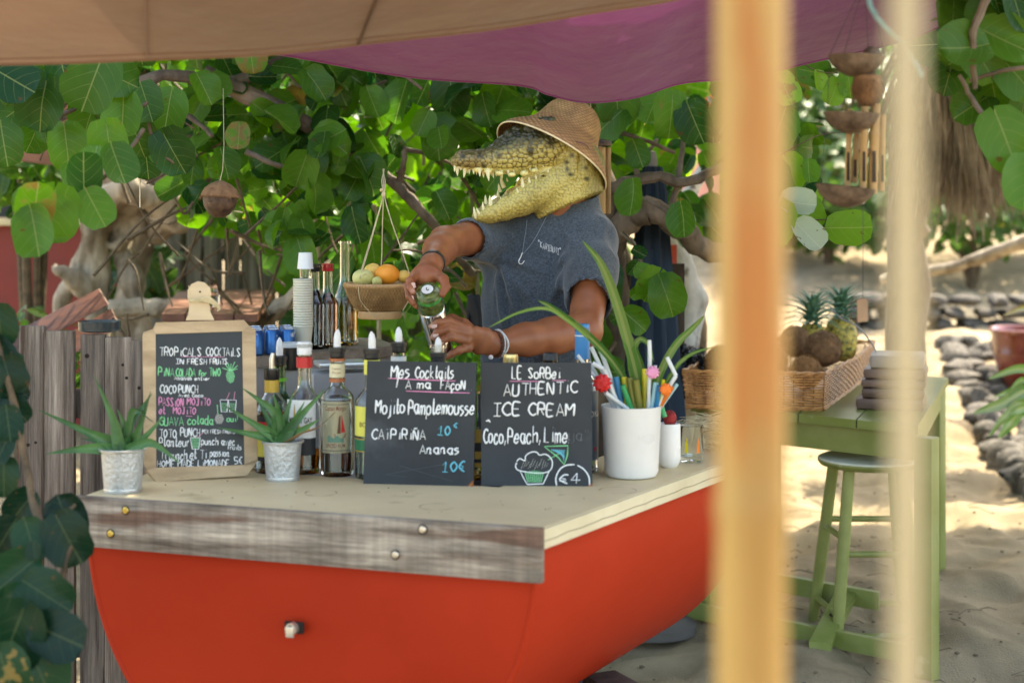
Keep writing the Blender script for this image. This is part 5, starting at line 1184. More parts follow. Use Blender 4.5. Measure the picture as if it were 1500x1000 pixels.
pslab([(90, 290), (93, 918), (50, 928), (35, 905), (28, 290), (80, 262)], -.004, .004, FRW, 'frame_side'); pslab([(498, 276), (510, 905), (570, 880), (562, 268), (535, 252)], -.004, .004, FRW, 'frame_side')
pslab([(88, 288), (500, 275), (533, 250), (506, 222), (92, 234), (80, 260)], -.004, .0045, FRW, 'frame_top'); pslab([(92, 918), (508, 905), (560, 905), (518, 955), (92, 985), (48, 930)], -.004, .0045, FRW, 'frame_bottom')
pslab([(90, 290), (498, 276), (510, 905), (93, 918)], -.004, .0005, BLACKB, 'board')
HW = mk('handle_wood', (.62, .46, .26), .5, .12, 4, .1, 40, st=(1, 1, 4), col2=(.72, .57, .36))
hp = [(232, 222), (246, 190), (250, 150), (242, 110), (242, 80), (258, 52), (290, 38), (322, 44), (348, 68), (352, 100), (344, 140), (348, 180), (368, 222)]
o = pslab(hp, -.011, -.001, HW, 'handle')
obj('nail', MB().ball(MP(*ZM(300, 88), .001), .0022, 8, 6), HOLE, t)
RAF = mk('raffia', (.62, .50, .28), .8, .2, 20, .3, 90, col2=(.74, .62, .38)); m = MB()
for k in range(6):
    m.tube(smooth_pts([MP(*ZM(246, 118 + k * 3), .002), MP(*ZM(262, 126 + k * 2), .005), MP(*ZM(300, 122 + k * 3), .006), MP(*ZM(335, 124 + k * 2), .005), MP(*ZM(352, 118 + k * 3), 0)], 4), .0011, 4)
    m.tube(smooth_pts([MP(*ZM(300, 122 + k * 2), .008), MP(*ZM(345, 118 + k * 5), .012), MP(*ZM(385, 150 + k * 4), .010), MP(*ZM(395 - k * 3, 172 + k * 2), .008)], 4), .0012, 4)
m.tube(smooth_pts([MP(*ZM(256, 118), .004), MP(*ZM(250, 85), .005), MP(*ZM(246, 60), .004)], 4), .0009, 4)
obj('raffia_bow', m, RAF, t, kind='stuff')
b = Board(MP(*ZM(0, 1000)), MP(*ZM(581, 1000)) - MP(*ZM(0, 1000)), MP(*ZM(0, 0)) - MP(*ZM(0, 1000)), t); ZZ = lambda x, y: (x / 581, 1 - y / 1000)
b.n = nb
W = lambda *a, **k: wr(b, ZZ, *a, **{'w': .00125, **k})
W('KAKI\'S', 215, 358, 275, 45, CW, w=.0006); W('TROPiCALS', 108, 308, 392, 40, CW); W('COCKTAiLS', 330, 495, 388, 40, CW); ln(b, ZZ, [(210, 395), (420, 393)], CPK, .001); W('IN', 185, 225, 430, 24, CW); W('FRESH', 240, 335, 430, 26, CW); W('FRUiTS', 348, 432, 428, 26, CW)
W('PiNA', 102, 178, 490, 40, CG); W('COLADA', 186, 278, 490, 38, CG); W('for', 294, 334, 486, 24, CG); W('TWO.', 344, 408, 486, 38, CG); W('Ananas entier.', 178, 355, 506, 16, CW, w=.0009)
W('COCO', 110, 188, 570, 38, CW); W('PUNCH', 198, 292, 568, 38, CW); W('Avec Coco.', 198, 322, 586, 14, CW, w=.0009); W('PASSiON', 105, 222, 630, 38, CPK); W('MOJiTO', 238, 350, 625, 34, CPK); W('et . MOJiTO', 105, 280, 668, 32, CPK); ln(b, ZZ, [(232, 676), (262, 678)], CPK, .001)
W('GUAVA', 106, 220, 722, 40, CG); W('colada', 240, 362, 715, 36, CG); W('TOTO', 106, 188, 778, 38, CW); W('PUNCH', 206, 300, 772, 38, CW); W('MIX FRESH FRUiTS', 310, 466, 758, 18, CW, w=.0009)
W('Planteur', 106, 250, 820, 40, CW); W('punch avec', 304, 466, 812, 32, CW); W('fruits', 430, 496, 834, 22, CW, w=.001); W('Ti punch', 112, 238, 882, 40, CW); W('et Ti', 250, 330, 876, 40, CW); W('passion.', 345, 445, 866, 32, CW); W('HOME', 96, 180, 916, 30, CW); W('MADE', 194, 272, 914, 30, CW); W('LiMONADE', 288, 438, 912, 30, CW); W('5€', 462, 502, 900, 32, CW)
for z, s_ in [(470, '-14€'), (550, '-11€'), (605, ' 9€'), (638, ' 8€'), (690, ' 7'), (750, ' 7'), (800, ' 8€'), (858, '4€5'), (880, ' 6€')]: W(s_, 512, 556, z, 20, CPALE, w=.0008)
def blob(pts, mat, name, step=5, w=.0012):
    ys = [p[1] for p in pts]; m = MB(); y = min(ys) + 1
    while y < max(ys):
        xs = []
        for i in range(len(pts)):
            (xa, ya), (xb, yb) = pts[i], pts[(i + 1) % len(pts)]
            if (ya > y) != (yb > y): xs.append(xa + (xb - xa) * (y - ya) / (yb - ya))
        xs.sort()
        for i in range(0, len(xs) - 1, 2): b.stroke(m, [ZZ(xs[i], y), ZZ(xs[i + 1], y)], w, False)
        y += step
    return obj(name, m, mat, b.par)
blob([(425, 480), (430, 462), (445, 455), (462, 462), (468, 485), (462, 510), (445, 518), (430, 505)], CG, 'pineapple_drawing'); m = MB()
for q in [[(445, 458), (420, 425)], [(445, 458), (435, 420)], [(447, 458), (450, 424)], [(450, 458), (468, 415)], [(452, 458), (482, 432)], [(445, 458), (408, 445)], [(450, 458), (480, 448)]]: b.stroke(m, [ZZ(*p) for p in q], .0014, False)
obj('pineapple_drawing', m, CG, t)
for x0 in (396, 436): 
    ln(b, ZZ, [(x0, 598), (x0 + 5, 655), (x0 + 32, 655), (x0 + 38, 598), (x0, 598)], CW, .001, 'cup_drawing'); blob([(x0 + 4, 615), (x0 + 34, 615), (x0 + 30, 650), (x0 + 7, 650)], CG, 'cup_drawing', 8, .0009)
ln(b, ZZ, [(425, 600), (442, 562)], CPK, .0011, 'straw_drawing'); ln(b, ZZ, [(462, 600), (467, 558)], CPK, .0011, 'straw_drawing')
blob([(368, 690), (378, 668), (405, 668), (414, 690), (402, 712), (378, 712)], CPALE, 'fruit_drawing'); ln(b, ZZ, [(385, 668), (382, 622)], CG, .0014, 'straw_drawing'); W('oui!', 428, 480, 702, 26, CG)
ln(b, ZZ, [(252, 778), (262, 832), (292, 832), (300, 778), (252, 778)], CW, .001, 'cup_drawing'); blob([(256, 782), (298, 782), (291, 828), (264, 828)], CG, 'cup_drawing', 7); ln(b, ZZ, [(288, 778), (312, 755)], CPK, .001, 'straw_drawing')

# ------------------------------------------------------------------ aloes in hammered tin pots
TIN = mk('hammered_tin', (.50, .51, .50), .42, .12, 16, 1.0, 95, metal=.55, bd=.004, bst=(1.6, 1.6, 1)); TINR = mk('tin_rim', (.58, .59, .58), .35, .1, 10, .1, 60, metal=.7)
ALOE = mk('aloe_leaf', (.030, .115, .035), .42, .3, 10, .15, 60, col2=(.09, .22, .06), col3=(.22, .28, .12), s3=30, t3=.72); SOIL = mk('soil', (.04, .028, .02), .95, .4, 30, .6, 80); DRYTIP = mk('dry_tip', (.16, .09, .03), .7)
def aloe(label, px, py, hpx, wpx, leaves, dry=None):
    b = C(px, py); sc = b.y / FPX; h = hpx * sc; r = wpx / 2 * sc
    t = thing('potted_aloe', label, 'aloe', b)
    r0 = r * .80
    m = MB().lathe([(0, 0), (r0, 0), (r0, .004), (r * .93, h * .93), (r * .97, h * .94), (r * .94, h * .96), (r * .86, h * .95), (r0 * .96, h * .5)], b, 48, close=False); obj('pot', m, TIN, t)
    m = MB().lathe([(r * .95, h * .925), (r * 1.03, h * .94), (r * 1.045, h * .985), (r * 1.0, h * 1.0), (r * .96, h * .985), (r * .93, h * .95), (r * .95, h * .925)], b, 48, close=False); obj('pot_rim', m, TINR, t)
    m = MB().lathe([(r0 * 1.01, .001), (r0 * 1.035, .004), (r0 * 1.01, .009), (r0 * .99, .005), (r0 * 1.01, .001)], b, 40, close=False); obj('pot_foot', m, TINR, t)
    obj('soil', MB().lathe([(r * .92, h * .88), (r * .5, h * .92), (0, h * .93)], b, 20), SOIL, t)
    top = b + Vector((0, 0, h * .90))
    for (dx1, dy1, dx2, dy2, dep, w) in leaves:
        a = top + Vector((R.uniform(-.006, .006), R.uniform(-.006, .006), 0)); mid = top + Vector((dx1 * sc, -dep * .5, -dy1 * sc)); tip = top + Vector((dx2 * sc, -dep, -dy2 * sc))
        q = smooth_pts([a, a.lerp(mid, .5) + Vector((0, 0, .004)), mid, tip], 5); n_ = len(q); mm = MB(); W2 = w * sc
        vs = []; side = Vector((0, -1, .25)).cross((tip - a).normalized()); side = side.normalized() if side.length > .2 else Vector((1, 0, 0))
        for i, p in enumerate(q):
            k = i / (n_ - 1); ww = W2 * (1 - k ** 1.9) * .62 + .0004; tg = (q[min(i + 1, n_ - 1)] - q[max(0, i - 1)]).normalized(); up = side.cross(tg).normalized()
            if up.y > 0: up = -up
            for (cx, cu) in ((-1, .25), (-.5, -.08), (0, -.18), (.5, -.08), (1, .25), (.55, -.45), (0, -.65), (-.55, -.45)):
                vs.append(p + side * ww * cx + up * ww * cu)
        fs = [(i * 8 + k, i * 8 + (k + 1) % 8, (i + 1) * 8 + (k + 1) % 8, (i + 1) * 8 + k) for i in range(n_ - 1) for k in range(8)] + [tuple((n_ - 1) * 8 + k for k in range(8))]
        mm.add(vs, fs); obj('leaf', mm, ALOE, t, smooth=60)
        m2 = MB()
        for i in range(2, n_ - 2):
            for e_ in (-1, 1):
                k = i / (n_ - 1); ww = W2 * (1 - k ** 1.9) * .62; pz = q[i] + side * ww * e_ * .98; tg = (q[i + 1] - q[i]).normalized()
                m2.tube([pz, pz + side * e_ * .0016 + tg * .001], [.0006, .0001], 3, False)
        obj('thorns', m2, ALOE, t, kind='stuff')
    if dry:
        q = [top] + [top + Vector((a * sc, -c, -b_ * sc)) for a, b_, c in dry]; obj('dry_leaf', MB().tube(smooth_pts(q, 5), [.0035] * 5 + [.0022] * 5 + [.001] * (len(smooth_pts(q, 5)) - 10), 6, flat=(0, -1, .2)), DRYTIP, t)
    return t
aloe('aloe in a hammered tin pot at the left corner of the counter', 180, 719, 64, 67,
     [(-45, -28, -118, -64, .03, 17), (-60, -6, -104, -2, .05, 15), (-28, -12, -66, -18, -.02, 14), (-14, -50, -40, -112, .01, 15), (10, -40, 40, -84, -.02, 16), (20, -62, 52, -44, .03, 15), (24, -30, 44, -90, .02, 16), (50, -14, 92, 12, .05, 15), (2, -40, -8, -62, .0, 12), (30, -20, 58, -52, -.03, 13)])
aloe('aloe in a hammered tin pot in front of the rum bottles', 414, 702, 58, 60,
     [(-14, -50, -58, -84, .02, 17), (-36, -28, -84, -60, .03, 14), (-44, -16, -92, -28, .04, 13), (-6, -50, -12, -72, .01, 11), (4, -40, 14, -76, -.02, 13), (28, -42, 66, -84, .03, 15), (30, -22, 58, -40, .04, 13), (-20, -30, -40, -62, -.03, 14), (14, -30, 30, -60, -.03, 12)], dry=[(30, -18, .03), (55, -28, .04), (80, -50, .045)])

# ------------------------------------------------------------------ white bucket with straws, small white cup
b = C(925, 697); sc = b.y / FPX; t = thing('white_bucket', 'large white plastic bucket full of straws at the right of the blackboards', 'bucket', b)
r1, r0, h = 45.5 * sc * .97, 38 * sc, 104 * sc
m = MB().lathe([(0, .004), (r0 - .012, .0), (r0 - .003, .003), (r0 + .002, .012), (r1 - .001, h - .004), (r1 + .0008, h - .001), (r1 - .001, h), (r1 - .003, h - .002), (r0 - .002, .012), (0, .008)], b, 64, close=False); obj('shell', m, WHP, t, smooth=40)
b2 = C(980, 684); t = thing('small_white_pot', 'small white rounded pot half hidden behind the bucket of straws', 'pot', b2); s2 = b2.y / FPX
obj('shell', MB().lathe([(0, .004), (.016, 0), (.021, .004), (.026, .014), (.0275, .030), (.027, .100), (.0258, .104), (.0245, .100), (.024, .02), (0, .012)], b2, 40, close=False), WHP, t, smooth=50)
obj('dried_flower', MB().ball(b2 + Vector((.002, 0, .115)), .016, 12, 8, (1, .8, 1.3)), mk('dried_red', (.25, .02, .02), .8, .5, 60, 1, 120), t)
cols = {'white': (.72, .76, .76), 'yellow': (.72, .62, .03), 'green': (.04, .36, .12), 'blue': (.03, .22, .42), 'olive': (.20, .20, .04), 'orange': (.75, .20, .03), 'pale blue': (.35, .60, .65), 'pink': (.72, .35, .50)}
SM = {k: mk('straw_' + k.replace(' ', '_'), v, .3, .05, 20, 0, transl=.15) for k, v in cols.items()}
SLAB = ['long white straw leaning left at the front left of the bucket', 'long white straw leaning left just behind the blue bottle neck', 'leftmost white straw crossing in front of the blue bottle', 'white bendy straw with its end bent left over the red ornament', 'short white straw lying low under the red ornament',
 'blue straw beside the left rim of the bucket', 'yellow straw at the left, between the blue and the green straws', 'short green straw bent low at the left of the bucket', 'olive straw left of the long central leaf', 'olive straw right of the long central leaf', 'tall yellow straw right of the central leaf', 'tall white bendy straw standing upright right of the leaves',
 'pale blue straw under the pink ornament', 'blue straw between the pink and the orange ornaments', 'thin yellow straw beside the orange ornament', 'white bendy straw bent left at the right rim of the bucket', 'thin green straw behind the central leaves', 'short orange straw at the right rim of the bucket', 'green straw low under the pink ornament',
 'pale blue straw leaning out over the right rim', 'thin white straw behind the pink ornament', 'white straw leaning far left behind the red ornament']
def straw(c, px0, py0, px1, py1, w=7, bend=None, dd=0):
    s_ = (b.y + dd) / FPX; a = P(px0, py0, b.y + dd * .5); e_ = P(px1, py1, b.y + dd); base = a
    q = [base - (e_ - base).normalized() * .03, e_]; m = MB(); m.tube(q, w / 2 * s_, 12)
    if bend: 
        f_ = P(bend[0], bend[1], b.y + dd); m.tube([e_, e_.lerp(f_, .08), f_], w / 2 * s_, 12)
        for k in range(4): m.tube([e_ - (e_ - base).normalized() * (.003 + k * .003), e_ - (e_ - base).normalized() * (.0042 + k * .003)], w / 2 * s_ * 1.12, 12)
    gl = {'white': 'white bendy straw standing in the white bucket'}.get(c, c + ' drinking straw standing in the white bucket')
    single('straw', m, SM[c], SLAB.pop(0), 'straw', group='drinking straws in the white bucket', base=q[0])
for s_ in [('white', 905, 592, 866, 508, 6, None, .01), ('white', 908, 590, 877, 506, 6.5, None, .03), ('white', 900, 588, 846, 520, 5, None, -.01), ('white', 905, 592, 884, 540, 7, (868, 532), -.02), ('white', 910, 592, 887, 575, 7, None, -.035), ('blue', 910, 592, 902, 552, 9, None, .01), ('yellow', 918, 592, 914, 552, 8, None, .02), ('green', 922, 592, 912, 564, 8, None, -.02),
           ('olive', 928, 592, 922, 553, 10, None, .0), ('olive', 936, 592, 931, 556, 11, None, -.01), ('yellow', 945, 592, 944, 540, 8, None, .02), ('white', 950, 592, 952, 520, 6, (951, 498), -.015), ('pale blue', 956, 592, 961, 560, 8, None, -.01), ('blue', 962, 592, 966, 565, 8, None, -.02), ('yellow', 967, 590, 972, 556, 5, None, -.02), ('white', 966, 590, 990, 550, 6, (977, 523), -.02),
           ('green', 948, 592, 931, 548, 6, None, .03), ('orange', 972, 585, 984, 566, 9, None, -.02), ('green', 968, 592, 958, 560, 7, None, .01), ('pale blue', 972, 590, 992, 562, 6, None, .0), ('white', 958, 592, 960, 535, 5, None, .03), ('white', 897, 590, 862, 530, 7, None, .03)]: straw(*s_)
def rosette(label, c, px, py, r, mat):
    m = MB(); ce = P(px, py, b.y - .03)
    m.ball(ce, r, 22, 12, (1, .5, .95)); 
    m.v = [tuple(Vector(v) + (Vector(v) - ce) * .16 * math.cos(11 * math.atan2(v[2] - ce.z, v[0] - ce.x))) for v in m.v]
    single('paper_ornament', m, mat, label, 'ornament')
rosette('red paper ornament on a straw at the left of the bucket', 'red', 882, 561, .021, mk('red_paper', (.62, .02, .02), .5, .1, 30, .3, 90)); rosette('pink paper ornament on a straw in the middle of the bucket', 'pink', 956, 545, .015, mk('pink_paper', (.75, .30, .48), .6, .1, 30, .3, 90)); rosette('orange paper ornament at the right of the bucket', 'orange', 975, 570, .014, mk('orange_paper', (.80, .18, .02), .6, .1, 30, .3, 90))
# strap-leaved plant behind the bucket
STRAP = leaf_mat('strap_leaf', (.055, .15, .03), (.14, .28, .05), yellow=.12, vein=(.30, .34, .12), transl=.3, nveins=.4)
t = thing('strap_leaved_plant', 'plant with long narrow green leaves rising from the white bucket', 'plant', b + Vector((0, .02, .05)))
def strap(t, pts, w, mat=STRAP, name='leaf'):
    q = smooth_pts([P(*p) for p in pts], 6); n_ = len(q); V = []; U = []
    for i, p in enumerate(q):
        tg = (q[min(i + 1, n_ - 1)] - q[max(i - 1, 0)]).normalized(); sd = tg.cross(Vector((0, -1, .2))).normalized(); k = i / (n_ - 1); ww = w * (math.sin(PI * min(1, .25 + .75 * k)) ** .6 if k < 1 else 0) * .5 + .0003; nn = sd.cross(tg)
        for j, c in enumerate((-1, -.5, 0, .5, 1)): V.append(p + sd * ww * c + nn * ww * .35 * abs(c)); U.append((.5 + c * .04, k))
    Fc = [(i * 5 + j, i * 5 + j + 1, (i + 1) * 5 + j + 1, (i + 1) * 5 + j) for i in range(n_ - 1) for j in range(4)]
    inv = wmat(t).inverted(); me = uv_mesh('leaf', np.array([tuple(inv @ v) for v in V]), Fc, np.array(U), mat); o = bpy.data.objects.new(name, me); COL.objects.link(o); o.parent = t; return o
D0 = b.y + .02
for pts, w in [([(942, 600, D0), (930, 540, D0), (905, 450, D0 - .02), (882, 390, D0 - .04), (853, 352, D0 - .05)], .024), ([(935, 600, D0), (905, 540, D0), (860, 490, D0 - .08), (810, 452, D0 - .12), (788, 440, D0 - .14)], .017), ([(860, 492, D0 - .1), (830, 468, D0 - .16), (800, 452, D0 - .18), (760, 458, D0 - .2), (715, 480, D0 - .2)], .007),
               ([(950, 600, D0), (968, 545, D0), (990, 505, D0), (1015, 480, D0), (1032, 462, D0 - .02)], .017), ([(948, 600, D0 + .02), (940, 540, D0 + .03), (930, 510, D0 + .03), (938, 497, D0 + .03), (950, 505, D0 + .03), (958, 530, D0)], .014), ([(955, 600, D0), (985, 545, D0 - .03), (1010, 520, D0 - .04), (1045, 508, D0 - .05)], .009),
               ([(940, 600, D0), (928, 560, D0), (922, 520, D0), (935, 500, D0)], .012), ([(952, 600, D0), (955, 550, D0), (950, 520, D0), (953, 500, D0)], .009)]: strap(t, pts, w)
# tumbler, raffia pile
bg_ = C(1013, 676); t = thing('tumbler', 'clear glass tumbler with a pineapple motif beside the small white pot', 'tumbler', bg_)
obj('glass', MB().lathe([(0, .008), (.020, .0), (.0265, .002), (.0270, .01), (.0285, .088), (.0275, .0885), (.0262, .087), (.0252, .014), (0, .013)], bg_, 36, close=False), GLASS, t, smooth=50)
for k, (da, c) in enumerate([(-.55, 'yellow'), (.5, 'orange')]):
    m = MB(); m.add([cyl(bg_, .0284, -PI / 2 + da + dx, z) for dx, z in [(-.16, .025), (.16, .025), (.13, .045), (0, .062), (-.13, .045)]], [(0, 1, 2, 3, 4)]); obj('print', m, SM[c], t)
m = MB()
for _ in range(420):
    c = C(R.uniform(1012, 1085), R.uniform(640, 662)); z = R.uniform(0, .065) * (1 - abs((c.x - .57) / .22) * .3); c.z += z; a = R.uniform(0, PI); l = R.uniform(.02, .06); q = Vector((math.cos(a) * l, math.sin(a) * l * .5, R.uniform(-.4, .4) * l)); m.tube([c - q, c + Vector((0, 0, R.uniform(0, .012))), c + q], [.0006, .0014, .0006], 3, False)
single('raffia_heap', m, RAF, 'heap of dry raffia straw beside the glass tumbler', 'raffia', kind='stuff')

# ------------------------------------------------------------------ back counter with cans, cups and flasks
def BK(px, py, up=0): d = .40 * FPX / (py - HY); return Vector(((px - 750) / FPX * d, d, EYE - .40 + up))       # shelf 1.05 m high
t = thing('back_counter', 'grey back counter with a wooden edge holding cans, cups and flasks', 'counter', (-.65, 4.5, 0))
a, c = P(375, 522, 4.25), P(592, 503, 4.75); zS = 1.045
S0 = Vector((-.72, 4.15, zS)); S1 = Vector((-.33, 4.52, zS)); S2 = Vector((-.42, 4.80, zS)); S3 = Vector((-.90, 4.70, zS))
WSH = mk('shelf_wood', (.16, .12, .085), .6, .3, 4, .3, 30, st=(1, 5, 5), col2=(.28, .22, .16)); GREYP = mk('grey_panel', (.30, .29, .28), .6, .12, 4, .15, 30)
obj('shelf', MB().slab([S0, S1, S2, S3], (0, 0, -.03)), WSH, t)
obj('panel', MB().slab([S0 + Vector((.01, .02, -.03)), S1 + Vector((-.01, .02, -.03)), S1 + Vector((-.01, .02, -1.05)), S0 + Vector((.01, .02, -1.05))], (-.02, .025, 0)), GREYP, t)
CAN = mk('blue_can', (.02, .06, .22), .3, .3, 20, 0, metal=.5, col2=(.03, .16, .40), col3=(.55, .57, .60), s3=28, t3=.6); CANT = mk('can_top', (.60, .62, .64), .3, .1, 20, .05, 60, metal=.9)
proto = thing('soda_can', 'blue soda can at the left of the front row, behind the menu board', 'can', (-.70, 4.3, zS), group='blue soda cans on the back counter')
obj('can_body', MB().lathe([(.014, 0), (.020, .006), (.020, .062), (.0165, .068)], (-.70, 4.3, zS), 24), CAN, proto); obj('can_top', MB().lathe([(.0165, .068), (.017, .070), (.016, .070), (.015, .068), (0, .068)], (-.70, 4.3, zS), 24), CANT, proto)
i = 0
for r_ in range(3):
    for c_ in range(3):
        p = Vector((-.688 + c_ * .040 - r_ * .012, 4.22 + c_ * .020 + r_ * .06, zS))
        if i == 0: proto.location = p
        else: copy_tree(proto, p, R.uniform(0, 6), 'blue soda can at the %s of the %s row, behind the menu board' % (('left', 'middle', 'right')[c_], ('front', 'middle', 'back')[r_]))
        i += 1
CUPM = mk('paper_cup', (.66, .61, .47), .6, .06, 10, .05, 60)
# stack of paper cups
cb = P(434, 522, 4.22); cb.z = zS
proto = None
for k in range(19):
    z = zS + k * .0072
    if k == 0:
        proto = thing('paper_cup', 'cream paper cup at the very bottom of the tall stack on the back counter', 'cup', (cb.x, 4.36, z), group='stacked cream paper cups')
        obj('cup', MB().lathe([(0, .003), (.020, .0), (.0270, .066), (.0290, .068), (.0275, .0705), (.0262, .067), (.0190, .004), (0, .005)][::-1], (cb.x, 4.36, z), 24, close=False), CUPM, proto)
        proto.rotation_euler = (0, 0, 0)
    else:
        cc = copy_tree(proto, (cb.x + R.uniform(-.0006, .0006), 4.36, z), None, 'cream paper cup at the very top of the tall stack' if k == 18 else 'cream paper cup nested %s from the bottom of the tall stack' % ('second third fourth fifth sixth seventh eighth ninth tenth eleventh twelfth thirteenth fourteenth fifteenth sixteenth seventeenth eighteenth'.split()[k - 1]))
cx = cb.x + .006; zc = zS + 18 * .0072 + .071
single('shot_glass', MB().lathe([(0, .004), (.015, 0), (.017, .045), (.016, .045), (.014, .006), (0, .007)], (cx, 4.36, zc), 24, close=False), GLASS, 'small clear plastic glass standing on top of the paper cup stack', 'glass', base=(cx, 4.36, zc), smooth=50)
single('white_cup', MB().lathe([(.022, .028), (.0228, .027), (.0185, .072), (0, .073), ], (cx, 4.36, zc - .0), 28), WHP, 'translucent white cup upturned on the topmost small glass', 'cup', base=(cx, 4.36, zc + .027), smooth=40)
def bk(name, label, px, d, h, r, liq, cap=None, glass=None, nh=.34, sh=.52, lvl=.7, nr=.014):
    x = (px - 750) / FPX * d; base = Vector((x, d, zS)); t = lathe_bottle(name, label, base, h, r, neck_r=nr, shoulder=sh, neck_h=nh, liq=liq, lvl=lvl, glass=glass)
    if cap: obj('cap', MB().lathe([(nr * 1.1, h - .018), (nr * 1.18, h - .016), (nr * 1.18, h + .003), (0, h + .005)], base, 20), cap, t)
    return t
bk('syrup_bottle', 'dark syrup bottle with a black cap beside the paper cup stack', 461, 4.42, .235, .031, L_BLACK, BLKP, lvl=.70); bk('syrup_bottle', 'amber bottle with a red cap, second from the paper cups', 480, 4.45, .235, .031, L_AMBER, PR, lvl=.66)
bk('flask', 'tall clear flask of golden infusion left of the fruit basket', 505, 4.55, .30, .040, L_GOLD, None, nh=.40, sh=.30, lvl=.45, nr=.015)
b = P(425, 0, 4.0); b.z = zS - .10
t = thing('plastic_tub', 'black plastic tub with a clear lid between the bottle necks', 'tub', P(426, 540, 3.85)); bb = P(426, 540, 3.85)
obj('tub', MB().lathe([(0, 0), (.028, 0), (.031, .055), (0, .056)], bb, 28), BLKP, t); obj('lid', MB().lathe([(.033, .054), (.034, .058), (.033, .064), (0, .066)], bb, 28), mk('clear_lid', (.5, .55, .58), .3, .1, 9, 0, alpha=1), t)
single('tub_stand', MB().bbox(bb + Vector((0, .03, -.10)), (.08, .09, .196), None, .004), GREYP, 'grey box under the black plastic tub behind the bottles', 'box')
t = single('steel_tray', MB().bbox(P(500, 532, 4.05), (.13, .10, .012), Matrix.Rotation(.3, 3, 'Z'), .004), TINR, 'shallow steel tray behind the spiced rum bottle', 'tray')
single('grey_case', MB().bbox(P(500, 590, 4.08), (.17, .12, .17), Matrix.Rotation(.3, 3, 'Z'), .01), GREYP, 'grey case under the steel tray behind the bottles', 'case')
# pepper mill on the far table
q = Vector((-1.16, 6.1, 1.05)); t = thing('glass_pepper_mill', 'small clear glass shaker standing on the picnic table', 'shaker', q); obj('body', MB().lathe([(0, 0), (.030, 0), (.030, .008), (.022, .012), (.026, .05), (.014, .065), (.019, .078), (.010, .088), (.015, .10), (0, .118)], q, 20), GLASS, t)

# ------------------------------------------------------------------ hanging fruit basket
WIC = mk('wicker', (.30, .155, .055), .6, .3, 20, .6, 120, col2=(.58, .36, .15), bst=(60, 60, 160), bd=.003); CANEW = mk('cane_ring', (.42, .23, .085), .5, .2, 12, .2, 40, col2=(.56, .36, .17))
d = 4.15; bb = P(556, 466, d); t = thing('hanging_basket', 'round woven basket of fruit hanging on cords from a branch', 'basket', bb); sc = d / FPX
prof = [(0, .022), (.040, .020), (.058, .024), (.072, .038), (.083, .060), (.091, .082), (.093, .088), (.089, .088), (.081, .062), (.068, .040), (.04, .028), (0, .028)]
obj('bowl', MB().lathe(prof, bb, 48, close=False), WIC, t, smooth=60)
m = MB()   # weave: slanting strands standing proud of the bowl
for k in range(58):
    for sg in (1, -1):
        q = []
        for j in range(9):
            v = j / 8; z = .024 + .062 * v; r = np.interp(z, [.024, .038, .060, .082, .088], [.058, .072, .083, .091, .093]) + .0012 + .0005 * ((j + k) % 2) * sg; a = 2 * PI * k / 58 + sg * v * .45; q.append(bb + Vector((r * math.cos(a), r * math.sin(a), z)))
        m.tube(q, .0013, 4, False)
obj('weave', m, WIC, t, kind='stuff')
m = MB(); m.lathe([(.0915 + .004 * math.cos(a), .088 + .006 * math.sin(a)) for a in [i * PI / 4 for i in range(9)]], bb, 48, close=False); obj('rim', m, CANEW, t)
m = MB()
for k in range(70):
    a = 2 * PI * k / 70; c = bb + Vector((.0915 * math.cos(a), .0915 * math.sin(a), .088)); rd = Vector((math.cos(a), math.sin(a), 0)); m.tube([c + rd * .0048 * math.cos(w) + Vector((0, 0, .0068 * math.sin(w))) + Vector((-rd.y, rd.x, 0)) * .0012 * w for w in [i * PI / 3 for i in range(-2, 4)]], .0012, 4, False)
obj('rim_binding', m, CANEW, t, kind='stuff')
obj('foot_ring', MB().lathe([(.054, 0), (.056, .0), (.058, .004), (.056, .02), (.052, .02), (.052, .002), (.054, 0)], bb, 40, close=False), CANEW, t)
apex = P(562, 248, 4.35); knot = P(562, 285, 4.25); CORD = mk('cord', (.48, .38, .22), .85, .25, 40, .5, 200)
for k, (px, py, dd) in enumerate([(522, 418, -.04), (600, 402, -.03), (558, 398, .08), (527, 408, -.06)]):
    e_ = P(px, py, d + dd); m = MB(); q = smooth_pts([apex + Vector((R.uniform(-.004, .004), 0, 0)), knot, e_], 5)
    m.tube([p + Vector((math.cos(i * 1.4), 0, math.sin(i * 1.4))) * .0008 for i, p in enumerate(q)], .0016, 5); obj('cord', m, CORD, t)
m = MB(); m.tube(smooth_pts([P(525, 420, d - .09), P(528, 440, d - .09), P(545, 460, d - .075), P(552, 462, d - .07)], 4), .0012, 5); m.tube(smooth_pts([P(600, 420, d - .05), P(598, 440, d - .05), P(590, 455, d - .06)], 4), .0012, 5); obj('cord', m, CORD, t)
m = MB(); m.ball(knot, .006, 8, 6, (1, 1, 1.6)); m.ball(knot + Vector((-.006, 0, .012)), .005, 8, 6); obj('knot', m, CORD, t)
FRG = mk('pale_fruit', (.52, .50, .14), .45, .2, 12, .2, 50, col2=(.66, .62, .26), col3=(.34, .22, .08), s3=25, t3=.66); FRO = mk('orange_fruit', (.80, .30, .03), .45, .12, 6, .5, 130, bd=.001); FRY = mk('yellow_fruit', (.72, .46, .10), .45, .2, 12, .2, 60, col3=(.40, .22, .06), s3=25, t3=.66)
def fruit(name, label, cat, px, py, dd, r, mat, sc=(1, 1, .95)):
    m = MB(); c = P(px, py, d + dd); m.ball(c, r, 24, 14, sc); m.v = [tuple(Vector(v) + (Vector(v) - c).normalized() * .0012 * mnoise.noise(Vector(v) * 60)) for v in m.v]; tt = single(name, m, mat, label, cat)
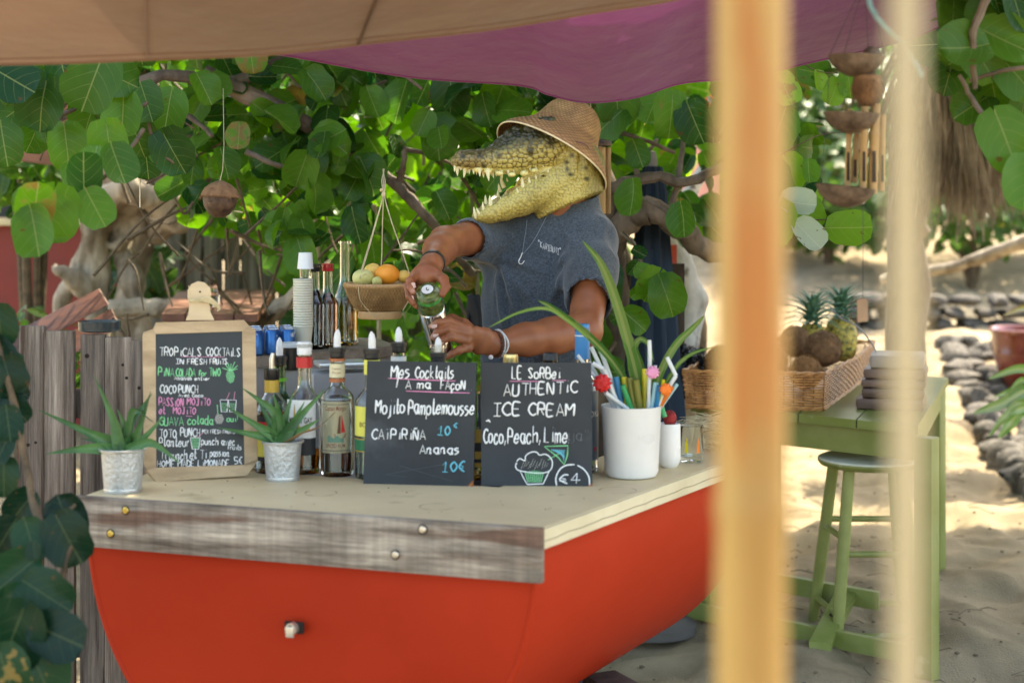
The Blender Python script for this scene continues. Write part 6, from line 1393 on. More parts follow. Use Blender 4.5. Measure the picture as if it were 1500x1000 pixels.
fruit('orange', 'large orange fruit on top of the hanging basket', 'orange', 567, 402, -.01, .031, FRO, (1.05, 1, .88)); fruit('passion_fruit', 'pale green fruit at the left in the hanging basket', 'fruit', 532, 407, -.03, .028, FRG, (1.05, 1, .82)); fruit('guava', 'yellowish fruit behind the orange in the hanging basket', 'fruit', 546, 398, .03, .024, FRY); fruit('guava', 'yellow fruit at the right rim of the hanging basket', 'fruit', 592, 405, .0, .020, FRY, (1.1, 1, .8)); fruit('lime', 'small green fruit low between the orange and the basket cord', 'fruit', 552, 412, -.045, .014, FRG)

# ------------------------------------------------------------------ hanging coconut, left
COCO = mk('coconut_shell', (.060, .030, .018), .55, .5, 60, .7, 120, col2=(.13, .07, .04), col3=(.36, .24, .14), s3=130, t3=.68, bd=.002); FIB = mk('coconut_fibre', (.15, .070, .028), .85, .3, 30, .5, 150, col2=(.26, .135, .06))
cc = P(322, 293, 4.1); t = thing('hanging_coconut', 'halved coconut with a fibre lid hanging among the leaves at the left', 'coconut', cc)
obj('shell', MB().lathe([(0, -.047), (.014, -.045), (.028, -.036), (.040, -.018), (.0445, .0), (.043, .012), (.040, .012), (.036, -.015), (0, -.04)], cc, 32, Matrix.Rotation(.06, 3, 'Y'), wob=lambda a, z: 1 + .02 * math.sin(3 * a + 40 * z), close=False), COCO, t, smooth=60)
m = MB().lathe([(.049, .008), (.050, .012), (.042, .030), (.026, .042), (.008, .050), (0, .051)], cc, 32, Matrix.Rotation(.06, 3, 'Y')); obj('lid', m, FIB, t)
m = MB()
for k in range(420):
    a = R.uniform(0, 6.28); r_ = R.uniform(.03, .052); z = np.interp(r_, [.03, .05], [.039, .010]); p0 = cc + Vector((r_ * math.cos(a), r_ * math.sin(a), z)); m.tube([p0, p0 + Vector((math.cos(a) * .006, math.sin(a) * .006, -.004 - R.uniform(0, .008)))], [.0007, .0003], 3, False)
obj('fibres', m, FIB, t, kind='stuff'); obj('string', MB().tube([cc + Vector((0, 0, .05)), P(326, 250, 4.12), P(328, 215, 4.2), P(327, 130, 4.6)], .0011, 5), CORD, t)
obj('peg', MB().tube([P(343, 309, 4.08), P(355, 311, 4.05)], .0018, 6), CORD, t)
single('hanging_string', MB().tube([P(205, 238, 4.3), P(205, 304, 4.3)], .0018, 6), mk('white_string', (.70, .60, .45), .8), 'short pale string hanging straight down before the gnarled tree', 'string')
single('hanging_string', MB().tube([P(225, 150, 4.3), P(228, 200, 4.3)], .0014, 6), CORD, 'short string hanging between the leaves above the gnarled tree', 'string')
# ------------------------------------------------------------------ the bartender
def col_mat(name, rough=.5, bs=200, bump=.2, bd=.001, spec=.5, sss=0, mul=.12, vs=60, coat=0):
    m = mk(name, (.5, .5, .5), rough, .1, vs, bump, bs, bd=bd, spec=spec, sss=sss, coat=coat); nt = m.node_tree; N = nt.nodes; L = nt.links
    b = N['Principled BSDF']; at = N.new('ShaderNodeAttribute'); at.attribute_name = 'Col'; nz = N.new('ShaderNodeTexNoise'); nz.inputs['Scale'].default_value = vs; nz.inputs['Detail'].default_value = 5
    tc = N.new('ShaderNodeTexCoord'); L.new(tc.outputs['Object'], nz.inputs['Vector']); mr = N.new('ShaderNodeMapRange'); mr.inputs[3].default_value = 1 - mul * 2; mr.inputs[4].default_value = 1 + mul * 2; L.new(nz.outputs['Fac'], mr.inputs[0])
    mx = N.new('ShaderNodeMix'); mx.data_type = 'RGBA'; mx.blend_type = 'MULTIPLY'; mx.inputs[0].default_value = 1; L.new(at.outputs['Color'], mx.inputs[6]); L.new(mr.outputs[0], mx.inputs[7]); L.new(mx.outputs[2], b.inputs['Base Color']); return m
SKIN = col_mat('skin', .42, 220, .35, .0012, .45, sss=.12, mul=.10, vs=45)
PB0 = Vector((.07, 4.42, 0)); man = thing('person', 'bartender in a dark grey t-shirt and crocodile mask with straw hat, pouring from a shaker', 'person', PB0)
chn = Vector((-.42, -.9, 0)).normalized()
s = SDF((-.36, 3.80, .70), (.40, 4.68, 1.66), .0034)
T = lambda l: [tuple(P(*q)) for q in l]
s.chain(T([(785, 640, 4.42), (786, 530, 4.42), (792, 425, 4.42), (795, 362, 4.42), (815, 335, 4.42)]), [.085, .085, .095, .07, .045], .03, tuple(chn), [1.5, 1.45, 1.45, 1.7, 1.3])
s.chain(T([(815, 335, 4.42), (828, 300, 4.41), (838, 262, 4.40)]), [.058, .055, .058], .03)
s.ell(P(838, 232, 4.40), (.07, .085, .10), .02)
# his right arm (left in the picture)
s.chain(T([(722, 352, 4.46), (690, 348, 4.34), (652, 356, 4.20)]), [.052, .047, .043], .02)
s.chain(T([(652, 356, 4.20), (644, 366, 4.13), (632, 388, 3.99)]), [.042, .041, .028], .02)
# his left arm
s.chain(T([(868, 352, 4.34), (866, 420, 4.25), (856, 484, 4.14)]), [.048, .050, .045], .02)
s.chain(T([(856, 484, 4.14), (810, 492, 4.10), (770, 497, 4.05), (722, 504, 3.99)]), [.046, .047, .041, .028], .02)
s.cap(P(856, 490, 4.16), P(862, 488, 4.18), .030, .03, .02)
# hand on the glass (right hand)
hk = .008
s.chain(T([(632, 388, 3.99), (626, 400, 3.955)]), [.026, .027], .012, (0, -.5, .8), [1.0, 1.25])
s.chain(T([(626, 400, 3.955), (619, 407, 3.95)]), [.022, .020], .012, (0, -.6, .8), [1.3, 1.6])
s.cap(P(608, 406, 3.955), P(636, 402, 3.94), .014, .015, .012)
for f in [[(611, 404, 3.935, .0105), (601, 411, 3.905, .0098), (601, 421, 3.888, .0092), (605, 428, 3.880, .0078)], [(606, 407, 3.955, .0108), (597, 419, 3.925, .0098), (599, 434, 3.905, .0092), (606, 444, 3.900, .0078)],
          [(607, 409, 3.975, .0105), (600, 426, 3.965, .0096), (604, 441, 3.955, .009), (611, 449, 3.945, .0078)], [(612, 411, 3.990, .0098), (607, 430, 3.995, .009), (612, 442, 3.985, .0082), (617, 447, 3.975, .0072)]]:
    s.chain([tuple(P(a, b, c)) for a, b, c, _ in f], [q[3] for q in f], .0045); s.ell(P(*f[1][:3]), (.0105,) * 3, .004)
s.chain([tuple(P(a, b, c)) for a, b, c in [(637, 399, 3.945), (649, 409, 3.915), (653, 420, 3.900), (648, 431, 3.888)]], [.0145, .0125, .0108, .0088], .007)
# hand round the tin (left hand)
s.chain(T([(722, 504, 3.99), (706, 500, 3.965), (690, 492, 3.945)]), [.021, .017, .0145], .012, (-.1, -1, 0), [1.35, 1.9, 2.1])
for f in [[(684, 481, 3.935, .0118), (657, 470, 3.912, .0102), (643, 472, 3.898, .0092), (632, 478, 3.902, .0076)], [(684, 489, 3.932, .0118), (655, 482, 3.905, .0104), (642, 486, 3.894, .0094), (634, 494, 3.900, .0078)],
          [(684, 499, 3.932, .0115), (660, 494, 3.905, .0100), (649, 498, 3.898, .0090), (643, 505, 3.902, .0076)], [(686, 509, 3.936, .0108), (672, 513, 3.915, .0094), (662, 518, 3.908, .0084), (655, 523, 3.908, .0070)]]:
    s.chain([tuple(P(a, b, c)) for a, b, c, _ in f], [q[3] for q in f], .005); s.ell(P(*f[0][:3]), (.0125,) * 3, .005); s.ell(P(*f[1][:3]), (.0112,) * 3, .004)
s.chain(T([(700, 492, 3.97), (680, 474, 3.985), (662, 466, 4.005), (650, 468, 4.02)]), [.015, .0125, .011, .009], .008)
V, Q = s.extract(); V = relax(V, Q, 1, .4); Nn = normals(V, Q)
V = V + Nn * ((vnoise(V * 45) - .5) * .0016)[:, None]
# tendons on the back of the left hand
n1 = vnoise(V * 30); sk = np.array([.34, .125, .055]); sk2 = np.array([.25, .08, .033]); C3 = sk[None] * n1[:, None] + sk2[None] * (1 - n1[:, None])
for px, py, d in [(606, 425, 3.875), (632, 478, 3.895), (634, 495, 3.893)]:
    dd = np.linalg.norm(V - np.array(P(px, py, d)), axis=1); w = np.exp(-(dd / .007) ** 2)[:, None]; C3 = C3 * (1 - .6 * w) + .6 * w * np.array([.62, .38, .30])
obj('body', np_mesh('body', V - np.array(PB0), Q, SKIN, C3), None, man)
NAIL = mk('nail', (.62, .40, .33), .25, .08, 40, 0)
def nail(px, py, d, tip, n, w=.0058, l=.0075):
    c = P(px, py, d); t_ = Vector(tip).normalized(); nn = Vector(n).normalized(); sd = t_.cross(nn).normalized(); m = MB()
    m.grid(lambda u, v: c + sd * w * (2 * u - 1) + t_ * l * (2 * v - 1) * (1 - .25 * (2 * u - 1) ** 2) - nn * .0022 * (2 * u - 1) ** 2, 6, 4); obj('nail', m, NAIL, man)
nail(605, 418, 3.8815, (.2, -.2, -1), (-.3, -1, .15)); nail(603, 437, 3.8975, (.3, -.1, -1), (-.6, -.9, .1), .005)
nail(636, 477, 3.8895, (-1, .1, -.35), (-.15, -1, .45), .0055); nail(638, 490, 3.8855, (-.8, .1, -.6), (-.3, -1, .3), .0055); nail(646, 502, 3.8905, (-.7, .1, -.7), (-.3, -1, .2), .005)
# arm hair
m = MB()
for _ in range(260):
    t_ = R.random(); c = P(lerp(850, 735, t_), lerp(487, 503, t_), lerp(4.14, 4.0, t_)); r_ = lerp(.046, .030, t_); a = R.uniform(-2.6, -.5); nn = Vector((0, math.cos(a) * 0 + math.sin(a), math.cos(a))); p0 = c + nn * r_ * .99; m.tube([p0, p0 + nn * .003 + Vector((-.007, 0, -.002))], [.00025, .00008], 3, False)
obj('arm_hair', m, mk('hair', (.05, .025, .015), .6), man, kind='stuff')
# t-shirt
SHIRT = mk('heather_jersey', (.030, .040, .050), .95, .25, 190, .6, 500, col2=(.070, .092, .115), bd=.0015, sheen=.35, detail=3)
s = SDF((-.22, 4.10, .78), (.38, 4.68, 1.52), .0042)
s.chain(T([(784, 640, 4.42), (784, 530, 4.42), (788, 455, 4.42), (792, 415, 4.42), (797, 366, 4.42), (820, 324, 4.42), (843, 292, 4.42)]), [.108, .105, .108, .112, .088, .070, .068], .03, tuple(chn), [1.52, 1.5, 1.46, 1.42, 1.68, 1.35, 1.15])
s.chain(T([(728, 358, 4.45), (712, 352, 4.40), (690, 350, 4.325)]), [.072, .066, .060], .035)
s.chain(T([(862, 358, 4.36), (866, 395, 4.29), (864, 438, 4.215)]), [.080, .074, .069], .04)
s.chain(T([(842, 318, 4.42), (866, 348, 4.36)]), [.06, .07], .03); s.chain(T([(800, 335, 4.42), (738, 350, 4.44)]), [.06, .066], .03)
# sleeve openings, neckline
s.cap(P(700, 351, 4.36), P(640, 350, 4.14), .0495, .054, .003, sub=True); s.cap(P(866, 418, 4.245), P(852, 500, 4.07), .058, .060, .003, sub=True)
s.cap(P(838, 290, 4.41), P(845, 255, 4.40), .060, .078, .006, sub=True); s.cap(P(824, 298, 4.38), P(801, 310, 4.30), .036, .009, .006, sub=True)
V, Q = s.extract(); V = relax(V, Q, 3, .5); Nn = normals(V, Q)
x, y, z = V.T
fold = np.zeros(len(V))
def drape(a, b, amp, w, cnt=1):   # crease along a line a->b (world), Gaussian across
    global fold
    a = np.array(P(*a)); b = np.array(P(*b)); ab = b - a; t_ = np.clip(((V - a) @ ab) / (ab @ ab), 0, 1); dd = np.linalg.norm(V - a - t_[:, None] * ab, axis=1); fold += amp * np.exp(-(dd / w) ** 2) * np.sin(PI * np.clip(t_, .02, .98)) ** .5
for a, b, am, w in [((735, 375, 4.36), (760, 470, 4.30), .008, .012), ((728, 395, 4.36), (742, 520, 4.32), .009, .014), ((722, 372, 4.38), (800, 400, 4.30), .006, .011), ((722, 378, 4.38), (780, 440, 4.30), .007, .012), ((832, 372, 4.28), (790, 400, 4.28), .007, .012), ((838, 385, 4.28), (800, 450, 4.28), .008, .014),
                    ((845, 400, 4.28), (815, 540, 4.28), .010, .016), ((765, 450, 4.29), (772, 540, 4.30), .007, .014), ((840, 350, 4.29), (845, 440, 4.21), .008, .012), ((885, 360, 4.28), (880, 440, 4.18), .007, .013), ((860, 345, 4.28), (862, 440, 4.16), .005, .010), ((700, 335, 4.36), (720, 360, 4.38), .006, .010), ((690, 365, 4.29), (722, 385, 4.36), .007, .012), ((800, 340, 4.32), (840, 350, 4.29), .005, .012), ((790, 470, 4.29), (796, 545, 4.29), -.006, .012), ((742, 345, 4.36), (770, 352, 4.33), .005, .01)]:
    drape(a, b, am, w); a2 = (a[0] + 9, a[1] + 4, a[2]); b2 = (b[0] + 9, b[1] + 4, b[2]); drape(a2, b2, -am * .55, w * .8)
fold *= 1.8; rg = V @ np.array([[.8, 0, .55], [0, 1, 0], [-.55, 0, .8]]); fold += (vnoise(rg * [13, 13, 5]) - .5) * .014 + (np.abs(vnoise(rg * [26, 26, 9]) - .5)) * -.012 + (vnoise(V * [40, 40, 30]) - .5) * .002
V = V + Nn * fold[:, None]
shirt = obj('t_shirt', np_mesh('t_shirt', V - np.array(PB0), Q, SHIRT), None, man)
from mathutils.bvhtree import BVHTree
bv = BVHTree.FromPolygons([tuple(v) for v in V], [tuple(int(i) for i in q) for q in Q])
def on_shirt(px, py, h=.0012):
    d = Vector(((px - 750) / FPX, 1, -(py - HY) / FPX)).normalized(); e = Vector((0, 0, EYE)); hit, nrm, i_, ds = bv.ray_cast(e, d)
    return (hit - d * h) if hit is not None else P(px, py, 4.28)
WPR = mk('white_print', (.75, .77, .78), .7, .05, 60, 0)
m = MB(); tot = 0; txt = '"KARIBUNI"'; x_ = 0; kx = 35 / (sum(WD.get(c, 5) + 1 for c in txt))
for c in txt:
    for st in GL.get(c, []):
        q = [on_shirt(788 + (x_ + a) * kx * 1.0, 361 + (x_ + a) * kx * .36 - (b_ - 2) * 1.45 + (1.0 if c in 'AIU' else 0)) for a, b_ in st]; m.tube(q, .00075, 5)
    x_ += WD.get(c, 5) + 1
obj('lettering', m, WPR, shirt, world=False) if False else None
m.xf(wmat(shirt).inverted()); obj('lettering', m, WPR, shirt, world=False, smooth=180)
# sleeve and neck hems
def ring(c, ax, r, w, mat, name, par, n=40, sq=1.0, wavy=.0015):
    ax = Vector(ax).normalized(); u = ax.orthogonal().normalized(); v = ax.cross(u); m = MB()
    m.tube([Vector(c) + (u * math.cos(a) + v * math.sin(a) * sq) * (r + wavy * math.sin(3 * a)) for a in [2 * PI * i / n for i in range(n + 1)]], w, 6, False); return obj(name, m, mat, par)
# necklace with a bone hook, wristband, bracelets
NCK = mk('grey_cord', (.20, .24, .28), .7, .2, 30); m = MB()
m.tube(smooth_pts([on_shirt(*q, .0025) for q in [(800, 318), (794, 330), (785, 347), (775, 362), (765, 373)]], 4), .0009, 5); m.tube(smooth_pts([on_shirt(*q, .0025) for q in [(772, 322), (770, 340), (767, 358), (765, 373)]], 4), .0009, 5); obj('necklace', m, NCK, man)
m = MB(); m.tube(smooth_pts([on_shirt(*q, .005) for q in [(765, 370), (763, 376), (760, 382), (761, 386), (765, 386), (768, 382)]], 4), [.0016] * 10 + [.0013] * 11, 6); obj('pendant', m, mk('bone', (.70, .68, .60), .4), man)
def band_on(a, b, t_, r, w, hgt, mat, name, par=man, seg=28, sq=1.0):
    a, b = P(*a), P(*b); ax = (b - a).normalized(); c = a.lerp(b, t_); u = ax.cross(Vector((0, 1, 0))).normalized(); v = ax.cross(u); m = MB()
    prof = [(r, -hgt), (r + w, -hgt * .8), (r + w, hgt * .8), (r, hgt)]
    vs = [c + ax * z + (u * math.cos(2 * PI * k / seg) + v * math.sin(2 * PI * k / seg) * sq) * rr for rr, z in prof for k in range(seg)]
    fs = [(i * seg + k, i * seg + (k + 1) % seg, (i + 1) * seg + (k + 1) % seg, (i + 1) * seg + k) for i in range(3) for k in range(seg)]; m.add(vs, fs); return obj(name, m, mat, par)
band_on((644, 366, 4.13), (632, 388, 3.99), .86, .0305, .0022, .008, BLKP, 'wristband')
BEAD = mk('brown_bead', (.09, .03, .015), .35, .4, 90); a, b_ = P(770, 497, 4.05), P(722, 504, 3.99); ax = (b_ - a).normalized(); u = ax.cross(Vector((0, 1, 0))).normalized(); v = ax.cross(u)
c = a.lerp(b_, .93); m = MB()
for k in range(26):
    an = 2 * PI * k / 26; m.ball(c + (u * math.cos(an) + v * math.sin(an)) * .0325, .0037, 8, 6)
obj('bead_bracelet', m, BEAD, man); m = MB(); c = a.lerp(b_, .80); m.tube([c + ax * .003 * math.sin(3 * an) + (u * math.cos(an) + v * math.sin(an)) * .0345 for an in [2 * PI * k / 40 for k in range(41)]], .0026, 8, False); m.tube([c + ax * (.006 + .002 * math.sin(2 * an)) + (u * math.cos(an) + v * math.sin(an)) * .0345 for an in [2 * PI * k / 40 for k in range(41)]], .0020, 8, False)
m.ball(P(719, 523, 3.95), .0062, 10, 8); obj('cord_bracelet', m, mk('white_cord', (.62, .62, .60), .8, .1, 60, .5, 300), man)
# trousers and shoes
TRS = mk('dark_trousers', (.03, .032, .038), .9, .3, 30, .4, 80); s = SDF((-.22, 4.15, -.02), (.34, 4.72, 1.06), .009)
s.chain([(.065, 4.42, 1.02), (.065, 4.42, .86)], [.105, .115], .03, tuple(chn), [1.5, 1.4])
for sx in (-1, 1): s.chain([(.065 + sx * .085, 4.42, .84), (.065 + sx * .10, 4.40, .48), (.065 + sx * .11, 4.43, .09)], [.095, .072, .06], .03)
for sx in (-1, 1): s.chain([(.065 + sx * .11, 4.44, .045), (.05 + sx * .11, 4.28, .035)], [.045, .038], .02)
V, Q = s.extract(); obj('trousers', np_mesh('trousers', V - np.array(PB0), Q, TRS), None, man)

# ------------------------------------------------------------------ crocodile mask
KM = 4.36 / FPX                                    # metres per photo pixel at the mask
def H(px, py, w=0.0):                              # point in the mask's profile plane, w metres away from the viewer
    d = 4.40 - (850 - px) * KM * .30 + w; return P(px, py, d)
s = SDF((-.21, 4.10, 1.36), (.27, 4.60, 1.74), .0029)
up = (0, 0, 1)
ur = [(672, 236, .0185, 1.55), (684, 235, .0225, 1.72), (700, 235.5, .0255, 1.42), (718, 236, .030, 1.2), (736, 231, .0415, 1.08), (752, 226, .054, 1.03), (772, 219, .066, 1.08), (792, 216, .069, 1.22), (815, 219, .068, 1.30), (836, 232, .070, 1.28), (848, 246, .070, 1.22)]
s.chain([tuple(H(a, b)) for a, b, _, _ in ur], [r for _, _, r, _ in ur], .012, up, [f for *_, f in ur])
lr = [(702, 316, .0160, 1.9), (718, 311, .0270, 1.6), (738, 303, .0350, 1.45), (760, 293, .043, 1.40), (782, 281, .050, 1.42), (808, 268, .062, 1.28), (828, 256, .070, 1.2)]
s.chain([tuple(H(a, b)) for a, b, _, _ in lr], [r for _, _, r, _ in lr], .010, up, [f for *_, f in lr])
s.chain([tuple(H(838, 246)), tuple(H(836, 272)), tuple(H(838, 318))], [.080, .084, .086], .02)
s.chain([tuple(H(814, 282)), tuple(H(816, 322))], [.052, .056], .02)
# trough of the lower jaw, gap of the mouth
s.chain([tuple(H(706, 306)), tuple(H(724, 299)), tuple(H(745, 288)), tuple(H(768, 272)), tuple(H(790, 262))], [.0085, .012, .015, .014, .006], .004, up, [2.4, 2.7, 2.7, 2.8, 3.0]) if False else None
for i, (a, b_, r_, f_) in enumerate([(708, 307, .010, 2.0), (722, 301, .014, 2.1), (742, 290, .018, 2.0), (762, 277, .019, 2.0), (778, 268, .012, 2.4)]):
    pass
tq = [(708, 307, .010, 2.1), (722, 300, .015, 1.95), (742, 289, .019, 1.95), (762, 276, .019, 2.1), (780, 265, .010, 3.2)]
for q0, q1 in zip(tq[:-1], tq[1:]): s.cap(H(*q0[:2]), H(*q1[:2]), q0[2], q1[2], .005, up, q0[3], q1[3], sub=True)
s.chain([tuple(H(733, 303)), tuple(H(752, 292)), tuple(H(772, 277)), tuple(H(785, 266))], [.010, .015, .016, .014], .006, up, [1.6, 1.7, 1.9, 2])
s.cap(H(796, 258, -.10), H(796, 258, .1), .005, .005, .004, sub=True); s.cap(H(780, 262, -.10), H(806, 249, -.11), .0045, .002, .003, sub=True)
# eyes, brows, nostrils, jaw muscle, hem ridge
for sg in (-1, 1):
    s.ell(H(789, 187, sg * .052), (.030, .022, .020), .010); s.cap(H(776, 186, sg * .050), H(806, 178, sg * .060), .010, .013, .008); s.ell(H(674, 226, sg * .013), (.011, .009, .008), .006); s.ell(H(671, 229, sg * .014), (.005, .004, .004), .003, sub=True)
    s.ell(H(848, 240, sg * .078), (.038, .030, .055), .015); s.ell(H(688, 233, sg * .030), (.018, .012, .014), .010)
    for k, (a, b_) in enumerate([(700, 249), (715, 251), (732, 254), (750, 256), (768, 254), (784, 250)]): s.ell(H(a, b_, sg * (.026 + .0075 * k)), (.011, .012, .007), .006)
    s.cap(H(806, 244, sg * .088), H(826, 222, sg * .098), .006, .004, .01, sub=True); s.cap(H(826, 222, sg * .100), H(846, 206, sg * .100), .004, .004, .01, sub=True); s.cap(H(852, 222, sg * .108), H(846, 268, sg * .100), .005, .004, .01, sub=True)
for k, (a, b_) in enumerate([(738, 206), (748, 197), (758, 189), (768, 183), (778, 180)]):
    for w in (-.018, .018): s.ell(H(a, b_, w), (.010, .010, .009), .005)
p0, p1 = H(796, 315), H(874, 270); nrm = Vector((p1.z - p0.z, 0, -(p1.x - p0.x))).normalized() * -1
nrm = Vector((.40, -.12, -.91)); s.plane_cut(tuple(H(797, 317)), tuple(nrm))
V, Q = s.extract(); V = relax(V, Q, 2, .5); Nn = normals(V, Q)
px_ = 750 + V[:, 0] / V[:, 1] * FPX; py_ = HY + (EYE - V[:, 2]) / V[:, 1] * FPX        # profile coordinates used only to place scale sizes and markings
tt = np.clip((px_ - 690) / 120, 0, 1)
lower = (py_ > np.interp(px_, [660, 700, 760, 806, 830, 880], [262, 268, 268, 248, 214, 200]))
top = np.clip((np.interp(px_, [664, 720, 760, 806, 880], [232, 232, 225, 215, 215]) - py_) / 22, 0, 1)
gum = (py_ > np.interp(px_, [664, 700, 735, 770, 806], [243, 246, 247, 247, 243])) & ~lower & (px_ < 808)
scale = np.where(lower, 100, 70)[:, None] * np.array([1, 1, 1.15]); fa, fb = voro(V * scale + 3); e_ = np.clip((fb - fa), 0, 1)
f2a, f2b = voro(V * 190 + 11); e2 = np.clip(f2b - f2a, 0, 1)
flap = ((V - np.array(H(797, 317))) @ np.array(nrm)) > -.052
amp = np.where(gum, .0003, np.where(lower, .0026, .0040)) * np.where(px_ < 735, .7, 1)
amp = np.where(flap, .0024, amp)
bumpy = (1 - np.exp(-(e_ / .17) ** 2)) * amp + (1 - np.exp(-(e2 / .2) ** 2)) * .0004 + top * (vnoise(V * 70) - .3) * .006 + (vnoise(V * 26) - .5) * .004
V2 = V + Nn * bumpy[:, None]
tan = np.array([.50, .41, .115]); olive = np.array([.085, .078, .02]); dark = np.array([.018, .020, .012]); pale = np.array([.72, .64, .26]); pink = np.array([.62, .36, .25]); brown = np.array([.17, .11, .042])
n2 = vnoise(V * 16); Cc = tan[None] * (.75 + .4 * n2[:, None])
w = np.clip(top * 1.5 * (.5 + n2), 0, 1)[:, None]; Cc = Cc * (1 - w) + w * olive
w = (np.clip((740 - px_) / 40, 0, 1) * (~gum) * (~lower) * (.4 + .5 * n2))[:, None]; Cc = Cc * (1 - w) + w * brown
w = (np.clip(top - .25, 0, 1) * (vnoise(V * 34) > .42) * 1.0)[:, None]; Cc = Cc * (1 - .9 * w) + .9 * w * dark
def spot(px, py, r_, k=.9):
    global Cc
    dd = np.hypot(px_ - px, py_ - py) / r_ + (vnoise(V * 90) - .5) * .9; w = np.clip(1.35 - dd, 0, 1)[:, None] * k * (V[:, 1] < 4.45)[:, None]; Cc = Cc * (1 - w) + w * dark
for q in [(776, 220, 7), (806, 210, 7), (731, 229, 5), (702, 228, 5), (678, 228, 4), (708, 242, 4), (829, 238, 4), (831, 248, 4.5), (836, 256, 4), (860, 262, 4), (858, 246, 4), (757, 197, 6), (790, 196, 6, .6), (864, 230, 6, .7), (838, 228, 4), (744, 208, 5, .7)]: spot(*q)
Cc = np.where(gum[:, None], pale[None] * (.85 + .3 * n2[:, None]), Cc)
inm = (px_ > 712) & (px_ < 800) & (py_ > 255) & (py_ < np.interp(px_, [700, 760, 800], [312, 279, 262])) & lower & (V[:, 1] > 4.31)
Cc = np.where(inm[:, None], pale[None] * .8 + pink[None] * .25 * (vnoise(V * 20) > .5)[:, None], Cc)
w = (np.exp(-(e_ / .11) ** 2) * ~gum * np.where(lower, .5, .9))[:, None]; Cc = Cc * (1 - w) + w * np.array([.050, .042, .014])
w = (np.clip((px_ - 852) / 20, 0, 1) * .55)[:, None]; Cc = Cc * (1 - w) + w * olive * .7
CROC = col_mat('croc_rubber', .33, 260, .25, .0008, .5, mul=.08, vs=90)
mask = obj('crocodile_mask', np_mesh('crocodile_mask', V2 - np.array(PB0), Q, CROC, np.clip(Cc, 0, 1)), None, man)
bvm = BVHTree.FromPolygons([tuple(v) for v in V2], [tuple(int(i) for i in q) for q in Q])
EYEM = mk('amber_eye', (.35, .22, .03), .12, .3, 80, 0, coat=.8)
for sg in (-1,):
    c = H(791, 189, sg * .069); m = MB(); m.ball(c, .0085, 16, 12); m.xf(wmat(mask).inverted()); obj('eye', m, EYEM, mask, world=False); m = MB(); m.ball(c + Vector((-.002, -.0074, 0)), .0028, 8, 8, (.5, .6, 2)); m.xf(wmat(mask).inverted()); obj('pupil', m, BLKP, mask, world=False)
TOOTH = mk('tooth', (.72, .64, .30), .3, .12, 60, .1, 100, col2=(.80, .75, .48))
m = MB(); n_ = 7; m.tube([(0, 0, -.25), (0, 0, .1), (.02, 0, .4), (.07, 0, .72), (.14, 0, 1.0)], [.24, .25, .20, .12, .015], 8); tooth_me = m.mesh('tooth', TOOTH)
def tooth(bx, by, tx, ty, far=False, w=None):
    e = Vector((0, 0, EYE)); d = Vector(((bx - 750) / FPX, 1, -(by - HY) / FPX)).normalized(); hit, nr, i_, ds = bvm.ray_cast(e, d)
    if far or hit is None: base = H(bx, by, (w if w is not None else (.03)))
    else: base = hit + d * .004
    tip = P(tx, ty, base.y - (0 if far else .004)); ax = tip - base; L_ = ax.length; o = bpy.data.objects.new('tooth', tooth_me); COL.objects.link(o); o.parent = mask
    q = ax.to_track_quat('Z', 'X'); o.matrix_basis = wmat(mask).inverted() @ Matrix.LocRotScale(base, q, (L_ * .9, L_ * .9, L_))
Z7 = lambda x, y: (640 + x / 5, 140 + y / 5)
for bx, by, tx, ty in [(133, 515, 130, 562), (148, 522, 150, 592), (172, 524, 174, 552), (205, 535, 200, 604), (238, 540, 237, 580), (268, 540, 270, 580), (312, 545, 314, 596), (340, 560, 342, 606), (373, 560, 378, 628), (410, 562, 414, 608), (436, 550, 434, 596), (472, 548, 476, 612), (520, 545, 526, 596), (560, 540, 566, 568), (645, 535, 645, 560), (682, 525, 684, 552), (724, 515, 728, 540), (775, 505, 780, 530), (158, 520, 186, 548)]:
    tooth(*Z7(bx, by), *Z7(tx, ty))
for bx, by, tx, ty in [(285, 880, 262, 816), (312, 868, 284, 824), (342, 838, 330, 780), (395, 800, 380, 732), (425, 780, 418, 755), (470, 765, 462, 740), (595, 712, 580, 674), (632, 668, 616, 598), (680, 640, 670, 594), (728, 612, 720, 574), (772, 592, 766, 556), (815, 570, 812, 532)]: tooth(*Z7(bx, by), *Z7(tx, ty))
for bx, by, tx, ty, w in [(362, 790, 348, 728, .035), (450, 735, 440, 690, .045), (462, 695, 444, 645, .05), (486, 660, 458, 592, .055), (516, 625, 508, 600, .055), (345, 830, 336, 800, .03)]: tooth(*Z7(bx, by), *Z7(tx, ty), far=True, w=w)
for bx, by, tx, ty, w in [(225, 545, 224, 575, .03), (290, 545, 290, 585, .03), (395, 555, 396, 590, .035), (452, 550, 455, 585, .04)]: tooth(*Z7(bx, by), *Z7(tx, ty), far=True, w=w)

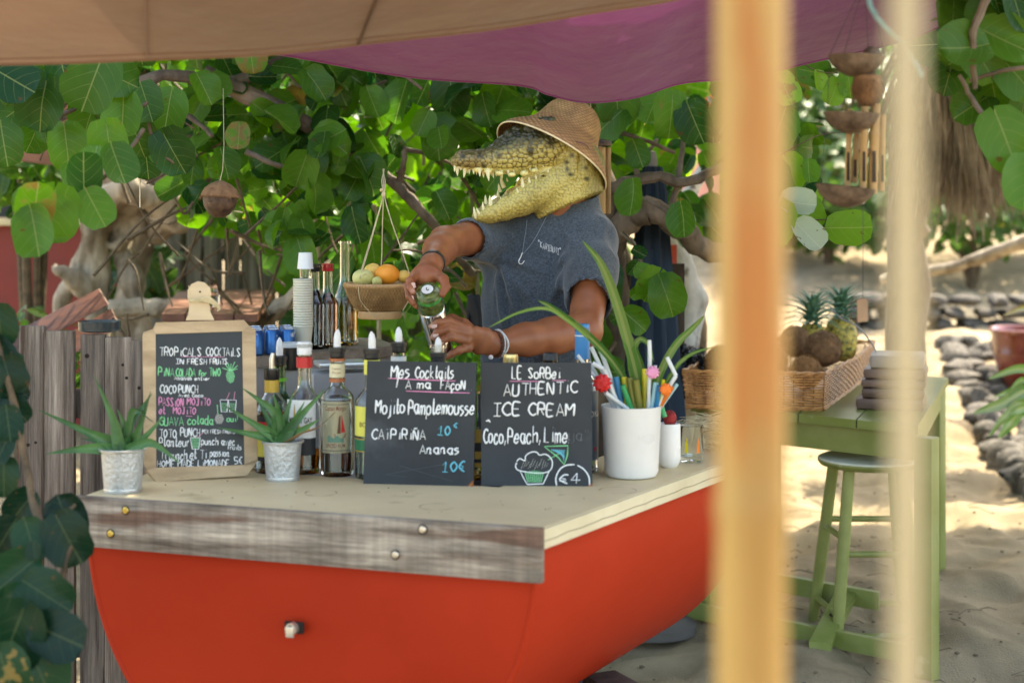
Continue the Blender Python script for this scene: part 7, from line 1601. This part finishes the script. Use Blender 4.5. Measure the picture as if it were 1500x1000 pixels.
# ------------------------------------------------------------------ straw hat
Nh = Vector((.45, .40, .79)).normalized(); Mh = Vector((.836, 0, -.549)); Mh = (Mh - Nh * Mh.dot(Nh)).normalized(); Yh = Nh.cross(Mh); hc = H(806, 235); hc = P(806, 236, 4.385); RH = Matrix((Mh, Yh, Nh)).transposed()
HATM = col_mat('hat_straw', .6, 300, .5, .001, .4, mul=.15, vs=120); HATR = mk('hat_piping', (.70, .58, .34), .6, .1, 30, .2, 100)
hp = [(.168, 0), (.163, .012), (.153, .028), (.136, .046), (.117, .066), (.102, .088), (.093, .110), (.087, .132), (.080, .154), (.067, .174), (.050, .188), (.025, .195), (.0005, .197)]
hx = np.cumsum([0] + [math.hypot(hp[i + 1][0] - hp[i][0], hp[i + 1][1] - hp[i][1]) for i in range(len(hp) - 1)]); nR = 108
prof = []
for i in range(nR + 1):
    t_ = hx[-1] * i / nR; r_ = np.interp(t_, hx, [q[0] for q in hp]); z_ = np.interp(t_, hx, [q[1] for q in hp]); prof.append((r_, z_, i))
SEG = 200; vs = []
for r_, z_, i in prof:
    for k in range(SEG):
        a = 2 * PI * k / SEG; row = i // 3; rp = .0018 * abs(math.sin(PI * i / 3)) + .0011 * math.cos(a * 50 + row * PI) * (r_ > .03); rr = r_ + rp; wv = 1 + .03 * math.sin(2 * a + .6) * (r_ / .168) ** 2
        v = Vector((rr * math.cos(a) * wv, rr * math.sin(a) * .95, z_ + .008 * math.cos(2 * a) * (r_ / .168) ** 4 + rp * .6)); vs.append(hc + RH @ v)
m = MB(); m.add(vs, [(i * SEG + k, i * SEG + (k + 1) % SEG, (i + 1) * SEG + (k + 1) % SEG, (i + 1) * SEG + k) for i in range(nR) for k in range(SEG)])
hme = m.mesh('straw_hat', HATM, 180); hv = []
for r_, z_, i in prof:
    for k in range(SEG):
        a = 2 * PI * k / SEG; g_ = abs(math.sin(PI * (i - .001) / 3)); b2 = .5 + .5 * math.cos(a * 50 + (i // 3) * PI); kk = (.42 + .58 * g_) * (.68 + .42 * b2); cr = np.array([.50, .28, .10]) if r_ < .10 else np.array([.47, .24, .09]); tn = .85 + .3 * mnoise.noise(Vector((i * .12, math.cos(a) * 3, math.sin(a) * 3))); hv.append(tuple(np.clip(cr * kk * tn, 0, 1)) + (1.0,))
at_ = hme.color_attributes.new('Col', 'FLOAT_COLOR', 'POINT'); at_.data.foreach_set('color', np.array(hv, np.float32).ravel()); hme.transform(wmat(man).inverted())
hat = bpy.data.objects.new('straw_hat', hme); COL.objects.link(hat); hat.parent = man; md = hat.modifiers.new('thickness', 'SOLIDIFY'); md.thickness = .0028; md.offset = -1
m = MB(); m.tube([hc + RH @ Vector((.169 * math.cos(a) * (1 + .03 * math.sin(2 * a + .6)), .169 * .95 * math.sin(a), .008 * math.cos(2 * a))) for a in [2 * PI * k / 100 for k in range(101)]], .0024, 8, False); m.xf(wmat(hat).inverted()); obj('brim_piping', m, HATR, hat, world=False)
m = MB(); m.tube(smooth_pts([P(844, 208, 4.262), P(850, 209, 4.250), (P(858, 212, 4.255)), P(862, 217, 4.27)], 4), .0013, 6); m.xf(wmat(hat).inverted()); obj('hat_cord', m, mk('purple_cord', (.12, .03, .06), .6), hat, world=False)

# ------------------------------------------------------------------ shaker in his hands
STEEL = mk('polished_steel', (.80, .80, .79), .14, .04, 8, .08, 30, metal=1.0, bd=.002)
ta, tb = P(629, 440, 3.955), P(650, 524, 3.935); ax = (tb - ta).normalized(); L_ = (tb - ta).length * 1.05; RQ = (-ax).to_track_quat('Z', 'Y').to_matrix()
t = thing('steel_shaker', 'polished steel shaker tin held between both hands over the bottles', 'shaker', tb)
obj('tin', MB().lathe([(0, 0), (.024, .001), (.0265, .004), (.0355, L_ - .002), (.0362, L_), (.0350, L_ + .0005), (.0343, L_ - .003), (.025, .006), (0, .004)], ta + ax * L_, 48, RQ, close=False), STEEL, t, smooth=40)
gb = P(626, 424, 3.893); gax = (ta + ax * .03 - gb).normalized(); RG = (-gax).to_track_quat('Z', 'Y').to_matrix(); gl = .085
t = thing('mixing_glass', 'clear mixing glass upturned in the mouth of the steel shaker', 'glass', gb)
obj('glass', MB().lathe([(.0325, -gl), (.0325, -.03), (.0305, -.010), (.0285, -.003), (.025, 0), (0, 0), ], gb, 48, RG, close=False), GLASS, t, smooth=50)
obj('drink', MB().lathe([(.0300, -gl), (.0300, -.03), (.0285, -.013), (.024, -.009), (0, -.009)], gb, 40, RG), mk('mojito', (.16, .26, .05), .15, .5, 60, .3, 60, col2=(.34, .42, .12), coat=.8), t, smooth=50)
obj('sticker', MB().lathe([(.0150, .0004), (.0150, .0010), (0, .0010)], gb, 32, RG), PW, t); obj('sticker_ring', MB().lathe([(.0165, .0003), (.0165, .0008), (.0150, .0009)], gb, 32, RG, close=False), BLKP, t)
m = MB(); g0 = gb + RG @ Vector((0, 0, .0016)); X1 = RG @ Vector((1, 0, 0)); Y1 = RG @ Vector((0, 1, 0))
Xs = Vector((1, 0, 0)); Ys = (RG @ Vector((0, 0, 1))).cross(Xs).normalized()
m.tube([g0 - Xs * .002 + Ys * .005, g0 - Xs * .002 - Ys * .002, g0 + Xs * .002 - Ys * .004, g0 + Xs * .0035 - Ys * .0005], .0012, 5); obj('sticker_mark', m, INK, t)
band_ = MB().lathe([(.0312, -.020), (.0322, -.028), (.0328, -.028), (.0318, -.020)], gb, 40, RG, close=False); obj('label', band_, mk('green_print', (.05, .30, .06), .4, .5, 90, col2=(.10, .45, .10)), t)
# ------------------------------------------------------------------ green table and stool on the sand
GRN = mk('green_paint', (.19, .235, .04), .42, .16, 4, .3, 26, col2=(.25, .28, .085), col3=(.36, .36, .20), s3=9, t3=.68, coat=.1)
GRN2 = mk('green_stool_paint', (.22, .24, .06), .5, .16, 4, .3, 26, col2=(.31, .33, .10), col3=(.36, .36, .24), s3=10, t3=.66)
GTOP = mk('pale_green_paint', (.72, .75, .58), .55, .14, 5, .4, 30, col2=(.80, .80, .68), col3=(.30, .26, .16), s3=24, t3=.66)
TZ = .76
c1, c2, c3, c4 = Vector((1.269, 4.905, TZ)), Vector((1.745, 6.27, TZ)), Vector((1.106, 6.83, TZ)), Vector((.62, 5.465, TZ))
t = thing('green_table', 'green painted wooden table on the sand carrying the wicker basket', 'table', (1.2, 5.8, 0))
ctr = (c1 + c2 + c3 + c4) / 4; ins = lambda p, k=.045: p + (ctr - p).normalized() * k
for k in range(4):
    a, b = k / 4 + .003, (k + 1) / 4 - .003
    obj('top_plank', MB().slab([c4.lerp(c1, a), c4.lerp(c1, b), c3.lerp(c2, b), c3.lerp(c2, a)], (0, 0, -.028)), GRN, t)
def apron(a, b): a, b = ins(a), ins(b); n_ = (b - a).cross(Vector((0, 0, 1))).normalized(); obj('apron', MB().slab([a - Vector((0, 0, .028)), b - Vector((0, 0, .028)), b - Vector((0, 0, .115)), a - Vector((0, 0, .115))], -n_ * .02), GRN, t)
apron(c4, c1); apron(c1, c2); apron(c2, c3); apron(c3, c4)
rz_ = math.atan2((c4 - c1).y, (c4 - c1).x)
L1 = P(1361, 990, 4.83); leg1 = Vector((L1.x, 4.86, 0))
for i, c in enumerate([leg1, ins(c2, .08), ins(c3, .08), ins(c4, .08)]):
    obj('leg', MB().bbox((c.x, c.y, .355), (.060, .055, .755), Matrix.Rotation(rz_, 3, 'Z'), .003), GRN, t)
def beam(name, pts, th, mat=GRN): return obj(name, MB().slab([Vector(p) for p in pts], th), mat, t)
u_ = (c4 - c1).normalized(); v_ = Vector((-u_.y, u_.x, 0)) * -1
f0 = Vector((leg1.x, leg1.y + .0, 0)); 
for nm, y0, z0, z1 in [('front', 0.035, .02, .075), ('middle', .42, .085, .145)]:
    a = Vector((1.235, 4.865 + y0, 0)) + (c2 - c1).normalized() * 0; b = a + u_ * .86
    obj('stretcher', MB().slab([Vector((a.x, a.y, z0)), Vector((b.x, b.y, z0)), Vector((b.x, b.y, z1)), Vector((a.x, a.y, z1))], (c2 - c1).normalized() * .03), GRN, t)
q = [P(1225, 863, 5.36), P(1255, 865, 5.36), P(1217, 942, 4.99), P(1185, 939, 4.99)]
obj('cross_piece', MB().slab(q, (0, 0, -.025)), GRN, t); kc = (q[0] + q[1] + q[2] + q[3]) / 4
nq = (q[1] - q[0]).cross(q[2] - q[1]).normalized(); nq = nq if nq.z > 0 else -nq
obj('knot_hole', MB().lathe([(.016, 0), (.014, .0012), (0, .0012)], kc, 18, nq.to_track_quat('Z', 'Y').to_matrix()), HOLE, t)
t = thing('green_stool', 'round green wooden stool with a worn pale seat in front of the green table', 'stool', P(1273, 920, 5.35))
sc_ = Vector(((1273 - 750) / FPX * 5.25, 5.25, .61)); t.location = (sc_.x, sc_.y, 0)
obj('seat', MB().lathe([(.140, -.030), (.160, -.026), (.168, -.014), (.167, -.004), (.158, 0), (0, 0)], sc_, 56), GTOP, t)
obj('seat_edge', MB().lathe([(.150, -.0305), (.1615, -.0265), (.1695, -.0145), (.1685, -.0085), (.1675, -.0145), (.150, -.029)], sc_, 56, close=False), GRN2, t)
tops = [(-.10, .085), (-.085, -.085), (.085, -.085), (.10, .085)]; feet = [(-.155, .19), (-.135, -.12), (.145, -.12), (.165, .19)]
LG = []
for (a, b), (c, d_) in zip(tops, feet):
    p0 = sc_ + Vector((a, b, -.028)); p1 = Vector((sc_.x + c, sc_.y + d_, -.02)); LG.append((p0, p1)); obj('leg', MB().tube([p0, p0.lerp(p1, .5), p1], [.019, .0205, .018], 14), GRN2, t)
for i, j, k in [(0, 1, .38), (1, 2, .46), (0, 3, .34), (2, 3, .38), (0, 1, .80), (1, 2, .90), (0, 3, .84), (2, 3, .8)]:
    obj('rung', MB().tube([LG[i][0].lerp(LG[i][1], k), LG[j][0].lerp(LG[j][1], k)], .0105, 10), GRN2, t)
# ------------------------------------------------------------------ long wicker basket on the table
WK = mk('basket_wicker', (.42, .17, .05), .5, .35, 30, .3, 90, col2=(.66, .32, .11)); WKD = mk('basket_wicker_dark', (.20, .085, .035), .55, .35, 30, .3, 90, col2=(.36, .17, .07))
B0 = [Vector((1.04, 5.255, TZ)), Vector((1.47, 6.42, TZ)), Vector((1.02, 6.60, TZ)), Vector((.595, 5.33, TZ))]; bc = sum(B0, Vector()) / 4
t = thing('wicker_basket', 'long low wicker basket of coconuts and pineapples on the green table', 'basket', bc)
hB = .128
def bp(u, z):   # point on the basket wall; u 0..4 round the corners
    i = int(u) % 4; p = B0[i].lerp(B0[(i + 1) % 4], u - int(u)); o_ = (p - bc); o_.z = 0; return p + o_.normalized() * (.03 * z / hB) + Vector((0, 0, z))
counts = [34, 13, 36, 14]; stakes = []
for i, n_ in enumerate(counts): stakes += [i + k / n_ for k in range(n_)]
m = MB()
for u in stakes: m.tube([bp(u, .002), bp(u, hB * .5), bp(u, hB)], .0022, 5)
obj('stakes', m, WKD, t, kind='stuff'); m = MB(); nS = len(stakes)
for r_ in range(13):
    z = .012 + r_ * .0088; q = []
    for k in range(nS + 1):
        u = stakes[k % nS]; p = bp(u, z + R.uniform(-.0008, .0008)); o_ = p - bc; o_.z = 0; q.append(p + o_.normalized() * (.0032 if (k + r_) % 2 else -.0032))
    m.tube(q, .0030, 5, False)
obj('weave', m, WK, t, kind='stuff'); m = MB()
for zz, rr in [(hB, .0065), (.006, .008)]:
    for s_ in range(2):
        q = []
        for k in range(0, 4 * 40 + 1):
            u = k / 40; p = bp(u % 4, zz); o_ = p - bc; o_.z = 0; a = k * .8 + s_ * PI; q.append(p + o_.normalized() * rr * .6 * math.cos(a) + Vector((0, 0, rr * .6 * math.sin(a))))
        m.tube(q, rr * .62, 6, False)
obj('braided_rim', m, WK, t, kind='stuff'); obj('bottom', MB().slab([p + (bc - p) * .02 + Vector((0, 0, .002)) for p in B0], (0, 0, .006)), WKD, t)
def coconut(label, c, r, seed, hair=900, mat=None):
    rr = random.Random(seed); t = thing('coconut', label, 'coconut', c - Vector((0, 0, r)))
    bm = bmesh.new(); bmesh.ops.create_icosphere(bm, subdivisions=4, radius=r); m = MB(); off = Vector((seed, 0, 0))
    vs = [c + v.co * (1 + .05 * mnoise.noise(v.co * 20 + off) + .03 * mnoise.noise(v.co * 70 + off)) * 1.0 for v in bm.verts]; bm.verts.index_update(); m.add(vs, [tuple(v.index for v in f.verts) for f in bm.faces]); bm.free(); obj('husk', m, mat or FIB, t, smooth=180)
    m = MB()
    for _ in range(hair):
        v = Vector((rr.gauss(0, 1), rr.gauss(0, 1), rr.gauss(0, 1))).normalized(); tg = (Vector((0, 0, 1)).cross(v) * rr.uniform(-.5, .5) + Vector((0, 0, rr.choice((-1, 1))))); tg = (tg - v * tg.dot(v)).normalized(); p0 = c + v * r * .99; l = rr.uniform(.008, .02)
        m.tube([p0, p0 + tg * l * .5 + v * .003, p0 + tg * l + v * rr.uniform(.001, .007)], [.0006, .0005, .0002], 3, False)
    obj('fibres', m, mat or FIB, t, kind='stuff'); return t
FIB2 = mk('orange_fibre', (.26, .11, .035), .85, .3, 30, .5, 150, col2=(.40, .19, .07))
coconut('large brown hairy coconut on top of the basket in front of the pineapples', P(1206, 511, 5.55), .063, 1)
coconut('reddish brown coconut low at the front right of the basket', P(1180, 545, 5.45), .056, 2, mat=FIB2); coconut('coconut behind the thick ochre pole in the middle of the basket', P(1128, 528, 5.6), .060, 3); coconut('coconut at the left end of the wicker basket', P(1058, 530, 5.55), .058, 4); coconut('coconut lying between two others, mostly behind the ochre pole', P(1095, 542, 5.5), .05, 5, 300); coconut('coconut behind the big one, at the back of the basket', P(1165, 500, 5.8), .058, 6, 300)
PSK = mk('pineapple_skin', (.42, .32, .06), .5, .4, 40, .4, 120, col2=(.62, .48, .10), col3=(.09, .12, .03), s3=60, t3=.55); PLF = mk('pineapple_leaf', (.08, .24, .14), .5, .3, 12, .3, 60, col2=(.24, .42, .28), col3=(.28, .22, .12), s3=30, t3=.66)
def blade(L_, w):
    m = MB(); n_ = 6; vs = []
    for i in range(n_ + 1):
        k = i / n_; ww = w * (1 - k) ** .75 * (.7 + .6 * k if k < .5 else 1); bx = .55 * k * k * L_
        for c in (-1, 0, 1): vs.append(Vector((bx - .12 * w * (1 - abs(c)), c * ww * .5, L_ * (k - .15 * k * k))))
    m.add(vs, [(i * 3 + j, i * 3 + j + 1, (i + 1) * 3 + j + 1, (i + 1) * 3 + j) for i in range(n_) for j in range(2)]); return m.mesh('leaf', PLF)
BLD = [blade(.135, .034), blade(.115, .029)]
def pineapple(label, c, r, h, tilt=0):
    t = thing('pineapple', label, 'pineapple', c - Vector((0, 0, h / 2))); m = MB(); nr, ns = 42, 60; vs = []
    for i in range(nr + 1):
        v = i / nr; a0 = PI * v; rr = r * math.sin(a0) ** .62 if 0 < v < 1 else .001; z = -h / 2 * math.cos(a0)
        for k in range(ns):
            a = 2 * PI * k / ns; e1 = a * 11 / (2 * PI) + v * 9; e2 = a * 11 / (2 * PI) - v * 9; b_ = (abs(math.sin(PI * e1)) * abs(math.sin(PI * e2))) ** .5; q = rr + .006 * b_ - .001; vs.append(c + Vector((q * math.cos(a), q * math.sin(a), z)))
    m.add(vs, [(i * ns + k, i * ns + (k + 1) % ns, (i + 1) * ns + (k + 1) % ns, (i + 1) * ns + k) for i in range(nr) for k in range(ns)]); obj('fruit', m, PSK, t, smooth=180)
    m = MB()
    for i in range(1, 9):
        for k in range(11):
            a = 2 * PI * (k + .5 * (i % 2)) / 11; z = -h / 2 * math.cos(PI * i / 9); rr = r * math.sin(PI * i / 9) ** .62 + .004; o_ = Vector((math.cos(a), math.sin(a), 0)); p0 = c + o_ * rr + Vector((0, 0, z)); m.tube([p0, p0 + o_ * .006 + Vector((0, 0, .008))], [.0022, .0003], 4, False)
    obj('eye_tips', m, FIB2, t, kind='stuff')
    for i in range(52):
        k = i / 52; a = i * 2.4; o = bpy.data.objects.new('leaf', BLD[i % 2]); COL.objects.link(o); o.parent = t
        lean = lerp(1.15, .08, k); o.location = wmat(t).inverted() @ (c + Vector((math.cos(a) * .012 * (1 - k), math.sin(a) * .012 * (1 - k), h * .46 + .07 * k))); o.rotation_euler = Euler((0, lean, a), 'XYZ'); s_ = lerp(.62, 1.05, math.sin(PI * min(1, k * .9 + .1))); o.scale = (s_, s_, s_)
    return t
pineapple('pineapple with a tall blue-green crown, left of the two', P(1190, 505, 5.95), .058, .16); pineapple('pineapple with a shorter upright crown, right of the two', P(1232, 497, 6.05), .060, .17)
ST = [mk('brown_tray', (.10, .055, .04), .5, .3, 5, .3, 40, col2=(.20, .12, .09)), mk('faded_tray', (.28, .22, .18), .5, .2, 5, .3, 40, col2=(.40, .33, .28))]
z = TZ
for k, (w_, h_, dx, mt, lb) in enumerate([(.222, .040, 0, 0, 'bottom one of the stack of brown wooden trays on the green table'), (.205, .034, .006, 0, 'second brown wooden tray from the bottom of the stack'), (.212, .030, .010, 0, 'middle brown wooden tray of the stack on the green table'), (.205, .036, .016, 0, 'second brown wooden tray from the top of the stack'), (.178, .046, .022, 1, 'faded grey-brown tray on top of the stack beside the basket')]):
    single('wooden_tray', MB().bbox((1.295 + dx, 5.36, z + h_ / 2), (w_, .20, h_ - .002), Matrix.Rotation(-.25 + R.uniform(-.06, .06), 3, 'Z'), .012), ST[mt], lb, 'tray', group='stacked wooden trays'); z += h_
m = MB(); m.tube(smooth_pts([P(1217, 450, 5.5), P(1232, 466, 5.45), P(1256, 478, 5.4), P(1272, 496, 5.4), P(1282, 512, 5.38), P(1284, 522, 5.36)], 6), .0028, 7); single('grey_cable', m, mk('grey_rubber', (.30, .28, .27), .6), 'grey cable curving from the pineapples to the stack of trays', 'cable')
BAG = mk('black_plastic_bag', (.012, .012, .014), .22, .2, 9, 1.0, 22, bd=.02); bm = bmesh.new(); bmesh.ops.create_icosphere(bm, subdivisions=5, radius=1); m = MB(); cB = P(1010, 552, 5.62)
cB.z = TZ + .085
vs = []
for v in bm.verts:
    c = v.co; n1 = mnoise.noise(c * 2.5); n2_ = abs(mnoise.noise(c * 5 + Vector((4, 0, 0)))); k = 1 + .35 * n1 - .35 * n2_ - .10 * abs(mnoise.noise(c * 14)); q = Vector((c.x * .085 * k, c.y * .09 * k, c.z * .10 * k)); q.z = max(q.z, -.083); vs.append(cB + q)
bm.verts.index_update(); m.add(vs, [tuple(v.index for v in f.verts) for f in bm.faces]); bm.free(); single('plastic_bag', m, BAG, 'crumpled shiny black plastic bag at the left end of the green table', 'bag', smooth=50)

# ------------------------------------------------------------------ coconut shell chime, right
dC = 3.12; sC = dC / FPX; SHL = mk('shell', (.075, .045, .028), .6, .4, 40, .6, 110, col2=(.16, .11, .075), col3=(.34, .25, .17), s3=120, t3=.7, bd=.002); BAM = mk('bamboo_tube', (.30, .165, .05), .45, .2, 10, .2, 60, st=(1, 1, .3), col2=(.46, .28, .10))
t = thing('shell_chime', 'wind chime of coconut shell bowls and bamboo tubes hanging between the poles', 'wind chime', P(1262, 306, dC))
def bowl(px0, px1, py, dep, name='shell_bowl', tilt=.0, flip=1):
    c = P((px0 + px1) / 2, py, dC); r_ = (px1 - px0) / 2 * sC; h_ = dep * sC; rot = Matrix.Rotation(tilt, 3, 'Y')
    pr = [(0, -h_), (r_ * .30, -h_ * .95), (r_ * .62, -h_ * .74), (r_ * .86, -h_ * .40), (r_, 0), (r_ * .94, .0008), (r_ * .8, -h_ * .35), (r_ * .55, -h_ * .66), (0, -h_ * .86)]
    return obj(name, MB().lathe([(a, b * flip) for a, b in pr], c, 36, rot, wob=lambda a, z: 1 + .025 * math.sin(2 * a + px0), close=False), SHL, t, smooth=55)
bowl(1212, 1297, 82, 31, tilt=.03); bowl(1207, 1288, 166, 30, tilt=.05); bowl(1196, 1281, 274, 30, tilt=.12); bowl(1258, 1276, 220, 10); bowl(1262, 1292, 80, 12, 'shell_lid', flip=-1)
m = MB(); cH = P(1271, 132, dC); m.lathe([(.004, -.034), (.014, -.030), (.026, -.010), (.030, .010), (.026, .028), (.01, .034), (0, .034)], cH, 24); obj('husk_ball', m, FIB, t); m = MB()
for _ in range(500):
    a = R.uniform(0, 6.28); zz = R.uniform(-.028, .03); rr = np.interp(zz, [-.034, -.01, .01, .03], [.01, .026, .030, .024]); p0 = cH + Vector((rr * math.cos(a), rr * math.sin(a), zz)); m.tube([p0, p0 + Vector((math.cos(a) * .004, math.sin(a) * .004, -.010))], [.0006, .0002], 3, False)
obj('fibres', m, FIB, t, kind='stuff')
def btube(x0, y0, x1, y1, w, dd=0):
    a, b = P(x0, y0, dC + dd), P(x1, y1, dC + dd); r_ = w / 2 * sC; mm = MB(); n_ = (b - a).length; ax = (b - a).normalized(); rt = ax.to_track_quat('Z', 'Y').to_matrix()
    mm.lathe([(r_ * .8, .001), (r_, 0), (r_ * .97, n_ * .3), (r_ * 1.06, n_ * .34), (r_ * .97, n_ * .37), (r_, n_), (r_ * .8, n_), (r_ * .8, .001)], a, 16, rt, close=False); obj('bamboo_tube', mm, BAM, t)
    mm = MB(); f_ = b + (a - b).normalized() * n_ * .12; mm.slab([f_ + Vector((-r_ * .45, -r_ * .93, 0)), f_ + Vector((r_ * .45, -r_ * .93, 0)), f_ + Vector((r_ * .35, -r_ * .95, n_ * .35)), f_ + Vector((-r_ * .35, -r_ * .95, n_ * .35))], (0, -.0008, 0)); obj('slot', mm, HOLE, t)
btube(1245, 160, 1241, 279, 9, .02); btube(1256, 196, 1251, 268, 10, .03); btube(1267, 156, 1264, 281, 11, -.01); btube(1283, 152, 1278, 283, 14, 0); btube(1293, 168, 1291, 280, 9, .04)
m = MB()
ap = P(1268, -60, dC)
for q in [[(1258, -10), (1214, 84)], [(1262, -10), (1235, 84)], [(1268, -10), (1272, 84)], [(1274, -10), (1296, 82)], [(1215, 84), (1212, 165)], [(1292, 84), (1286, 165)], [(1250, 84), (1250, 160)], [(1212, 166), (1202, 274)], [(1284, 166), (1278, 278)], [(1264, 300), (1264, 437)], [(1266, 108), (1266, 160)]]:
    a, b = P(*q[0], dC), P(*q[1], dC); m.tube([a, b], .0007, 4)
    if q[0][1] == -10: m.tube([a, ap], .0008, 4)
obj('strings', m, mk('dark_string', (.05, .04, .035), .8), t, kind='stuff'); tg_ = P(1263, 455, dC)
obj('wooden_tag', MB().slab([tg_ + Vector((x * sC, -.003, z * sC)) for x, z in [(-8, 14), (-5, 18), (5, 18), (8, 14), (8, -15), (-7, -17)]], (0, .006, 0)), mk('tag_wood', (.26, .16, .09), .6, .2, 8), t)
# bamboo chime behind the hat
d2 = 4.75; t = thing('bamboo_chime', 'bamboo wind chime with a pink mark hanging behind the straw hat', 'wind chime', P(880, 320, d2)); s2_ = d2 / FPX
obj('cap', MB().lathe([(.050, -.006), (.052, 0), (.046, .010), (.02, .016), (0, .017)], P(872, 211, d2), 24), SHL, t)
for x0, dd, w_, mt in [(853, .02, 8, BAM), (864, -.01, 9, BAM), (873, .02, 7, BAM), (882, -.015, 10, BAM), (891, .01, 8, BAM)]:
    a = P(x0, 216, d2 + dd); obj('bamboo_tube', MB().lathe([(w_ / 2 * s2_, 0), (w_ / 2 * s2_, -.20), (w_ / 2 * s2_ * .7, -.20), (w_ / 2 * s2_ * .7, 0), (w_ / 2 * s2_, 0)], a, 14, close=False), mt, t)
pk = P(884, 250, d2 - .03); obj('painted_mark', MB().bbox(pk, (.012, .001, .03)), mk('pink_paint', (.72, .12, .28), .5), t); obj('painted_mark', MB().bbox(P(884, 272, d2 - .03), (.014, .001, .012)), mk('teal_paint', (.05, .35, .33), .5), t)
obj('string', MB().tube([P(872, 200, d2), P(860, 120, 4.9)], .001, 5), CORD, t)
# black bag hanging in the shrub
m = MB(); 
m.grid(lambda u, v: P(lerp(684 - 2 * v, 698 + 14 * v, u) + 3 * math.sin(9 * u + 4 * v), lerp(432, 482, v), 4.9 + .02 * math.sin(7 * u)), 14, 8); o = single('hanging_cloth', m, mk('black_cloth', (.012, .013, .015), .8, .3, 20, .5, 60), 'small black cloth hanging on a twig behind the left hand', 'cloth'); md = o.modifiers.new('thickness', 'SOLIDIFY'); md.thickness = .008

# ------------------------------------------------------------------ red pot and plants at the right edge
POT = mk('red_glazed_pot', (.13, .020, .015), .25, .25, 6, .25, 18, col2=(.22, .040, .028), coat=.5, col3=(.30, .12, .08), s3=9, t3=.64)
dP = 10.45; pc = Vector(((1508 - 750) / FPX * dP, dP, gz(3.3, dP) - .01)); t = thing('red_pot', 'glazed dark red plant pot on the stone border at the right edge', 'plant pot', pc)
obj('pot', MB().lathe([(.13, 0), (.145, .01), (.20, .13), (.235, .25), (.238, .262), (.232, .272), (.243, .34), (.240, .385), (.256, .392), (.262, .415), (.250, .425), (.232, .41), (.22, .36), (0, .35)], pc, 48, close=False), POT, t, smooth=45)
obj('soil', MB().lathe([(.225, .37), (.1, .385), (0, .39)], pc, 24), SOIL, t)
t = thing('strap_leaved_plant', 'long green and yellowing strap leaves reaching in from the right edge', 'plant', P(1545, 620, 7.3))
dR = 7.3
for pts, w in [([(1545, 640, dR), (1520, 560, dR), (1495, 540, dR - .1), (1447, 555, dR - .3)], .05), ([(1545, 640, dR), (1530, 520, dR), (1510, 455, dR - .1), (1468, 462, dR - .3)], .045), ([(1545, 640, dR), (1510, 575, dR - .1), (1470, 590, dR - .3), (1424, 606, dR - .5)], .065), ([(1545, 640, dR), (1505, 560, dR - .1), (1480, 572, dR - .2), (1455, 582, dR - .4)], .03),
               ([(1545, 640, dR), (1500, 590, dR - .2), (1470, 612, dR - .4), (1448, 640, dR - .5)], .035), ([(1545, 640, dR), (1500, 600, dR - .1), (1480, 620, dR - .3), (1462, 642, dR - .4)], .06), ([(1545, 640, dR), (1520, 600, dR - .1), (1490, 600, dR - .3), (1468, 622, dR - .4)], .045), ([(1545, 640, dR), (1560, 540, dR), (1580, 480, dR), (1620, 470, dR)], .05)]: strap(t, pts, w)
obj('stem', MB().tube([(P(1545, 640, dR).x, dR, 0), P(1545, 620, dR)], .03, 8), TWIG, t)
# warm-coloured rag on the sand, small bits of driftwood
for px, py, d_, l in [(1290, 466, 12.2, .22), (1410, 470, 11.9, .10)]:
    c = Vector(((px - 750) / FPX * d_, d_, gz(0, d_) + .02)); single('driftwood', MB().tube([c - Vector((l / 2, 0, 0)), c + Vector((0, .02, .01)), c + Vector((l / 2, 0, 0))], .012, 6), PALEBARK, 'short piece of driftwood on the sand at picture column %d' % px if False else ('longer piece of driftwood on the bright sand behind the thin pole' if l > .2 else 'short piece of driftwood on the bright sand near the stone wall'), 'driftwood')
